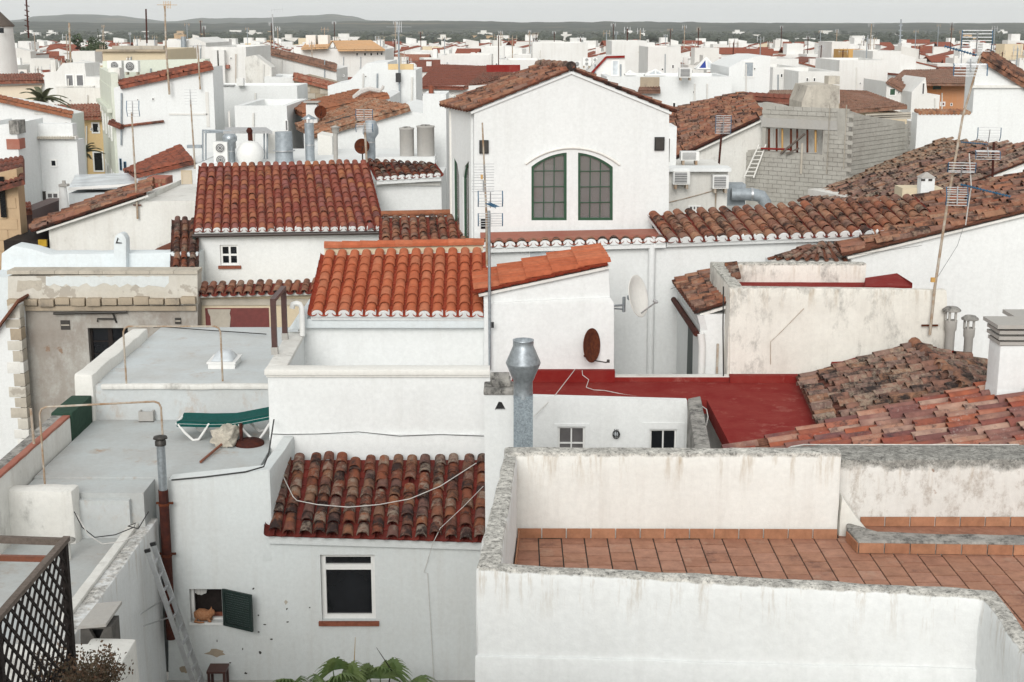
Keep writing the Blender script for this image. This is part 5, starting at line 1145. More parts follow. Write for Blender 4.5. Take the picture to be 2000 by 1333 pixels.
# ---- little eave house between long wall and stained block
EV = thing('side_eave_house', 'narrow white house side with a brown gutter and dark shutter beside the long wall', 'house', V(4, 28.5, 0))
E0, E1 = P(1366, 612, 25.8), P(1322, 553, 29.8); R0, R1 = P(1404, 600, 25.8), P(1404, 536, 29.8); R0 = V(E0.x+.62, E0.y, E0.z+.2); R1 = V(E1.x+.75, E1.y, E1.z+.22)
tiled_roof(EV, E0, E1, R0, R1, 14, 3, 'tile_brown', 'tile_dark_pan', jit=2)
m = MB(); m.prism([E0+V(.02, 0, -.02), E1+V(.02, 0, -.02), V(E1.x+.1, E1.y, 0), V(E0.x+.1, E0.y, 0)], V(.5, 0, 0)); build(m, 'wall', 'whitewash', EV)
m = MB(); m.prism([E0-V(.05, .1, .03), E1-V(.05, 0, .03), E1-V(-.04, 0, .32), E0-V(-.04, 0, .32)], V(.12, 0, 0)); build(m, 'fascia', 'whitewash', EV)
m = MB(); m.tube([E0-V(.06, .12, .36), E1-V(.06, 0, .36)], .06, 8); build(m, 'gutter', 'rusty_pipe', EV)
m = MB(); m.tube([E0-V(-.02, .1, .36), E0-V(-.06, .06, .6), E0-V(-.06, .02, 3)], .07, 10); build(m, 'downpipe', 'white_plastic', EV)
m = MB(); a = V(E0.x+.06, 0, 0); m.box2(V(lerp(E0, E1, .4).x+.02, 26.9, H-7.1), V(lerp(E0, E1, .4).x+.1, 27.7, H-5.75)); build(m, 'shutter', 'dark_green_paint', EV)
# ---- big right roof with white gable
BG = thing('big_gable_house', 'large white gable wall below a long weathered tile roof at the right edge', 'house', V(9, 31, 0))
f6 = Frame((1655, 600), 29.05, (2080, 600), 29.05)
m = MB(); slab(m, f6, [f6.uv(1662, 900), f6.uv(2090, 900), f6.uv(2090, 396), f6.uv(1662, 500)], (), 4.2); o = build(m, 'wall', 'whitewash', BG); rough(o, .02, .8, .03, 1.2)
E0, E1 = P(1655, 500, 28.95), P(1597, 443, 33.3); R0, R1 = P(2090, 395, 28.95), P(2040, 334, 33.3)
tiled_roof(BG, E0, E1, R0, R1, 15, 12, 'tile_brown', 'tile_dark_pan', jit=3, stag=.9)
m = MB(); E0, E1 = P(1650, 509, 29.2), P(1505, 507, 29.2); R0, R1 = P(1640, 487, 30.0), P(1600, 476, 30.0)
SV = thing('valley_roof', 'small triangular mossy tile roof tucked under the big roof corner', 'roof', P(1570, 508, 29.3)); tiled_roof(SV, E1, E0, P(1575, 484, 30.0), P(1618, 478, 30.0), 8, 3, 'tile_mossy', 'tile_dark_pan', jit=3)
m = MB(); m.prism([E1-V(0, 0, .05), E0-V(0, 0, .05), V(E0.x, E0.y, 4), V(E1.x, E1.y, 4)], V(0, .6, 0)); build(m, 'wall', 'whitewash', SV)
# ---- big brown roof further right, chimney on it
BR = thing('brown_roof_house', 'house with a broad brown mossy tile roof in front of the block-wall building', 'house', V(11, 37, 0))
E0, E1 = P(1600, 405, 36.5), P(1563, 393, 38.0); E0, E1 = P(1790, 402, 34.5), P(1563, 393, 39.5); R0, R1 = P(2060, 296, 35.5), P(1832, 279, 41)
tiled_roof(BR, E0, E1, R0, R1, 26, 14, 'tile_mossy', 'tile_dark_pan', jit=3, stag=.9)
m = MB(); m.prism([V(E0.x, E0.y, 0), V(E1.x+.2, E1.y, 0), V(R1.x, R1.y, 0), V(R0.x, R0.y, 0)], V(0, 0, E0.z-.15)); build(m, 'wall', 'whitewash_dirty', BR)
t = thing('chimney', 'small white chimney with a hipped cap between the tile roofs', 'chimney', P(1812, 388, 33.6)); a, b = P(1797, 392, 33.6), P(1827, 348, 33.6)
m = MB(); m.box2(V(a.x, 33.6, a.z-.4), V(b.x, 33.95, b.z)); o = build(m, 'shaft', 'whitewash', t); rough(o, .02, .3, .005)
m = MB(); cxx = (a.x+b.x)/2; m.prism_rings([V(a.x-.02, 33.58, b.z), V(b.x+.02, 33.58, b.z), V(b.x+.02, 33.97, b.z), V(a.x-.02, 33.97, b.z)], [V(cxx-.02, 33.76, b.z+.12), V(cxx+.02, 33.76, b.z+.12), V(cxx+.02, 33.8, b.z+.12), V(cxx-.02, 33.8, b.z+.12)]); build(m, 'cap', 'concrete', t)
for x in (1801, 1815): m = MB(); q = P(x, 352, 33.58); m.box((q.x+.03, 33.6, q.z), (.09, .03, .05)); build(m, 'vent', 'dark_steel', t)
m = MB(); q0, q1 = P(1762, 382, 33.9), P(1842, 368, 33.9); m.box2(V(q0.x, 33.9, q0.z-.6), V(q1.x, 34.6, q1.z)); SM = build(m, 'roof_kerb', 'cream_plaster'); tag(SM, 'cream kerb box behind the small white chimney', 'kerb')
# ================================================================== BACKGROUND, hand-placed
FOOT = []
def pane_on(th, fr, px, mat='dark_glass', frame='white_paint', fw=.06, sill=None, nx=1, ny=1, name='window'):
    r = rect(fr, *px); return window(th, fr, r, d=-.035, fw=min(fw, (r[2]-r[0])*.22), ft=.05, nx=nx, ny=ny, mw=.04, frame=frame, pane=mat, sill=sill, name=name)
def blk(label, x0, x1, yt, Y, depth=4, mat='whitewash', yt2=None, Y2=None, poly=None, name='house', wins=(), rim=True, cat='house', yb=None):
    """a house whose front is seen between pixels x0 and x1, at depth Y"""
    yt2 = yt if yt2 is None else yt2; Y2 = Y2 or Y
    fr = Frame((x0, yt), Y, (x1, yt2), Y2); A = fr.at((x0+x1)/2, yt)
    t = thing(name, label, cat, V(A.x, Y+depth/2, 0)); m = MB()
    if poly: pts = [fr.uv(*p) for p in poly]
    else: pts = [fr.uv(x0, yt), fr.uv(x1, yt2)]
    us = [p[0] for p in pts]; lo = [(max(us), 0.0), (min(us), 0.0)]
    if poly: slab(m, fr, pts+lo if pts[0][0] <= pts[-1][0] else pts[::-1]+lo, (), depth)
    else:
        (ua, va), (ub, vb) = pts
        if rim:
            slab(m, fr, [(ua, 0), (ub, 0), (ub, vb), (ua, va)], (), .22); slab(m, fr, [(ua+.01, 0), (ub-.01, 0), (ub-.01, vb-.4), (ua+.01, va-.4)], (), depth-.44, .22)
            slab(m, fr, [(ua, 0), (ub, 0), (ub, vb-.004), (ua, va-.004)], (), .22, depth-.22)
            for uu in (ua, ub-.22): slab(m, fr, [(uu+.003, 0), (uu+.217, 0), (uu+.217, vb-.01), (uu+.003, va-.01)], (), depth-.44, .22)
        else: slab(m, fr, [(ua, 0), (ub, 0), (ub, vb), (ua, va)], (), depth)
    build(m, 'wall', mat, t)
    for w in wins: pane_on(t, fr, w[:4], *(w[4:] if len(w) > 4 else ()))
    if Y >= 50 and name == 'house':                # drainpipes and small vents that such walls carry
        rr_ = random.Random(int(x0*7+yt*3)); top_ = max(yt, yt2)
        for k_ in range(rr_.choice((1, 2, 2))):
            xx = rr_.uniform(max(x0, 0)+6, x1-6); m = MB(); m.tube([fr.pd(xx, top_+14, -.05), fr.pd(xx-.5, top_+rr_.uniform(50, 120), -.05)], .035, 6); build(m, 'drainpipe', rr_.choice(('whitewash_far_dim', 'whitewash_warm', 'rusty_pole', 'galvanised_dull')), t)
        for k_ in range(rr_.choice((0, 1, 2))):
            xx = rr_.uniform(max(x0, 0)+8, x1-12); yy = top_+rr_.uniform(16, 45); sz = rr_.uniform(3, 6); pane_on(t, fr, (xx, yy, xx+sz, yy+sz*rr_.uniform(.8, 1.6)), rr_.choice(('dark_glass', 'grey_glass', 'ac_grille')))
    q0, q1 = fr.at(x0, yt), fr.at(x1, yt); FOOT.append((min(q0.x, q1.x), max(q0.x, q1.x), min(Y, Y2), max(Y, Y2)+depth))
    return t, fr
def sroof(th, a, b, c, d, nc, nr, mat, name='roof', **k):
    return sheet_roof(th, P(*a), P(*b), P(*c), P(*d), nc, nr, mat, name, **k)
def aircon(label, px0, py0, px1, py1, Y, fans=1, side=.35, grp='air conditioners', flat=False):
    a, b = P(px0, py1, Y), P(px1, py0, Y); t = thing('air_conditioner', label, 'air conditioner', V((a.x+b.x)/2, Y+side/2, a.z), grp)
    m = MB(); m.box2(V(a.x, Y, a.z), V(b.x, Y+side, b.z)); o = build(m, 'case', 'white_plastic', t)
    w, h = b.x-a.x, b.z-a.z
    for k in range(fans):
        c = V((a.x+b.x)/2-(w*.08 if fans == 1 else 0), Y-.005, a.z+h*(k+.5)/fans); r = min(w, h/fans)*.4
        m = MB()
        if flat: slab(m, frame3(V(a.x, Y, 0), V(b.x, Y, 0)), rloop((w*.08, a.z+h*.1, w*.82, b.z-h*.1)), (), .02, -.012)
        else: m.lathe(c, [(r, 0), (r, .012), (.001, .014)], 20, (0, -1, 0))
        g = build(m, 'fan_grille', 'ac_grille', t)
        m = MB()
        if flat:
            for q in range(6): m.box2(V(a.x+w*.08, Y-.022, a.z+h*(.14+q*.13)), V(a.x+w*.82, Y-.012, a.z+h*(.14+q*.13)+.012))
        else:
            for q in range(3): rr = r*(.35+.3*q); m.tube([c+V(rr*math.cos(x), -.02, rr*math.sin(x)) for x in [2*math.pi*i/18 for i in range(19)]], .006, 4, False)
        build(m, 'guard', 'white_plastic', g)
    for xx in (a.x+.04, b.x-.1): m = MB(); m.box2(V(xx, Y+.02, a.z-.12), V(xx+.06, Y+side, a.z)); build(m, 'foot', 'rusty_pole', t)
    return t
def grid_antenna(mb, c, w, h, n=8, yaw=0, tilt=0, mat=None):
    M = Matrix.Rotation(yaw, 3, 'Z') @ Matrix.Rotation(tilt, 3, 'X')
    for k in range(n): z = (k/(n-1)-.5)*h; mb.tube([c+M @ V(-w/2, .1*abs(2*k/(n-1)-1), z), c+M @ V(w/2, .1*abs(2*k/(n-1)-1), z)], .008, 4)
    return M
def mast(name, label, base, top, r=.025, mat='rusty_pole', grids=(), yagis=(), group=None, cat='antenna'):
    """TV mast: pole, grid reflectors (offset, w, h, yaw) with blue edges, yagi booms (height, length, yaw, n)"""
    t = thing(name, label, cat, base, group); m = MB(); m.tube([base, lerp(base, top, .5), top], [r, r*.9, r*.75], 7); build(m, 'pole', mat, t)
    for (f, w, h, yaw, tilt, n, blue) in grids:
        c = lerp(base, top, f); m = MB(); M = grid_antenna(m, c+V(0, -.12, 0), w, h, n, yaw, tilt); m.tube([c+V(0, -.12, 0)+M @ V(0, 0, -h/2), c+V(0, -.12, 0)+M @ V(0, 0, h/2)], .012, 5); m.tube([c, c+V(0, -.12, 0)], .012, 5); g = build(m, 'reflector', 'aluminium', t)
        if blue:
            for s in (-1, 1): m = MB(); m.tube([c+V(0, -.12, 0)+M @ V(s*w/2, .1*abs(q), q*h/2) for q in (-1, -.5, 0, .5, 1)], .02, 6); build(m, 'edge_strip', 'blue_plastic', g)
    for (f, L, yaw, n, ew, mt) in yagis:
        c = lerp(base, top, f); d = V(math.sin(yaw), math.cos(yaw), 0); s = V(d.y, -d.x, 0); m = MB(); m.tube([c-d*.15, c+d*L], .012, 5)
        for k in range(n): q = c+d*(L*k/(n-1)); m.tube([q-s*ew/2*(1-.3*k/n), q+s*ew/2*(1-.3*k/n)], .007, 4)
        build(m, 'boom', mt, t)
    return t
def duct(label, px, ybase, ytop, Y, r, prof=None, mat='galvanised', grp=None):
    c = P(px, ybase, Y); zt = P(px, ytop, Y).z; t = thing('metal_duct', label, 'duct', c, grp); h = zt-c.z
    m = MB(); pr = prof or [(1, 0), (1, 1)]; m.lathe(c, [(r*a, h*b) for a, b in pr], 20); build(m, 'pipe', mat, t)
    m = MB(); m.lathe(c, [(r*pr[0][0]*1.03, h*.45), (r*pr[0][0]*1.03, h*.48)], 20); build(m, 'collar', 'aluminium', t); return t, c, zt

# --- left edge
t, f = blk('orange sandstone house at the left edge below a brown tile roof', -60, 32, 352, 37, .5, 'sandstone', yt2=330, rim=False)
m = MB(); q0 = f.uv(32, 400)[0]
for j in range(9):
    for i in range(3):
        u1 = q0-i*.55-(j % 2)*.27; v1 = f.uv(10, 345)[1]-j*.28; m = MB(); slab(m, f, rloop((u1-.54, v1-.27, u1-.008, v1)), (), .03, -.02); build(m, 'stone_block', 'sandstone', t)
sroof(t, (-40, 375, 36.6), (46, 352, 36.6), (-40, 320, 40), (45, 305, 40), 9, 6, 'tile_far')
m = MB(); m.box2(P(2, 425, 36.9), P(8, 345, 36.95)); build(m, 'slit_window', 'dark_glass', t)
t, f = blk('dark brown block standing for the shaded gap beside the sandstone house, under a small tile eave', 30, 62, 412, 40, 3, 'brown_paint', rim=False); sroof(t, (28, 414, 39.7), (62, 411, 39.7), (30, 398, 41.5), (60, 395, 41.5), 5, 3, 'tile_far')  # brown block whose colour carries the shade of a narrow gap
t, f = blk('white house with a tall slanted wall and a scalloped cornice over one small black window', 34, 150, 274, 46, .8, 'whitewash', rim=False, wins=((98, 311, 112, 327), (91, 375, 117, 409, 'grey_glass', 'white_paint', .06, None, 2, 3)))
m = MB(); r_ = rect(f, 77, 374, 91, 410); slab(m, f, rloop(r_), (), .04, -.04); build(m, 'shutter', 'dark_steel', t)
m = MB(); slab(m, f, rloop(rect(f, 30, 266, 151, 272)), (), .3, -.16); co = build(m, 'cornice', 'whitewash_warm', t)
for k in range(22): m = MB(); c = f.pd(37+k*5.2, 269, -.18); m.tube([c+V(0, -.02, 0), c+V(0, .2, .02)], .045, 6); build(m, 'cornice_tile', 'pale_stone_face', co)
m = MB(); m.box2(f.pd(34, 268, -.05), f.pd(142, 242, .4)); build(m, 'attic_wall', 'whitewash', t)
t, f = blk('white gable house sloping down to the right with a thin pink tile verge', -30, 140, 225, 52, 1.6, 'whitewash', poly=[(-30, 190), (0, 195), (60, 205), (138, 224)])
sroof(t, (142, 225, 51.8), (138, 222, 53.8), (-30, 187, 51.8), (-30, 185, 53.8), 6, 16, 'tile_worn')
m = MB(); m.box2(f.pd(68, 224, -.03), f.pd(94, 218, .02)); build(m, 'vent_panel', 'whitewash_dirty', t)
t, f = blk('white side house with a red-capped stepped parapet at the picture edge', -40, 32, 250, 44, 2.5, 'whitewash', yt2=240)
m = MB(); m.box2(f.pd(14, 292, -.03), f.pd(38, 272, .5)); build(m, 'coping', 'red_paint_faded', t); m = MB(); m.box2(f.pd(20, 262, -.06), f.pd(36, 236, .6)); build(m, 'pier', 'lichen_stone', t)
t, f = blk('yellow ochre house with white-framed dark windows under a red tile roof', 130, 204, 232, 60, 6, 'yellow_plaster', rim=False, wins=((139, 240, 153, 260), (179, 239, 195, 261), (147, 297, 165, 340, 'dark_glass', 'white_paint'), (182, 296, 203, 336, 'dark_glass', 'white_paint')))
sroof(t, (104, 230, 59.6), (197, 229, 59.6), (98, 206, 64), (195, 203, 64), 15, 6, 'tile_far'); m = MB(); m.box2(f.pd(135, 233, -.25), f.pd(198, 229, .1)); build(m, 'cornice', 'whitewash', t)
t, f = blk('house with red tile roof above a beige canvas awning at the picture edge', -40, 88, 163, 70, 6, 'whitewash', rim=False); sroof(t, (-40, 160, 69.6), (86, 158, 69.6), (-40, 146, 74), (80, 144, 74), 22, 5, 'tile_far')
m = MB(); m.prism([f.pd(-40, 172, -.1), f.pd(84, 168, -.1), f.pd(84, 194, -1.2), f.pd(-40, 196, -1.2)], V(0, .03, .06)); build(m, 'awning', 'beige_awning', t)
t, f = blk('white stepped house with two closed grey roller shutters and a stub chimney', 86, 200, 140, 68, 2.5, 'whitewash_far', poly=[(86, 142), (110, 140), (122, 124), (165, 124), (168, 150), (200, 152), (200, 205)][:6], wins=((128, 145, 145, 170, 'ac_grille'), (148, 145, 165, 170, 'ac_grille')))
m = MB(); m.box2(f.pd(97, 145, .2), f.pd(105, 117, .6)); build(m, 'chimney', 'whitewash_dirty', t)
m = MB(); m.box2(f.pd(110, 171, -.15), f.pd(185, 168, .1)); build(m, 'ledge', 'whitewash_dirty', t); pane_on(t, f, (129, 196, 143, 200))
t, f = blk('white wall building with a low parapet between the shuttered house and the yellow house', 110, 205, 172, 66, 3, 'whitewash_dirty')
# big white blank wall with red strip roof
t, f = blk('large blank white house wall with a thin red tile edge climbing to the right', 222, 416, 168, 52, 1.8, 'whitewash', poly=[(222, 172), (236, 168), (415, 131), (416, 150)])
sroof(t, (234, 168, 51.8), (230, 162, 54), (416, 130, 51.8), (408, 123, 54), 7, 16, 'tile_far')
for k, px in enumerate(((234, 310, 238, 333), (242, 316, 247, 333))): pane_on(t, f, px, 'dark_glass', 'blue_plastic')
m = MB(); sroof(t, (236, 247, 51.6), (212, 237, 51.6), (262, 243, 53), (226, 231, 53), 6, 3, 'tile_far'); m.tube([f.pd(236, 247, -.1), f.pd(321, 237, -.1)], .05, 6); build(m, 'tile_edge', 'tile_far', t)
for (a, b, c_, d_) in ((330, 222, 405, 225), (404, 180, 407, 248), (447, 218, 449, 250)):
    m = MB(); m.box2(f.pd(a, max(b, d_), -.03), f.pd(max(c_, a+1), min(b, d_), .02)); build(m, 'wall_seam', 'whitewash_far_dim', t)
fG = frame3(P(200, 250, 60), P(222, 250, 52)); t = thing('house', 'pale green house flank with a row of tall dark shuttered windows on the street', 'house', V(-16.5, 56, 0)); m = MB(); Lg = (V(*(P(222, 250, 52)-P(200, 250, 60)))).length
zt_ = P(222, 172, 52).z; slab(m, fG, rloop((0, 0, 8.2, zt_)), (), .35); build(m, 'wall', 'palegreen_plaster', t)
for u_ in (1.2, 3.2, 5.2, 7.0):
    window(t, fG, (u_-.35, zt_-5.2, u_+.35, zt_-3.2), d=-.04, fw=.08, ft=.05, frame='white_paint')
    window(t, fG, (u_-.25, zt_-2.0, u_+.25, zt_-1.2), d=-.04, fw=.06, ft=.05, frame='white_paint')
m = MB(); slab(m, fG, rloop((0, zt_-.9, 8.2, zt_-.75)), (), .2, -.18); build(m, 'cornice', 'palegreen_plaster', t)
m = MB(); slab(m, fG, rloop((0, zt_, 8.2, zt_+.5)), (), .25, .02); build(m, 'parapet', 'palegreen_plaster', t)
aircon('tall double-fan air conditioner against the stone-coloured rooftop wall', 211, 119, 237, 156, 58, 2); aircon('white single-fan air conditioner beside the tall double-fan unit on the rooftop', 243, 119, 269, 141, 58, 1)
m = MB(); q = P(229, 168, 54); m.box2(V(q.x-.3, 54, q.z), V(q.x+.12, 54.6, P(229, 133, 54).z)); t = build(m, 'chimney', 'whitewash_dirty'); tag(t, 'square grey-white chimney in front of the rooftop air conditioners', 'chimney')
t, f = blk('pale stone roof storey with a cornice behind the air conditioners', 200, 325, 97, 84, 8, 'cream_plaster', rim=False, wins=((247, 114, 255, 117),)); m = MB(); m.box2(f.pd(190, 101, -.3), f.pd(324, 97, .3)); build(m, 'cornice', 'stone', t); m = MB(); m.box2(f.pd(218, 97, .1), f.pd(318, 90, .6)); build(m, 'parapet', 'pale_stone_face', t)
t, f = blk('low grey-green parapet wall behind the red tile edge of the blank wall', 200, 400, 120, 60, 1, 'palegreen_plaster', rim=False, yt2=116)
t, f = blk('white house with a small grey vent pipe and dark slit windows on the skyline side', 318, 402, 80, 95, 8, 'whitewash_far', poly=[(318, 80), (340, 78), (360, 82), (376, 74), (402, 84)], wins=((376, 90, 379, 99), (392, 88, 394, 98)))
m = MB(); m.tube([f.pd(362, 107, -.4), f.pd(361, 72, -.4)], .18, 8); build(m, 'vent_pipe', 'galvanised_dull', t)
t, f = blk('white building with two tall buttress piers and a small red box', 400, 480, 92, 78, 8, 'whitewash_far'); 
for a in (420, 434): m = MB(); m.box2(f.pd(a, 180, -.5), f.pd(a+7, 98, 0)); build(m, 'pier', 'whitewash_far', t)
m = MB(); m.box2(f.pd(443, 134, -.3), f.pd(449, 127, 0)); build(m, 'box', 'red_paint_faded', t)
t, f = blk('wide plain white wall block below the stepped roofs, left of the stone gable', 400, 580, 168, 58, 3, 'whitewash', wins=())
m = MB(); m.box2(f.pd(430, 168, -.1), f.pd(458, 166, .2)); build(m, 'ledge', 'grey_plastic', t); m = MB(); m.box2(f.pd(466, 167, -.4), f.pd(478, 153, -.05)); build(m, 'vent_box', 'white_plastic', t)
t, f = blk('tall white block with a parapet box behind the metal ducts', 458, 560, 207, 50, 5, 'whitewash', wins=((557, 235, 563, 256, 'ac_grille'),))
t, f = blk('weathered stone-and-white stub wall with a peaked top', 478, 530, 112, 66, 1.2, 'whitewash_dirty', poly=[(478, 112), (498, 108), (530, 132)])
t, f = blk('white house with a dark sloping tile edge falling to the right below the orange roof', 520, 660, 103, 88, 6, 'whitewash_far', poly=[(520, 102), (605, 122), (657, 136)])
sroof(t, (658, 137, 87.8), (650, 132, 94), (520, 102, 87.8), (515, 100, 94), 6, 20, 'tile_far_brown')
t, f = blk('bare stone gable wall of large blocks under a thin red verge', 574, 692, 152, 64, 5, 'stone', poly=[(574, 152), (692, 182)])
for j in range(6):
    for i in range(7):
        u0 = .1+i*.42+(j % 2)*.2; vt = f.uv(575, 160)[1]-j*.24-i*.03
        if f.pt(u0+.4, vt).z > lerp(f.at(574, 154), f.at(692, 184), (u0+.4)/2.75).z or u0 > 2.3: continue
        m = MB(); slab(m, f, rloop((u0, vt-.23, u0+.4, vt)), (), .03, -.025); build(m, 'stone_block', 'pale_stone_face' if (i+j) % 2 else 'stone', t)
sroof(t, (694, 183, 63.8), (690, 180, 68), (573, 152, 63.8), (572, 150, 68), 6, 14, 'tile_far')
t, f = blk('white roof wall with a scalloped tile coping beside the bare stone gable', 516, 574, 150, 65, 4, 'whitewash', yt2=152)
# brown roofs
t, f = blk('white house with a worn pale-brown tile roof carrying black pipes', 615, 832, 262, 43.9, 6, 'whitewash', poly=[(615, 266), (640, 258), (790, 214), (832, 224)])
sroof(t, (612, 264, 43.7), (577, 247, 48.5), (800, 210, 43.7), (724, 195, 48.5), 15, 11, 'tile_worn')
for k in range(5): m = MB(); m.tube([P(635+k*5, 243-k*1.5, 45), P(680+k*6, 230-k*1.5, 45)], .05, 6); build(m, 'black_pipe', 'cable_black', t)
t, f = blk('house with a long narrow brown tile roof and white cable bundle behind the worn roof', 592, 760, 222, 50, 5, 'whitewash', poly=[(592, 224), (745, 188), (760, 192)])
sroof(t, (590, 223, 49.8), (563, 211, 54), (760, 186, 49.8), (700, 178, 54), 14, 12, 'tile_worn')
m = MB()
for k in range(5): m.tube([P(690, 193-k, 50.5), P(705, 182-k*1.5, 50.5), P(722, 176-k, 50.5), P(742, 180-k, 50.5), P(749, 168+k, 50.5)], .05, 5)
tag(build(m, 'cable_bundle', 'cable_white'), 'tangle of white cables on the ridge of the narrow brown roof', 'cables')
t, f = blk('white sloping stair wall climbing to a square white block', 640, 760, 130, 60, 5, 'whitewash', poly=[(640, 168), (680, 160), (716, 124), (757, 122), (760, 160)])
t, f = blk('square white block with a yellow band carrying a thin mast', 756, 812, 137, 56, 4, 'whitewash'); m = MB(); m.box2(f.pd(757, 137, .3), f.pd(806, 126, .6)); build(m, 'band', 'yellow_plaster', t)
t, f = blk('white house with a broad mottled red tile roof and a dark doorway', 812, 992, 168, 78, 9, 'whitewash_far', rim=False, wins=((822, 181, 838, 190), (874, 184, 886, 192)))
sroof(t, (810, 169, 77.5), (905, 172, 77.5), (850, 126, 92), (965, 130, 92), 28, 14, 'tile_far'); sroof(t, (904, 172, 77.5), (1000, 150, 82), (960, 130, 92), (1005, 128, 92), 18, 14, 'tile_far'); m = MB(); m.box2(P(950, 141, 80), P(1016, 127, 80.3)); build(m, 'red_parapet', 'red_paint', t)
t, f = blk('tall plain white pillar block beside the brown roofs with a cowl pipe', 826, 871, 184, 39, 2, 'whitewash')
m = MB(); m.tube([f.pd(841, 184, .3), f.pd(841, 168, .3)], .07, 8); build(m, 'cowl_pipe', 'terracotta_sill', t)
t, f = blk('weathered wall slot house between the pillar block and the tower', 866, 905, 195, 41, 3, 'whitewash_dirty', wins=((870, 247, 882, 268, 'ac_grille'),)); m = MB(); m.box2(f.pd(870, 440, -.1), f.pd(893, 268, 0)); build(m, 'bare_panel', 'peeling_plaster', t)
t, f = blk('white house with a short mossy tile eave under the concrete flue pots', 736, 862, 346, 35.7, 2.6, 'whitewash', rim=False)
E0, E1 = P(736, 351, 35.4), P(862, 344, 35.4); R0, R1 = P(716, 314, 37.2), P(846, 322, 36.8); tiled_roof(t, E0, E1, R0, R1, 9, 6, 'tile_old', 'tile_red_pan', mortar='whitewash', jit=2)
m = MB(); m.box2(f.pd(733, 362, -.1), f.pd(860, 356, 0)); build(m, 'eave_ledge', 'whitewash_dirty', t)
# equipment platform behind the red tile roof
t, f = blk('equipment roof platform behind the red tile roof', 382, 850, 322, 37.6, 5, 'whitewash', rim=False); m = MB(); m.box2(f.pd(735, 318, -.2), f.pd(850, 306, .8)); build(m, 'ledge', 'whitewash', t)
aircon('tall two-fan air conditioner beside the white tank', 418, 278, 443, 324, 38, 2)
duct('slim galvanised duct with a conical cowl beside the tall air conditioner', 451, 324, 262, 38.3, .13, [(1, 0), (1, .72), (1.5, .8), (1.5, .92), (1, 1)], grp='rooftop ducts')
duct('wide galvanised duct with a flared foot in front of the white wall', 556, 326, 258, 38.3, .24, [(1.2, 0), (1, .22), (.95, 1)], 'galvanised_dull', 'rooftop ducts')
t, c, zt = duct('tall blue-grey galvanised duct with a cone hat', 606, 320, 241, 38.6, .125, None, 'galvanised_dull', 'rooftop ducts'); m = MB(); m.lathe((c.x, c.y, zt), [(.001, .24), (.21, .12), (.2, .11)], 16); 
for q in range(4): m.bar(V(c.x+.1*math.cos(q*1.57), c.y+.1*math.sin(q*1.57), zt-.02), V(c.x+.12*math.cos(q*1.57), c.y+.12*math.sin(q*1.57), zt+.13), .012, .012)
build(m, 'hat', 'galvanised', t)
duct('galvanised duct with a barrel-shaped cowl next to the small rusty dish', 725, 314, 236, 38, .12, [(1, 0), (1, .55), (1.75, .68), (1.75, .82), (1.1, 1)], 'galvanised_dull', 'rooftop ducts')
for k, (x0, x1, y0, lb) in enumerate(((780, 808, 251, 'narrower pale concrete flue pot on the white ledge'), (814, 848, 247, 'wider pale concrete flue pot on the white ledge'))):
    c = P((x0+x1)/2, 308, 37.6); r = (P(x1, 300, 37.6).x-P(x0, 300, 37.6).x)/2; zt = P(x0, y0, 37.6).z; t = thing('flue_pot', lb, 'flue', c); m = MB(); m.lathe((c.x, 37.8, c.z), [(r, 0), (r, zt-c.z-.05), (r*1.05, zt-c.z-.04), (r*1.05, zt-c.z), (r*.8, zt-c.z), (r*.8, zt-c.z-.3)], 22); build(m, 'pot', 'concrete', t); m = MB(); m.lathe((c.x, 37.8, zt), [(r*.8, -.02), (r*.5, .03), (.001, .04)], 14); build(m, 'lid', 'lichen_stone', t)
c = P(489, 302, 38.2); t = thing('water_tank', 'round white water tank with red valve fittings behind the tile roof', 'tank', P(489, 325, 38.2)); r = (P(516, 302, 38.2).x-P(462, 302, 38.2).x)/2
m = MB(); m.lathe(c, [(.001, -r)]+[(r*math.cos(R(a)), r*math.sin(R(a))) for a in range(-75, 90, 15)]+[(.001, r)], 24); build(m, 'tank', 'white_plastic', t)
m = MB(); m.tube([c+V(0, 0, r), c+V(0, 0, r+.22)], .05, 8); m.tube([c+V(.06, 0, r+.22), c+V(.09, -.1, -r)], .02, 6); m.lathe(c+V(0, 0, r+.2), [(.07, 0), (.09, .06), (.04, .14)], 10); build(m, 'valve', 'rusty_pipe', t)
t = thing('canopy', 'flat grey metal canopy on thin posts over the equipment roof', 'canopy', P(460, 322, 39.5)); a, b = P(452, 259, 39), P(530, 252, 40.2); m = MB(); m.prism([P(436, 257, 39), P(532, 257, 39), P(520, 249, 41), P(440, 249, 41)], V(0, 0, -.06)); build(m, 'sheet', 'grey_plastic', t)
for (x, y) in ((396, 322), (402, 322), (516, 322), (522, 322)): m = MB(); m.tube([P(x, y, 39.3), P(x, 256, 39.3)], .025, 6); build(m, 'post', 'galvanised_dull', t)
m = MB(); m.tube([P(395, 255, 39.3), P(452, 256, 39.3)], .025, 6); m.tube([P(399, 259, 39.3), P(452, 258, 39.3)], .025, 6); build(m, 'rail', 'galvanised_dull', t)
t = blk('beige equipment cabinet with a grey vent behind the ducts', 521, 545, 262, 41, 1.2, 'whitewash_warm', rim=False, cat='cabinet', name='cabinet')[0]
t = blk('white cabinet with a sloping lid beside the tall blue-grey duct', 620, 648, 262, 40.5, 1, 'whitewash_warm', rim=False, cat='cabinet', name='cabinet', yt2=267)[0]
m = MB(); m.tube([P(656, 318, 38), P(655, 252, 38)], .06, 10); m.lathe(P(655, 250, 38), [(.06, -.15), (.1, -.1), (.1, 0), (.15, .02), (.001, .06)], 12); tag(build(m, 'flue_pipe', 'concrete'), 'thin cream flue pipe with a cowl behind the tile roof', 'flue')
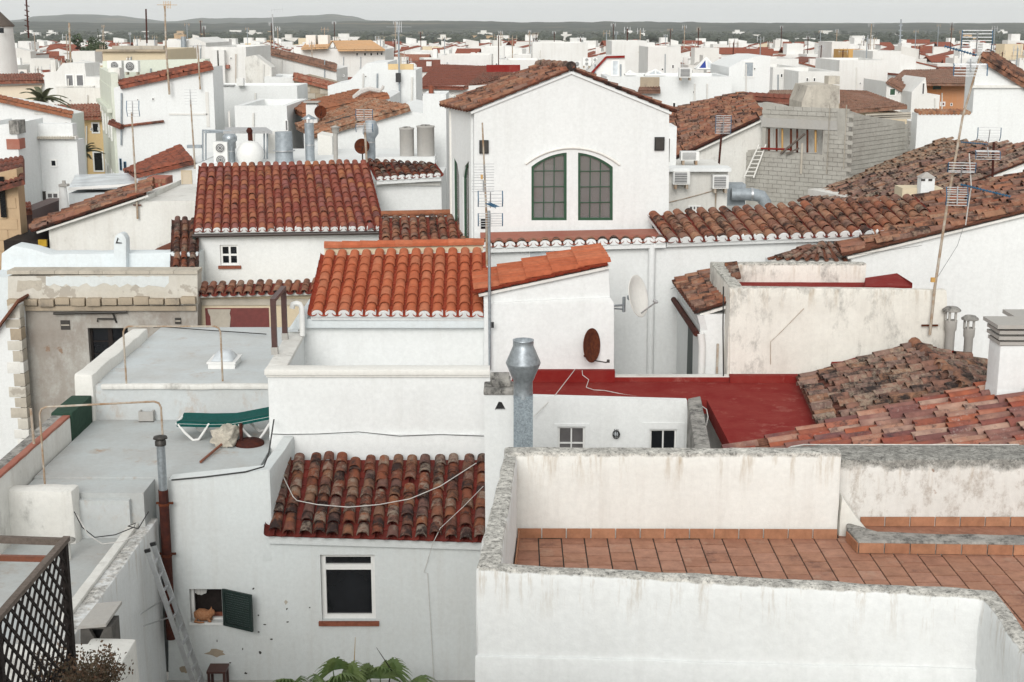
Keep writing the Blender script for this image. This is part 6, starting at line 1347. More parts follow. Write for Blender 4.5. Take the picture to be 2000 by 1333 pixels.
def sdish(label, px, py, Y, r, mat, axis=(.5, -.85, .1)):
    c = P(px, py, Y); t, ax = dish('satellite_dish', label, c, axis, r, mat, .1); m = MB(); m.tube([c, c+V(0, .2, -.05), c+V(0, .22, -.6)], .02, 6); build(m, 'bracket', 'dark_steel', t); m = MB(); m.tube([c+V(0, 0, -r*.7), c+ax*r], .01, 5); build(m, 'arm', 'dark_steel', t)
sdish('small brown rusty dish on a thin mast behind the red tile roof', 706, 286, 37.6, .2, 'rust', (.3, -.95, .05)); sdish('brown rusty dish on the white chimney by the worn roof', 625, 219, 46, .2, 'rust', (.4, -.9, .05))
m = MB(); a, b = P(598, 228, 46.2), P(619, 205, 46.2); m.box2(V(a.x, 46.2, a.z-.8), V(b.x, 46.6, b.z)); t = build(m, 'chimney', 'whitewash'); tag(t, 'white chimney with a flat slab lid holding a rusty dish', 'chimney'); m = MB(); m.box2(V(a.x-.06, 46.1, b.z+.06), V(b.x+.06, 46.7, b.z+.1)); m.box2(V(a.x+.02, 46.25, b.z), V(b.x-.02, 46.55, b.z+.06)); build(m, 'lid', 'concrete', t)
# gable with old tiles, left middle
t, f = blk('old rough whitewashed gable wall under a slanting verge of broken tiles', 95, 385, 440, 36, 4, 'whitewash_dirty', poly=[(95, 448), (120, 436), (284, 384), (284, 394), (385, 392), (385, 400)])
tiled_roof(t, P(70, 452, 35.8), P(78, 436, 38.5), P(288, 380, 35.8), P(284, 362, 38.5), 9, 9, 'tile_brown', 'tile_dark_pan', jit=4, stag=.8)
m = MB(); m.box2(P(92, 500, 35.9), P(60, 448, 38)); t = build(m, 'shed', 'dark_wood'); tag(t, 'dark block standing for the shaded gap under the end of the broken tile verge', 'shed'); m = MB(); m.box2(P(75, 482, 35.8), P(92, 468, 35.88)); build(m, 'shelf', 'yellow_shelf', t)  # dark box in an open recess, the recess's shade put into its colour
t, f = blk('white roof-light box with a railed glass top behind the broken tile verge', 134, 292, 378, 42, 4, 'whitewash_blue', rim=False, yt2=374); m = MB(); 
m.prism([P(136, 372, 41.8), P(288, 368, 41.8), P(288, 344, 45.5), P(148, 349, 45.5)], V(0, 0, .12)); build(m, 'glass_roof', 'pale_glass', t)
for a, b in (((136, 369, 41.8), (290, 360, 41.8)), ((148, 345, 45.5), (288, 340, 45.5)), ((136, 369, 41.8), (148, 345, 45.5)), ((182, 368, 41.8), (188, 344, 45.5))): m = MB(); m.bar(P(*a), P(*b), .08, .08); build(m, 'glazing_bar', 'white_paint', t)
t = thing('chimney', 'white round-shouldered chimney with a stone cap against the tall slanted house', 'chimney', P(125, 408, 40)); m = MB(); m.lathe(P(126, 415, 40), [(.16, -.4), (.14, .2), (.11, .55), (.1, .72)], 12); build(m, 'shaft', 'whitewash', t); m = MB(); q = P(125, 362, 40); m.box(q, (.24, .24, .06)); m.box(q+V(0, 0, .08), (.08, .08, .1)); build(m, 'cap', 'concrete', t)
t, f = blk('small white hut with a cream door under a bright red tile roof', 265, 388, 345, 43, 4, 'whitewash', poly=[(265, 342), (318, 338), (348, 320), (388, 318)]); pane_on(t, f, (355, 333, 376, 392), 'beige_awning', 'cream_plaster', .04, None, 1, 1, 'door')
sroof(t, (264, 341, 42.8), (242, 337, 47), (378, 314, 42.8), (354, 286, 47), 13, 8, 'tile_far'); m = MB(); m.box2(P(365, 290, 47), P(395, 283, 47.2)); build(m, 'green_board', 'galvanised_dull', t)
t, f = blk('small parapet box faced with red clay tiles beside the hut', 286, 324, 348, 39.8, .8, 'red_paint_faded', rim=False)
for i in range(5):
    for j in range(5): m = MB(); r_ = rect(f, 288+i*7.2, 350+j*8.6, 288+i*7.2+6.6, 350+j*8.6+8); slab(m, f, rloop(r_), (), .02, -.02); build(m, 'clay_tile', 'tile_red' if (i*j) % 3 else 'tile_brown', t)
m = MB(); m.prism([P(296, 492, 33.5), P(338, 492, 33.5), P(338, 474, 34.5)], V(0, .6, 0)); t = build(m, 'tile_heap', 'tile_old'); tag(t, 'small triangle of old tiles peeping over the blue-white wall', 'roof')
# palms in the street
def date_palm(label, c, n, L, seed, mat='palm_leaf_dull', trunk=3):
    rn = random.Random(seed); t = thing('date_palm', label, 'palm', V(c.x, c.y, 0)); m = MB(); m.tube([V(c.x, c.y, 0), c], [.22, .17], 8); build(m, 'trunk', 'bark', t)
    for k in range(n):
        a = 6.283*k/n+rn.uniform(-.2, .2); el = rn.uniform(.1, 1.2); d = V(math.cos(a)*math.cos(el), math.sin(a)*math.cos(el), math.sin(el)); m = MB(); pts = [c+d*(L*s)+V(0, 0, -.9*L*.55*s*s) for s in [i/10 for i in range(11)]]; m.tube(pts, [.03-.0025*i for i in range(11)], 4)
        s_ = d.cross(V(0, 0, 1)).normalized()
        for i in range(1, 30):
            s = i/30; q = c+d*(L*s)+V(0, 0, -.9*L*.55*s*s)
            for sg in (-1, 1):
                tip = q+s_*sg*L*.2*(1-.6*s)+d*L*.12+V(0, 0, -.1); w = d*.03
                m.add([q-w, q+w, tip], [(0, 1, 2)])
        build(m, 'frond', mat, t)
date_palm('spiky palm crown rising behind the slanting pink verge', P(82, 194, 57), 18, 1.1, 4); date_palm('drooping palm in the street in front of the yellow house', P(158, 300, 55), 14, 1.0, 9)
# --- right of the tower
t, f = blk('white wall with two air conditioners on rusty brackets and a glass-block window', 1304, 1422, 332, 37.5, 3, 'whitewash_dirty', rim=False, wins=((1344, 401, 1368, 420, 'grey_glass', 'white_paint', .04, None, 3, 2),))
m = MB(); m.box2(f.pd(1300, 334, -.25), f.pd(1426, 327, .5)); build(m, 'roof_edge', 'whitewash', t)
m = MB(); m.tube([f.pd(1398, 368, -.04), f.pd(1397, 405, -.04), f.pd(1402, 425, -.04)], .02, 6); m.tube([f.pd(1304, 396, -.03), f.pd(1345, 386, -.03), f.pd(1395, 372, -.03)], .012, 5); build(m, 'rusty_cable', 'rusty_pole', t)
aircon('air conditioner with a grey grille on a rusty bracket beside the tower', 1315, 335, 1348, 361, 37.1, 1, .35, flat=True); aircon('air conditioner with a grey grille near the big silver elbow duct', 1392, 343, 1424, 369, 37.1, 1, .35, flat=True)
aircon('old rusty-cased air conditioner lying on the flat roof edge', 1330, 297, 1366, 314, 38.5, 1, .35, flat=True)
t, f = blk('white house under a long tile roof mottled with black, stone showing at its verge', 1322, 1505, 305, 42, 7, 'whitewash_dirty', poly=[(1322, 312), (1486, 236), (1500, 232), (1505, 250)])
tiled_roof(t, P(1320, 312, 41.8), P(1304, 222, 52), P(1488, 233, 41.8), P(1452, 188, 52), 24, 12, 'tile_brown', 'tile_dark_pan', jit=3, stag=.8); sroof(t, (1452, 188, 52), (1446, 196, 55), (1570, 196, 52), (1560, 192, 55), 6, 10, 'tile_far')
t, f = blk('tall thin white wall strip with a grey door just right of the tower', 1300, 1322, 248, 38.5, 1.5, 'whitewash', rim=False, wins=((1304, 270, 1309, 318, 'grey_glass'),))
m = MB(); q = [P(1428, 380, 38), P(1470, 380, 38), P(1487, 384, 38), P(1494, 395, 38), P(1497, 420, 38)]; m.tube(q, .17, 14); t = build(m, 'elbow_duct', 'galvanised_dull'); tag(t, 'fat silver ventilation duct bending down behind the tile roof', 'duct'); m = MB(); m.tube([P(1466, 380, 38), P(1470, 380, 38)], .185, 14); build(m, 'collar', 'aluminium', t)
m = MB(); m.box2(P(1418, 402, 38.3), P(1450, 356, 38.9)); build(m, 'fan_box', 'galvanised_dull', t)
struct(build(MB().box2(P(1424, 420, 37.8)-V(0, 0, 6), P(1600, 392, 43)), 'service_roof', 'roof_membrane'))
# concrete block building site
CB = thing('block_wall_building', 'unfinished building of bare grey concrete blocks with a propped window opening', 'building', V(8.5, 43, 0))
fL = Frame((1415, 300), 42.5, (1652, 300), 40); fR = Frame((1652, 300), 40.02, (1792, 300), 43.5)
ho = rect(fL, 1490, 252, 1607, 299)
m = MB(); slab(m, fL, [fL.uv(1415, 296), fL.uv(1488, 292), fL.uv(1490, 200), fL.uv(1520, 205), fL.uv(1560, 216), fL.uv(1652, 214), fL.uv(1652, 420), fL.uv(1415, 420)], [rloop((fL.uv(1495, 270)[0], ho[1], ho[2], ho[3]))], .25); build(m, 'left_wall', 'concrete_block', CB)
m = MB(); slab(m, fR, [fR.uv(1652, 214), fR.uv(1690, 226), fR.uv(1768, 238), fR.uv(1772, 420), fR.uv(1652, 420)], (), .25, .01); build(m, 'right_wall', 'concrete_block', CB)
m = MB(); slab(m, fL, rloop(rect(fL, 1488, 234, 1655, 252)), (), .3, -.04); build(m, 'lintel', 'concrete', CB)
bw, bh = .29, .125; rn = random.Random(3); nb = 0
def blocks(fr, x0, x1, y0, y1, test):
    global nb
    ua, va = fr.uv(x0, y1); ub, _ = fr.uv(x1, y1); vb = fr.uv((x0+x1)/2, y0)[1]; j = 0; v_ = va
    mesh = MB().box((0, 0, 0), (bw-.012, .03, bh-.012)).mesh('concrete_block', (0, 0, 0), 'concrete_block'); W0 = WL(CB); an = math.atan2(fr.U.y, fr.U.x)
    while v_ < vb:
        u = ua+(j % 2)*bw/2
        while u < ub-bw*.4:
            if test(u+bw/2, v_+bh/2): o = bpy.data.objects.new('concrete_block', mesh); o.parent = CB; o.location = fr.pt(u+bw/2, v_+bh/2, -.012+rn.uniform(-.004, .004))-W0; o.rotation_euler = (0, 0, an); COL.objects.link(o); nb += 1
            u += bw
        if j % 2 and test(ua+bw/4, v_+bh/2): o = bpy.data.objects.new('concrete_block', mesh); o.parent = CB; o.scale = (.48, 1, 1); o.location = fr.pt(ua+bw/4, v_+bh/2, -.012)-W0; o.rotation_euler = (0, 0, an); COL.objects.link(o); nb += 1
        v_ += bh; j += 1
lim = lambda u, v: not (ho[0]-.1 < u < ho[2]+.15 and ho[1]-.05 < v < ho[3]+.36) and v < fL.uv(1540, 212)[1] and (u > fL.uv(1494, 300)[0] or v < fL.uv(1450, 300)[1])
blocks(fL, 1416, 1650, 205, 385, lim)
blocks(fR, 1656, 1766, 216, 385, lambda u, v: v < lerp(fR.uv(1652, 222)[1], fR.uv(1768, 246)[1], u/fR.uv(1768, 246)[0]))
for k, x in enumerate((1497, 1512, 1523, 1540, 1552, 1572, 1588, 1604)): m = MB(); m.tube([fL.pd(x, 299, .15), fL.pd(x, 252, .15)], .03, 6); build(m, 'prop', ('rust', 'rust', 'ochre_plaster', 'rust')[k % 4], CB)
m = MB(); slab(m, fL, rloop((ho[0], ho[1]-.2, ho[2]+.1, ho[3]+.1)), (), .05, .9); build(m, 'inner_wall', 'whitewash_dirty', CB)
for a, b in (((1530, 300), (1573, 262)), ((1541, 300), (1562, 290))): m = MB(); m.bar(fL.pd(*a, -.15), fL.pd(*b, -.05), .1, .05); build(m, 'plank', 'grey_wood', CB)
m = MB(); m.tube([fL.pd(1490, 290, -.1), fL.pd(1548, 292, -.1)], .03, 6); build(m, 'red_rail', 'red_paint', CB)
for x in (1565, 1617, 1650): m = MB(); m.box2(fL.pd(x, 340 if x < 1620 else 330, -.08), fL.pd(x+4, 205 if x > 1600 else 280, -.02)); build(m, 'timber_post', 'pale_stone_face', CB)
m = MB(); a, b, c_ = fL.pd(1470, 345, -.5), fL.pd(1486, 282, -.1), None; m.tube([a, b], .025, 6); m.tube([a+V(.28, 0, 0), b+V(.2, 0, 0)], .025, 6)
for k in range(8): m.tube([lerp(a, b, .06+k*.12), lerp(a+V(.28, 0, 0), b+V(.2, 0, 0), .06+k*.12)], .015, 5)
tag(build(m, 'ladder', 'whitewash_warm'), 'pale builders ladder leaning on the concrete-block wall', 'ladder')
t, f = blk('crumbling plastered chimney stack block on top of the block-wall building', 1566, 1640, 172, 44, 2, 'old_render', poly=[(1566, 200), (1574, 180), (1578, 168), (1618, 165), (1640, 168)]); m = MB(); m.box2(f.pd(1622, 166, .3), f.pd(1645, 150, .9)); build(m, 'stack', 'old_render', t)
t, f = blk('low house with a dark lichen-brown hipped tile roof behind the block wall', 1640, 1772, 215, 55, 6, 'cream_plaster', rim=False, yt2=222); sroof(t, (1640, 218, 54.5), (1772, 207, 54.5), (1640, 176, 66), (1690, 178, 66), 26, 16, 'tile_far_brown')
for k in range(3): m = MB(); m.bar(P(1690, 226+k*3, 45), P(1778, 222+k*4, 45), .12, .08); build(m, 'rafter', 'pale_stone_face', CB)
t, f = blk('low house with old brown tiles in two bands left of the crumbling chimney', 1500, 1575, 205, 56, 5, 'whitewash_dirty', rim=False); sroof(t, (1500, 207, 55.5), (1568, 205, 55.5), (1500, 192, 60), (1565, 190, 60), 18, 5, 'tile_far'); sroof(t, (1500, 191, 60), (1575, 188, 60), (1500, 177, 66), (1575, 176, 66), 18, 5, 'tile_far_brown')
# far right
t, f = blk('tall white gable house with a brown tile verge at the right edge', 1900, 2060, 140, 44, .9, 'whitewash', poly=[(1906, 122), (1916, 112), (1960, 140), (2010, 172), (2060, 200)])
sroof(t, (2060, 200, 43.8), (2060, 186, 48), (1914, 110, 43.8), (1924, 102, 48), 9, 12, 'tile_brown'); m = MB(); m.box2(f.pd(1897, 172, -.1), f.pd(2060, 167, 0)); build(m, 'ledge', 'whitewash_dirty', t)
t, f = blk('white garden wall with a scalloped tile top at the foot of the tall gable house', 1792, 1900, 222, 42, .6, 'whitewash', rim=False)
for k in range(15): m = MB(); c = f.pd(1797+k*6.8, 221, -.03); m.tube([c, c+V(0, .5, .05)], .06, 6); build(m, 'coping_tile', 'tile_worn', t)
t, f = blk('orange-walled house with a small white-framed window below a long brown tile roof', 1808, 1900, 168, 80, 6, 'orange_plaster', rim=False, wins=((1822, 168, 1838, 175, 'dark_glass', 'green_paint'), (1884, 172, 1897, 190), (1836, 199, 1846, 208, 'maroon_paint')))
sroof(t, (1735, 163, 79), (1900, 164, 79), (1765, 137, 90), (1900, 135, 90), 40, 9, 'tile_far_brown')
t, f = blk('white dormer house with a green shutter and a curved brown tile edge', 1732, 1800, 160, 76, 5, 'whitewash_far', poly=[(1732, 160), (1752, 164), (1775, 180), (1792, 192)], wins=((1736, 172, 1750, 188, 'green_paint'),)); sroof(t, (1794, 193, 75.8), (1800, 190, 79), (1732, 159, 75.8), (1765, 162, 79), 4, 14, 'tile_far_brown')
t, f = blk('white dormer with a slanted top and a grey window next to the orange wall', 1781, 1836, 178, 74, 4, 'whitewash_far', poly=[(1781, 180), (1808, 152), (1811, 184), (1836, 186)], wins=((1800, 162, 1806, 185, 'grey_glass'),))
# white blocks behind the tower
t, f = blk('white stair-head house with a slanted red-edged side and a grey door', 1155, 1222, 112, 66, 6, 'whitewash_far', poly=[(1150, 150), (1184, 113), (1220, 112), (1222, 150)], wins=((1194, 117, 1209, 149, 'pale_glass'),))
m = MB(); m.bar(f.pd(1150, 149, -.05), f.pd(1184, 112, -.05), .15, .1); m.bar(f.pd(1184, 112, -.05), f.pd(1220, 111, -.05), .15, .1); build(m, 'red_edge', 'red_paint', t)
t, f = blk('long low white roof wall behind the tower with a small stone recess', 1185, 1430, 150, 62, 5, 'whitewash', wins=((1252, 187, 1277, 196), (1313, 200, 1320, 212), (1337, 205, 1343, 214))); m = MB(); m.box2(f.pd(1250, 172, -.05), f.pd(1288, 151, .0)); build(m, 'stone_recess', 'stone', t); sroof(t, (1246, 178, 61.6), (1290, 178, 61.6), (1250, 165, 62.4), (1288, 163, 62.4), 8, 3, 'tile_far_brown')
t, f = blk('white block with a pale grey shuttered door and a slanting tile edge', 1424, 1505, 112, 64, 6, 'whitewash', poly=[(1424, 132), (1450, 118), (1480, 110), (1505, 110)], wins=((1452, 120, 1473, 152, 'galvanised_dull'),))
aircon('twin-panel rooftop air conditioner box on the low white wall', 1327, 133, 1352, 152, 61, 1, .5, flat=True)
aircon('double-fan air conditioner on the white rooftop behind the tower ridge', 1138, 113, 1154, 129, 70, 2); aircon('air conditioner standing next to the double-fan unit on the white rooftop', 1157, 113, 1167, 129, 70, 2); aircon('low air conditioner in front of the double-fan unit on the white rooftop', 1122, 120, 1134, 131, 69, 1)
def pyramid(label, x0, x1, yb, ya, Y, mats, group=None):
    a, b, ap = P(x0, yb, Y), P(x1, yb, Y), P((x0+x1)/2, ya, Y+1); w = b.x-a.x; t = thing('pyramid_skylight', label, 'skylight', V((a.x+b.x)/2, Y+w/2, a.z)); ap = V((a.x+b.x)/2, Y+w/2, ap.z); c = [V(a.x, Y, a.z), V(b.x, Y, a.z), V(b.x, Y+w, a.z), V(a.x, Y+w, a.z)]
    for k in range(4):
        p, q = c[k], c[(k+1) % 4]; n_ = ((q-p).cross(ap-p)).normalized()
        if k == 0:
            mid = lerp(p, q, .5)
            for pp, qq, mt in ((p, mid, mats[0]), (mid, q, mats[1])): m = MB(); m.add([pp, qq, ap], [(0, 1, 2)]); build(m, 'pane', mt, t)
        else: m = MB(); m.add([p, q, ap], [(0, 1, 2)]); build(m, 'pane', mats[1], t)
    m = MB()
    for p in c: m.tube([p, ap], .05, 5)
    m.tube([lerp(c[0], c[1], .5), ap], .05, 5)
    for k in range(4): m.tube([c[k], c[(k+1) % 4]], .05, 5)
    build(m, 'ribs', 'white_paint', t)
pyramid('pyramid skylight with one bright blue pane on a white rooftop', 1362, 1400, 135, 113, 72, ('blue_glass', 'pale_glass')); pyramid('pale glass pyramid skylight on the low white wall', 1262, 1300, 147, 136, 66, ('pale_glass', 'pale_glass')); pyramid('tiny pale glass pyramid skylight by the stair-head door', 1221, 1241, 146, 138, 66, ('pale_glass', 'pale_glass'))
# windmill
c = P(-14, 140, 118); t = thing('windmill_tower', 'round white windmill tower with a dark conical cap at the left edge', 'windmill', V(c.x, 118, 0)); rr = P(30, 110, 118).x-c.x
m = MB(); m.lathe((c.x, 118, 0), [(rr*1.15, 0), (rr*1.02, c.z), (rr*.93, P(0, 50, 118).z)], 28); build(m, 'wall', 'whitewash_far', t); m = MB(); zr_ = P(0, 50, 118).z; m.lathe((c.x, 118, zr_), [(rr*1.0, -.1), (rr*1.02, 0), (.1, P(0, 2, 118).z-zr_)], 28); build(m, 'cap', 'grey_wood', t); m = MB(); q = P(3, 60, 118-rr*.93); m.box(q, (.3, .2, .4)); build(m, 'window', 'dark_glass', t)
# distinctive far roofs
t, f = blk('white house with a broad pale orange roof and a row of small windows', 588, 752, 97, 135, 10, 'whitewash_far', rim=False, wins=((695, 103, 700, 110), (710, 103, 716, 110), (722, 103, 728, 110), (735, 102, 740, 109), (743, 102, 748, 109)))
sroof(t, (660, 98, 134), (752, 97, 134), (650, 80, 148), (725, 79, 148), 30, 6, 'orange_sheet_roof'); sroof(t, (588, 95, 134), (640, 93, 134), (600, 81, 148), (650, 80, 148), 18, 6, 'orange_sheet_roof')
for a, b, y0, y1 in ((597, 616, 69, 80), (621, 640, 69, 79)): blk('pale square tank box on the orange-roofed house, %s' % ('the one with a teal stripe' if a < 600 else 'the plain one'), a, b, y0, 140, 2, 'whitewash_warm', rim=False, cat='tank', name='roof_tank')
for spec in (('broad white block behind the tower with several thin masts', 1040, 1148, 84, 120), ('white gabled block with a smooth blank wall right of the mast block', 1195, 1264, 80, 130), ('white building with a long plain wall right of the gabled block', 1266, 1330, 92, 110), ('white cube house with an upper cube set back', 1625, 1660, 82, 180), ('ochre-walled flat house among the white roofs', 1658, 1705, 98, 170)):
    blk(spec[0], spec[1], spec[2], spec[3], spec[4], 8, 'ochre_plaster' if 'ochre' in spec[0] else 'whitewash_far')
for i, (x0, x1, yt, Y, lb) in enumerate(((1510, 1570, 132, 78, 'white house with two small windows and a balcony band behind the block building'), (1640, 1735, 118, 88, 'white house with a plain stair wall and thin masts'), (1560, 1640, 140, 74, 'white cube with a grey door left of the crumbling chimney'), (1705, 1760, 100, 120, 'white cube with a brown chimney box'), (1500, 1560, 115, 96, 'white roof house beside the pyramid skylight'), (860, 960, 108, 120, 'white terrace house with a pergola over the red roof'), (985, 1060, 118, 100, 'long white parapet wall with a ledge left of the tower ridge'), (940, 985, 92, 150, 'white peaked far house above the red parapet'))):
    t, f = blk(lb, x0, x1, yt, Y, 7, 'whitewash_far', wins=((x0+14, yt+12, x0+19, yt+20), (x0+28, yt+12, x0+33, yt+20)) if i in (0, 2, 4) else ())
# ================================================================== ANTENNAS
def wpole(name, label, pts, r, mat, cat='antenna'):
    t = thing(name, label, cat, pts[0]); m = MB(); m.tube(pts, r, 8); build(m, 'pole', mat, t); return t
def add_grid(t, c, w, h, n, yaw, tilt, blue=True):
    m = MB(); M = grid_antenna(m, c, w, h, n, yaw, tilt); m.tube([c+M @ V(0, 0, -h/2), c+M @ V(0, 0, h/2)], .011, 5); g = build(m, 'reflector', 'aluminium', t)
    if blue:
        for s in (-1, 1): m = MB(); m.tube([c+M @ V(s*w/2, .1*abs(q), q*h/2) for q in (-1, -.5, 0, .5, 1)], .010, 6); build(m, 'edge_strip', 'blue_plastic', g)
def add_yagi(t, a, b, n, ew, mat='blue_plastic'):
    d = (b-a).normalized(); s = d.cross(V(0, 0, 1)).normalized(); u = s.cross(d); m = MB(); m.tube([a, b], .012, 5)
    for k in range(n): q = lerp(a, b, k/(n-1)); m.tube([q-s*ew/2, q+s*ew/2], .009, 4); m.tube([q-u*ew/4, q+u*ew/4], .009, 4)
    build(m, 'boom', mat, t)
t = wpole('tv_antenna', 'galvanised television mast with stacked grid reflectors against the white block corner', [P(957, 722, 25.15), P(956, 560, 25.15), P(955, 412, 25.15)], .026, 'galvanised')
c = P(958, 404, 25.0); add_grid(t, P(958, 391, 25.0), .43, .28, 6, .05, .1); add_grid(t, P(958, 430, 25.0), .43, .22, 6, .05, -.1); add_yagi(t, P(955, 398, 25.0), P(968, 404, 24.6), 7, .13)
m = MB(); m.box(P(962, 635, 25.1), (.05, .05, .1)); build(m, 'junction_box', 'black_plastic', t)
t = wpole('tv_antenna', 'older rusty mast with a grey grid reflector beside the galvanised mast', [P(951, 520, 25.6), P(950, 420, 25.6), P(942, 240, 25.6)], [.022, .02, .014], 'rusty_pole'); add_grid(t, P(946, 335, 25.5), .36, .24, 6, .1, 0, False); add_grid(t, P(944, 365, 25.5), .4, .2, 5, .1, 0, False)
m = MB(); m.box(P(941, 346, 25.5), (.04, .05, .08)); build(m, 'balun', 'ochre_plaster', t)
t = wpole('tv_antenna', 'tall leaning rusty mast with blue-edged grids clamped to the stained block', [P(1816, 655, 25.2), P(1826, 560, 25.2), P(1850, 400, 25.2), P(1880, 230, 25.2), P(1915, 108, 25.2)], [.027, .027, .024, .021, .019], 'rusty_pole')
add_grid(t, P(1908, 83, 25.0), .5, .36, 8, -.25, .25); add_grid(t, P(1896, 128, 25.0), .55, .32, 8, -.25, -.9); add_yagi(t, P(1846, 91, 25.0), P(1906, 108, 25.0), 12, .1)
add_grid(t, P(1878, 337, 25.0), .46, .3, 8, -.25, .9); add_grid(t, P(1870, 382, 25.0), .36, .32, 8, -.2, -.3); add_yagi(t, P(1878, 361, 25.0), P(1972, 384, 24.4), 16, .09)
m = MB(); m.bar(P(1800, 636, 25.25), P(1832, 636, 25.25), .03, .03); m2_ = build(m, 'clamp', 'rust', t); m = MB(); m.box(P(1822, 547, 25.1), (.07, .06, .08)); build(m, 'amplifier', 'ochre_plaster', t)
m = MB(); m.tube([P(1893, 300, 25.1), P(1897, 365, 25.1), P(1890, 410, 25.1), P(1886, 440, 25.15)], .011, 6); build(m, 'cable', 'cable_white', t)
t = wpole('tv_antenna', 'dark rusty mast with two tilted grids standing on the brown roof', [P(1938, 356, 34), P(1941, 278, 34)], .03, 'rusty_pipe'); add_grid(t, P(1932, 266, 33.8), .52, .34, 7, -.2, .4); add_grid(t, P(1930, 297, 33.8), .55, .3, 7, -.2, -.9); add_yagi(t, P(1878, 278, 33.8), P(1928, 282, 33.8), 12, .1)
t = wpole('tv_antenna', 'rusty mast with a dark-edged grid in front of the mottled roof verge', [P(1404, 322, 40), P(1411, 240, 40)], .03, 'rusty_pipe'); add_grid(t, P(1413, 245, 39.8), .42, .5, 12, -.1, .1)
t = wpole('tv_antenna', 'thin mast with a blue grid rising from the broken tile verge', [P(269, 428, 35.9), P(264, 340, 35.9), P(257, 220, 35.9)], [.03, .026, .02], 'rusty_pole'); add_grid(t, P(259, 213, 35.7), .3, .38, 6, .1, 0); m = MB(); m.bar(P(260, 401, 35.92), P(276, 401, 35.92), .03, .03); build(m, 'bracket', 'rust', t)
t = wpole('tv_antenna', 'thin mast with a pale grid standing by the small red-roofed hut', [P(381, 330, 42.8), P(372, 195, 42.8)], [.03, .02], 'rusty_pole'); add_grid(t, P(372, 190, 42.6), .36, .42, 6, .1, 0, False); 
t = wpole('tv_antenna', 'tall thin rusty mast with an orange aerial above the blank white wall', [P(331, 185, 51.7), P(324, 90, 51.7), P(322, 12, 51.7)], [.04, .035, .03], 'rusty_pole'); add_yagi(t, P(320, 10, 51.5), P(333, 10, 51), 5, .5, 'ochre_plaster')
t = wpole('tv_antenna', 'rusty mast with crossed aerials beside the blank wall top', [P(391, 175, 51.8), P(386, 88, 51.8)], .03, 'rusty_pole'); add_yagi(t, P(380, 90, 51.5), P(392, 90, 51.2), 4, .4, 'aluminium')
t = wpole('tv_antenna', 'slender mast with a ladder of aerials on the white block with the yellow band', [P(781, 205, 55.8), P(778, 50, 55.8)], .035, 'galvanised_dull'); add_yagi(t, P(774, 53, 55.5), P(784, 53, 55), 4, .8, 'aluminium'); m = MB(); m.box(P(778, 152, 55.7), (.2, .1, .35)); build(m, 'signal_box', 'black_plastic', t)
t = wpole('tv_antenna', 'twin rusty poles with blue grids in front of the barrel-cowled duct', [P(717, 330, 36.5), P(712, 240, 36.5)], .03, 'rusty_pole'); add_grid(t, P(711, 226, 36.3), .42, .26, 6, 0, .1); add_grid(t, P(711, 250, 36.3), .42, .2, 6, 0, -.1)
t = wpole('tv_antenna', 'lattice radio mast far beyond the windmill tower', [P(56, 75, 210), P(51, -5, 210)], .12, 'rusty_pipe'); 
for k in range(6): m = MB(); m.bar(P(48, 10+k*10, 210), P(57, 13+k*10, 210), .12, .12); build(m, 'cross_bar', 'rusty_pipe', t)
t = wpole('tv_antenna', 'lattice radio mast behind the stone roof storey', [P(287, 85, 230), P(285, 18, 230)], .13, 'rusty_pipe')
t = wpole('tv_antenna', 'tall white flagpole-like mast on the stepped house near the windmill', [P(138, 122, 100), P(135, 45, 100)], .07, 'rusty_pole')
t = wpole('tv_antenna', 'thin far mast with a turned aerial above the skyline left of the tower', [P(536, 105, 120), P(532, 28, 120)], .05, 'aluminium'); add_yagi(t, P(530, 20, 120), P(552, 18, 120), 5, .9, 'aluminium')
t = wpole('tv_antenna', 'tall pale lattice mast on the horizon at the right', [P(1757, 100, 300), P(1760, 38, 300)], .16, 'galvanised_dull')
for k in range(5): m = MB(); m.bar(P(1755, 50+k*10, 300), P(1763, 50+k*10, 300), .15, .15); build(m, 'cross_bar', 'galvanised_dull', t)
rn = random.Random(77)
base_t = None
for k in range(95):
    Y = rn.uniform(85, 330); px = rn.uniform(20, 1980); yb = 666.5-FPX*math.tan(PIT+math.atan(-5.6/Y)); b = P(px, yb, Y); h = rn.uniform(1.6, 4.2)*(1+Y/500)
    pm = rn.choice(('rusty_pole', 'rusty_pipe', 'galvanised_dull')); lb = '%s %s television mast on a far white rooftop' % ('short' if h < 3.2 else 'tall', {'rusty_pole': 'tan rusty', 'rusty_pipe': 'dark rusty', 'galvanised_dull': 'grey steel'}[pm]); t = thing('tv_antenna', lb, 'antenna', b, lb.replace('mast on', 'masts on')); m = MB(); m.tube([b-V(0, 0, 1.5), b+V(rn.uniform(-.05, .05), 0, h)], .025+Y*.00018, 5); build(m, 'pole', pm, t)
    m = MB(); q = b+V(0, 0, h-.15); L = rn.uniform(.5, 1.0); m.tube([q-V(L/2, 0, 0), q+V(L/2, .3, 0)], .02+Y*.0001, 4)
    for j in range(3): m.tube([q+V((j-1)*L*.4, 0, -.3), q+V((j-1)*L*.4, 0, .3)], .015+Y*.0001, 4)
    build(m, 'aerial', rn.choice(('rusty_pole', 'aluminium')), t)

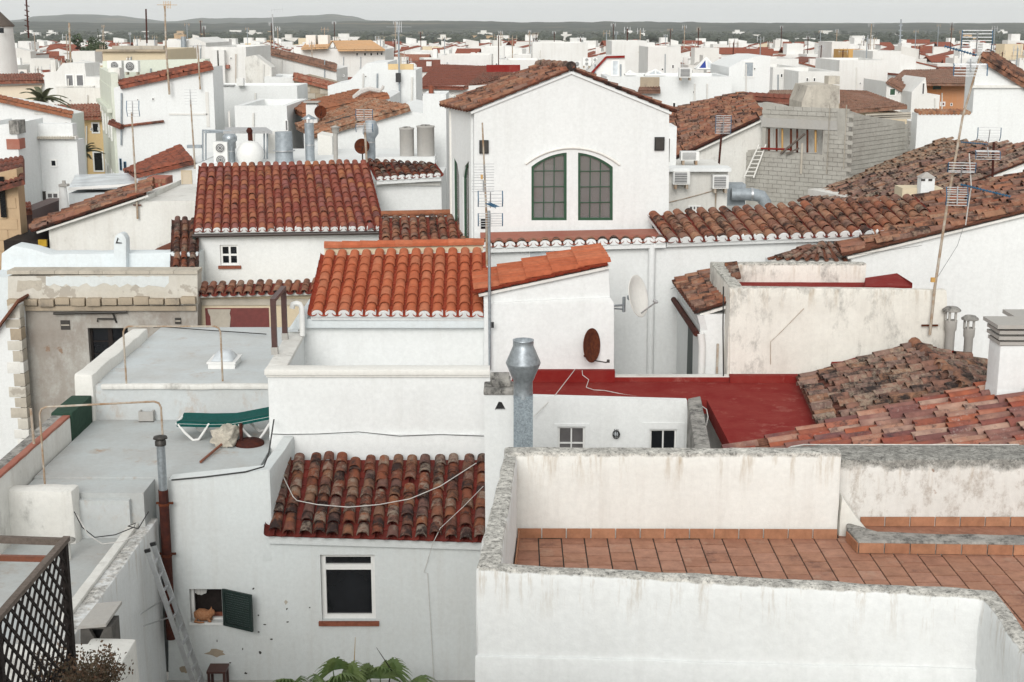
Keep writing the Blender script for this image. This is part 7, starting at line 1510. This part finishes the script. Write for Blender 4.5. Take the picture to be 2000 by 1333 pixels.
# ================================================================== FAR TOWN
rn = random.Random(21)
spots = []; Y = 57
while Y < 480:
    x = -.40*Y+rn.uniform(0, 8)
    while x < .40*Y:
        w = rn.uniform(3.4, 7.5)
        spots.append((x, Y+rn.uniform(-3, 3), w)); x += w+rn.choice((0.1, .1, .3, 1.5, 4))
    Y += 6.2+Y*.016
spots.sort(key=lambda q: q[1]); keep = []
for (x, y, w) in spots:
    d = rn.uniform(4, 5.8)
    if any(x < fx1+.5 and x+w > fx0-.5 and y < fy1+.5 and y+d > fy0-.5 for fx0, fx1, fy0, fy1 in FOOT): continue
    keep.append((x, y, w, d))
farm = {'whitewash_far': MB(), 'tile_far': MB(), 'whitewash_far_dim': MB(), 'cream_plaster': MB(), 'dark_glass': MB()}
WORDS = {'whitewash_far': 'white', 'whitewash_far_dim': 'greyish white', 'cream_plaster': 'cream'}
NUM = {0: 'no windows in view', 1: 'one dark window', 2: 'two dark windows', 3: 'three dark windows'}
for k, (x, y, w, d) in enumerate(keep):
    zt = H+rn.choice((-5.6, -5.2, -6.3, -4.8, -6.8, -5.9))+rn.uniform(-.4, .4)-(.0 if y < 300 else .6)
    if rn.random() < .06 and y > 100: zt += 1.0
    if y < 92: zt = min(zt, H-5.3)
    mat = rn.choices(('whitewash_far', 'whitewash_far_dim', 'cream_plaster'), (80, 12, 4))[0]; kind = rn.choices(('flat', 'gable', 'shed', 'hut'), (26, 26, 24, 30))[0]; nw = rn.choices((0, 1, 2, 3), (8, 24, 36, 32))[0]
    rz = rn.gauss(0, .12); M = Matrix.Rotation(rz, 3, 'Z'); c = V(x+w/2, y+d/2, 0)
    def T(p): return c+M @ p
    wall, roof, extra = MB(), MB(), MB(); wins = []
    lo = [V(-w/2, -d/2, 0), V(w/2, -d/2, 0), V(w/2, d/2, 0), V(-w/2, d/2, 0)]
    if kind in ('flat', 'hut'):
        wall.prism_rings([T(p) for p in lo], [T(p+V(0, 0, zt-.35)) for p in lo]); s = .2
        for a, b in ((V(-w/2, -d/2, 0), V(w/2, -d/2+s, 0)), (V(-w/2, d/2-s, 0), V(w/2, d/2, 0)), (V(-w/2, -d/2+s, 0), V(-w/2+s, d/2-s, 0)), (V(w/2-s, -d/2+s, 0), V(w/2, d/2-s, 0))):
            q = [a, V(b.x, a.y, 0), b, V(a.x, b.y, 0)]; wall.prism_rings([T(p+V(0, 0, zt-.36)) for p in q], [T(p+V(0, 0, zt)) for p in q])
        if kind == 'hut':
            hw_, hx = rn.uniform(1.8, 3.4), rn.uniform(-w/2+1.9, w/2-1.9); hh_ = rn.uniform(1.0, 2.1); q = [V(hx-hw_/2, -.5, 0), V(hx+hw_/2, -.5, 0), V(hx+hw_/2, 2.2, 0), V(hx-hw_/2, 2.2, 0)]
            sl = rn.choice((0, .5)); extra.prism_rings([T(p+V(0, 0, zt-.4)) for p in q], [T(p+V(0, 0, zt+hh_-(sl if p.x > hx else 0))) for p in q])
    elif kind == 'gable':
        h = w*.16; g = [V(-w/2, 0, zt-.3), V(w/2, 0, zt-.3), V(0, 0, zt+h-.3)]; pr = [V(-w/2, 0, 0), V(w/2, 0, 0), V(w/2, 0, zt-.3), V(0, 0, zt+h-.3), V(-w/2, 0, zt-.3)]
        if rn.random() < .5:
            wall.prism_rings([T(p+V(0, -d/2, 0)) for p in pr], [T(p+V(0, d/2, 0)) for p in pr])
            for sx in (-1, 1): a = [V(sx*(w/2+.2), -d/2-.1, zt-.36), V(0, -d/2-.1, zt+h-.28), V(0, d/2+.1, zt+h-.28), V(sx*(w/2+.2), d/2+.1, zt-.36)]; roof.prism_rings([T(p) for p in a], [T(p+V(0, 0, .14)) for p in a])
        else:
            h = d*.2; wall.prism_rings([T(p) for p in lo], [T(p+V(0, 0, zt-.3)) for p in lo]); g = [V(-w/2, -d/2-.2, zt-.3), V(w/2, -d/2-.2, zt-.3), V(w/2, 0, zt+h-.3), V(-w/2, 0, zt+h-.3)]; roof.prism_rings([T(p) for p in g], [T(p+V(0, 0, .15)) for p in g]); g2 = [V(p.x, -p.y, p.z) for p in g]; roof.prism_rings([T(p) for p in g2], [T(p+V(0, 0, .15)) for p in g2])
    else:
        h = w*.12*rn.choice((-1, 1)); pr = [V(-w/2, 0, 0), V(w/2, 0, 0), V(w/2, 0, zt+h), V(-w/2, 0, zt-h)]; wall.prism_rings([T(p+V(0, -d/2, 0)) for p in pr], [T(p+V(0, d/2, 0)) for p in pr]); a = [V(-w/2-.1, -d/2-.1, zt-h), V(w/2+.1, -d/2-.1, zt+h), V(w/2+.1, d/2+.1, zt+h), V(-w/2-.1, d/2+.1, zt-h)]; roof.prism_rings([T(p+V(0, 0, .01)) for p in a], [T(p+V(0, 0, .16)) for p in a])
    for j in range(nw):
        wx = -w/2+w*(j+.5)/nw+rn.uniform(-.5, .5); ww, wh = rn.uniform(.5, .9), rn.uniform(.6, 1.2); z = zt-rn.uniform(1.9, 2.3); wm = MB(); q = [V(wx-ww/2, -d/2-.03, z-wh), V(wx+ww/2, -d/2-.03, z-wh), V(wx+ww/2, -d/2-.03, z), V(wx-ww/2, -d/2-.03, z)]; wm.prism_rings([T(p) for p in q], [T(p+V(0, .08, 0)) for p in q]); wins.append(wm)
    if k < 300:
        chim = rn.random() < .5; lb = '%s%s %s far house with %s%s' % ('narrow ' if w < 4.6 else 'wide ' if w > 6.3 else '', WORDS[mat], {'flat': 'flat-roofed', 'hut': 'flat-roofed', 'gable': 'red gable-roofed', 'shed': 'red lean-to-roofed'}[kind], NUM[nw], ' and a roof hut' if kind == 'hut' else ' and a chimney' if chim else '')
        t = thing('town_house', lb, 'house', V(c.x, c.y, 0), lb.replace('far house', 'far houses')); build(wall, 'wall', mat, t)
        if roof.v: build(roof, 'roof', 'tile_far', t)
        if extra.v: build(extra, 'roof_hut', mat, t)
        for wm in wins: build(wm, 'window', 'dark_glass', t)
        if chim and kind != 'hut':
            m = MB(); cx_ = rn.uniform(-w/2+.4, w/2-.4); p0 = T(V(cx_, rn.uniform(-d/3, d/3), zt-1.3)); m.box2(p0-V(.28, .28, 0), p0+V(.28, .28, rn.uniform(1.9, 2.6))); ch = build(m, 'chimney', mat, t); m = MB(); q = p0+V(0, 0, 2.0); 
    else:
        for mb_, mt in ((wall, mat), (extra, mat), (roof, 'tile_far')):
            if mb_.v: farm[mt].add(mb_.v, mb_.f)
        for wm in wins: farm['dark_glass'].add(wm.v, wm.f)
FT = thing('far_town', 'mass of far white and red-roofed houses at the edge of town', 'town', V(0, 400, 0)); FT['kind'] = 'stuff'
for mt, mb_ in farm.items():
    if mb_.v: stuff(build(mb_, {'tile_far': 'roofs', 'dark_glass': 'windows'}.get(mt, 'walls'), mt, FT))

# ================================================================== LAND
s = NT('ground_earth'); c_ = s.mix(s.ramp(s.noise(.004, 6, .6), [(.4, 0), (.6, 1)]), (.10, .10, .055), (.26, .20, .12)); c_ = s.mix(s.ramp(s.noise(.02, 5, .7), [(.45, 0), (.6, 1)]), c_, (.05, .065, .035)); s.done(c_, .95)
m = MB(); m.add([V(-8900, -190, 0), V(8900, -190, 0), V(8900, 8600, 0), V(-8900, 8600, 0)], [(0, 1, 2, 3)]); struct(build(m, 'ground', 'ground_earth', None, V(0, 0, 0)))
m = MB(); m.box2(V(-60, -8, .0), V(60, 90, .004)); struct(build(m, 'street', 'concrete'))
def ridge(name, Y0, Y1, xs, hs, mat, amp, seed, n=260, rows=7):
    m = MB(); vs = []; X0, X1 = xs[0], xs[-1]
    for j in range(rows):
        f = j/(rows-1); Y = lerp(Y0, Y1, f); prof = math.sin(math.pi*.5*min(1, f*1.6)) if f < .63 else 1
        for i in range(n):
            px = X0+(X1-X0)*i/(n-1); k = 0
            while k < len(xs)-2 and px > xs[k+1]: k += 1
            t = (px-xs[k])/(xs[k+1]-xs[k]); t = t*t*(3-2*t); yp = hs[k]+(hs[k+1]-hs[k])*t; ztop = P(px, yp, Y1).z; x = P(px, yp, Y).x
            h = ztop*prof*(1 if f > 0 else 0)+amp*mnoise.noise(V(px*.03, f*3, seed))*prof+amp*.5*mnoise.noise(V(px*.11, f*6, seed+4))*prof; vs.append(V(x, Y, max(h, -2) if f > 0 else -2))
    m.add(vs, [(j*n+i, j*n+i+1, (j+1)*n+i+1, (j+1)*n+i) for j in range(rows-1) for i in range(n-1)], True); return struct(build(m, name, mat, None, V(0, Y0, 0)))
s = NT('hill_scrub'); c_ = s.mix(s.ramp(s.noise(.012, 9, .8), [(.44, 0), (.58, 1)]), (.022, .03, .024), (.075, .078, .058)); c_ = s.mix(s.ramp(s.noise(.0022, 4), [(.6, 0), (.68, .7)]), c_, (.2, .16, .1)); s.done(c_, 1)
ridge('hills', 2500, 4300, [-500, 0, 100, 220, 400, 560, 700, 830, 930, 1000, 1200, 1500, 1700, 1800, 1900, 2000, 2500], [45, 45, 44, 46, 47, 46, 43, 42, 43, 45, 44, 46, 47, 46, 47, 46, 46], 'hill_scrub', 2.5, 1)
ridge('hills', 5200, 8000, [-700, -200, 0, 40, 70, 150, 230, 270, 330, 400, 520, 600, 650, 690, 720, 900, 2600], [44, 44, 43, 40, 34, 31, 33, 38, 43, 38, 37, 33, 31, 34, 42, 46, 46], 'hill_scrub', 4, 9)
# woods and hedges on the plain: a far mass
rn = random.Random(5)
bm = bmesh.new(); bmesh.ops.create_icosphere(bm, subdivisions=1, radius=1); ico_v = [v.co.copy() for v in bm.verts]; ico_f = [tuple(v.index for v in f.verts) for f in bm.faces]; bm.free()
wd = MB(); vs_all, fs_all = [], []
def tree_blob(x, y, r, h):
    for q in range(3 if y < 1500 else 2):
        k = len(vs_all); ox, oy, oz = rn.gauss(0, r*.45), rn.gauss(0, r*.3), rn.uniform(-.2, .25)*h
        rr = r*rn.uniform(.55, .85)
        for v in ico_v:
            f = rn.uniform(.75, 1.2); vs_all.append((x+ox+v.x*rr*f, y+oy+v.y*rr*f, max(0, h*.55+oz+v.z*h*.42*f)))
        fs_all.extend([(a+k, b+k, c+k) for a, b, c in ico_f])
for i in range(5200):
    Y = 470*math.exp(rn.random()*1.75); x = rn.uniform(-.42, .42)*Y
    if mnoise.noise(V(x*.006, Y*.0035, 3)) < -.06+.22*rn.random()-.1: continue
    tree_blob(x, Y, rn.uniform(2.5, 5.5)*(1+Y/2500), rn.uniform(4, 7.5))
me = bpy.data.meshes.new('far_wood'); me.from_pydata(vs_all, [], fs_all); me.polygons.foreach_set('use_smooth', [True]*len(fs_all)); me.materials.append(MATS['wood_leaf'])
o = bpy.data.objects.new('far_wood', me); COL.objects.link(o); stuff(o); tag(o, 'dark scattered woods on the plain beyond the town', 'woods')
# white farmhouses out on the plain
FH_ = MB()
for k in range(70):
    Y = 520*math.exp(rn.random()*1.6); x = rn.uniform(-.4, .4)*Y; w = rn.uniform(8, 22); z = rn.uniform(4, 8); t = None
    m = MB(); m.box2(V(x, Y, 0), V(x+w, Y+8, z)); 
    up_, an_ = rn.random() < .5, rn.random() < .4
    if up_: m.box2(V(x+w*.2, Y+1, z), V(x+w*.6, Y+6, z+2.2))
    if an_: m.prism([V(x-w*.5, Y, 0), V(x, Y, 0), V(x, Y, z*.6), V(x-w*.5, Y, z*.5)], V(0, 6, 0))
    fm = rn.choice(('whitewash_far', 'whitewash_far', 'whitewash_far_dim', 'sandstone')); o = build(m, 'farmhouse', fm); lb = '%s %s farmhouse%s%s among trees on the plain' % ('long' if w > 15 else 'small', {'whitewash_far': 'white', 'whitewash_far_dim': 'grey', 'sandstone': 'tan'}[fm], ' with an upper storey' if up_ else '', ' and a lean-to' if an_ and up_ else ' with a lean-to' if an_ else ''); tag(o, lb, 'house', lb.replace('farmhouse', 'farmhouses', 1))
# two dark trees in the town at the left
def leaf_tree(label, base, h, rad, mat, seed, conifer=False):
    r_ = random.Random(seed); t = thing('tree', label, 'tree', base); m = MB(); m.tube([base, base+V(.1, 0, h*.5), base+V(0, 0, h*.92)], [rad*.1, rad*.07, rad*.02], 7)
    clumps = []
    for k in range(34 if not conifer else 40):
        a = r_.uniform(0, 6.28)
        if conifer: f = (k+1)/41; zz = h*(.2+.8*f); rr = rad*(1-f)*.95; c = base+V(math.cos(a)*rr*r_.uniform(.4, 1), math.sin(a)*rr*r_.uniform(.4, 1), zz); sz = rad*.22*(1.2-f)
        else: u = r_.uniform(-1, 1); rr = r_.uniform(.35, 1)**.5; c = base+V(math.cos(a)*rad*rr*math.sqrt(1-u*u*.8), math.sin(a)*rad*rr*math.sqrt(1-u*u*.8), h*.62+u*h*.34); sz = rad*r_.uniform(.22, .38)
        clumps.append((c, sz)); m.tube([base+V(0, 0, h*(.35 if not conifer else (c.z-base.z)/h)), c], [rad*.03, rad*.01], 4)
    build(m, 'trunk', 'bark', t); lf = MB()
    for c, sz in clumps:
        for q in range(170):
            d = V(r_.gauss(0, 1), r_.gauss(0, 1), r_.gauss(0, .75)); p = c+d.normalized()*sz*r_.uniform(.4, 1.1); x = V(r_.gauss(0, 1), r_.gauss(0, 1), r_.gauss(0, 1)).normalized()*sz*.22; y = x.orthogonal().normalized()*sz*.14; lf.add([p-x, p-y, p+x, p+y], [(0, 1, 2, 3)])
    stuff(build(lf, 'crown', mat, t))
b = P(173, 95, 190); leaf_tree('broad dark green tree rising among the white houses at the left', V(b.x, 190, 0), b.z+2.0, 2.7, 'pine_leaf', 1)
b = P(191, 62, 230); leaf_tree('slim tiered conifer standing beside the broad dark tree', V(b.x, 230, 0), b.z+.6, 1.8, 'pine_leaf', 2, True)
# the air
s = NT('haze_air'); s.t.nodes.remove(s.b); pv = s.t.nodes.new('ShaderNodeVolumePrincipled'); pv.inputs['Color'].default_value = (.93, .97, 1, 1); pv.inputs['Density'].default_value = .00009; pv.inputs['Anisotropy'].default_value = 0
s.t.links.new(pv.outputs[0], s.t.nodes['Material Output'].inputs['Volume'])
m = MB(); m.box2(V(-9000, -200, -3), V(9000, 8700, 100)); hz = build(m, 'haze', 'haze_air'); hz['kind'] = 'stuff'; hz['label'] = 'thin pale haze lying over the town and plain'; hz['category'] = 'haze'
# rooftop clutter out in the town
rn = random.Random(99)
for k in range(70):
    x, y, w, d = keep[rn.randrange(0, min(260, len(keep)))]; b = V(x+rn.uniform(.3, .7)*w, y+d*rn.uniform(.2, .5), H-6.4); kd = rn.choice(('chimney', 'tank', 'box')); m = MB()
    if kd == 'chimney': m.box2(b, b+V(.6, .6, rn.uniform(1.6, 2.4))); o = build(m, 'chimney', 'whitewash_far'); m2 = MB(); z = max(v.z for v in m.v); m2.box2(V(b.x-.1, b.y-.1, z), V(b.x+.7, b.y+.7, z+.12)); build(m2, 'cap', 'concrete', o); tag(o, 'small white chimney with a slab cap on a far rooftop', 'chimney', 'far chimneys')
    elif kd == 'tank': m.lathe(b, [(.55, 0), (.55, 1.7), (.3, 1.95), (.001, 2.0)], 12); o = build(m, 'water_tank', rn.choice(('concrete', 'white_plastic', 'galvanised_dull'))); tag(o, 'small round water tank on a far rooftop', 'tank', 'far water tanks')
    else: m.box2(b, b+V(1.0, .4, 1.7)); o = build(m, 'air_conditioner', 'whitewash_warm'); m2 = MB(); m2.lathe(b+V(.45, -.01, 1.2), [(.32, 0), (.32, .02)], 12, (0, -1, 0)); build(m2, 'fan_grille', 'ac_grille', o); tag(o, 'boxy air conditioner on a far rooftop', 'air conditioner', 'far air conditioners')
# cables over the red roof
cable('white cable snaking across the red flat roof from the rusty dish', [P(1137, 724, 25.1), P(1138, 733, 25.0), P(1150, 742, 24.9), P(1145, 757, 24.6), P(1160, 762, 24.5), P(1180, 763, 24.5), P(1220, 771, 24.3), P(1265, 777, 24.1)], .007)
cable('taut white cable from the block wall over the little court', [P(1123, 722, 25.1), P(1083, 774, 23.8), P(1042, 815, 23.6)], .007)
cable('white loop of cable hanging off the court coping onto the red roof', [P(1366, 790, 23.5), P(1380, 800, 23.2), P(1383, 815, 22.9), P(1377, 840, 22.3), P(1366, 838, 22.2), P(1364, 850, 21.8), P(1368, 885, 20.9)], .008)
cable('thin guy wire running up from the gable wall to the leaning mast', [P(1826, 550, 25.2), P(1870, 480, 27), P(1883, 440, 28.9)], .004, 'cable_black')
cable('thin dark wire strung across the stained block to the long wall', [P(1310, 565, 29.8), P(1385, 535, 28), P(1640, 503, 28.6), P(1800, 480, 28.9)], .004, 'cable_black')
# low diagonal buttress by the terrace
m = MB(); a, b = P(1652, 935, 16.35), P(1708, 1012, 16.3); m.prism([V(bR+.03, 16.36, ZF+.5), V(bR+.38, 16.36, ZF+.05), V(bR+.45, 16.36, ZF-.1), V(bR+.03, 16.36, ZF-.1)], V(0, -.3, 0)); o = build(m, 'buttress', 'whitewash_stained', th); rough(o, .04, .15, .02)
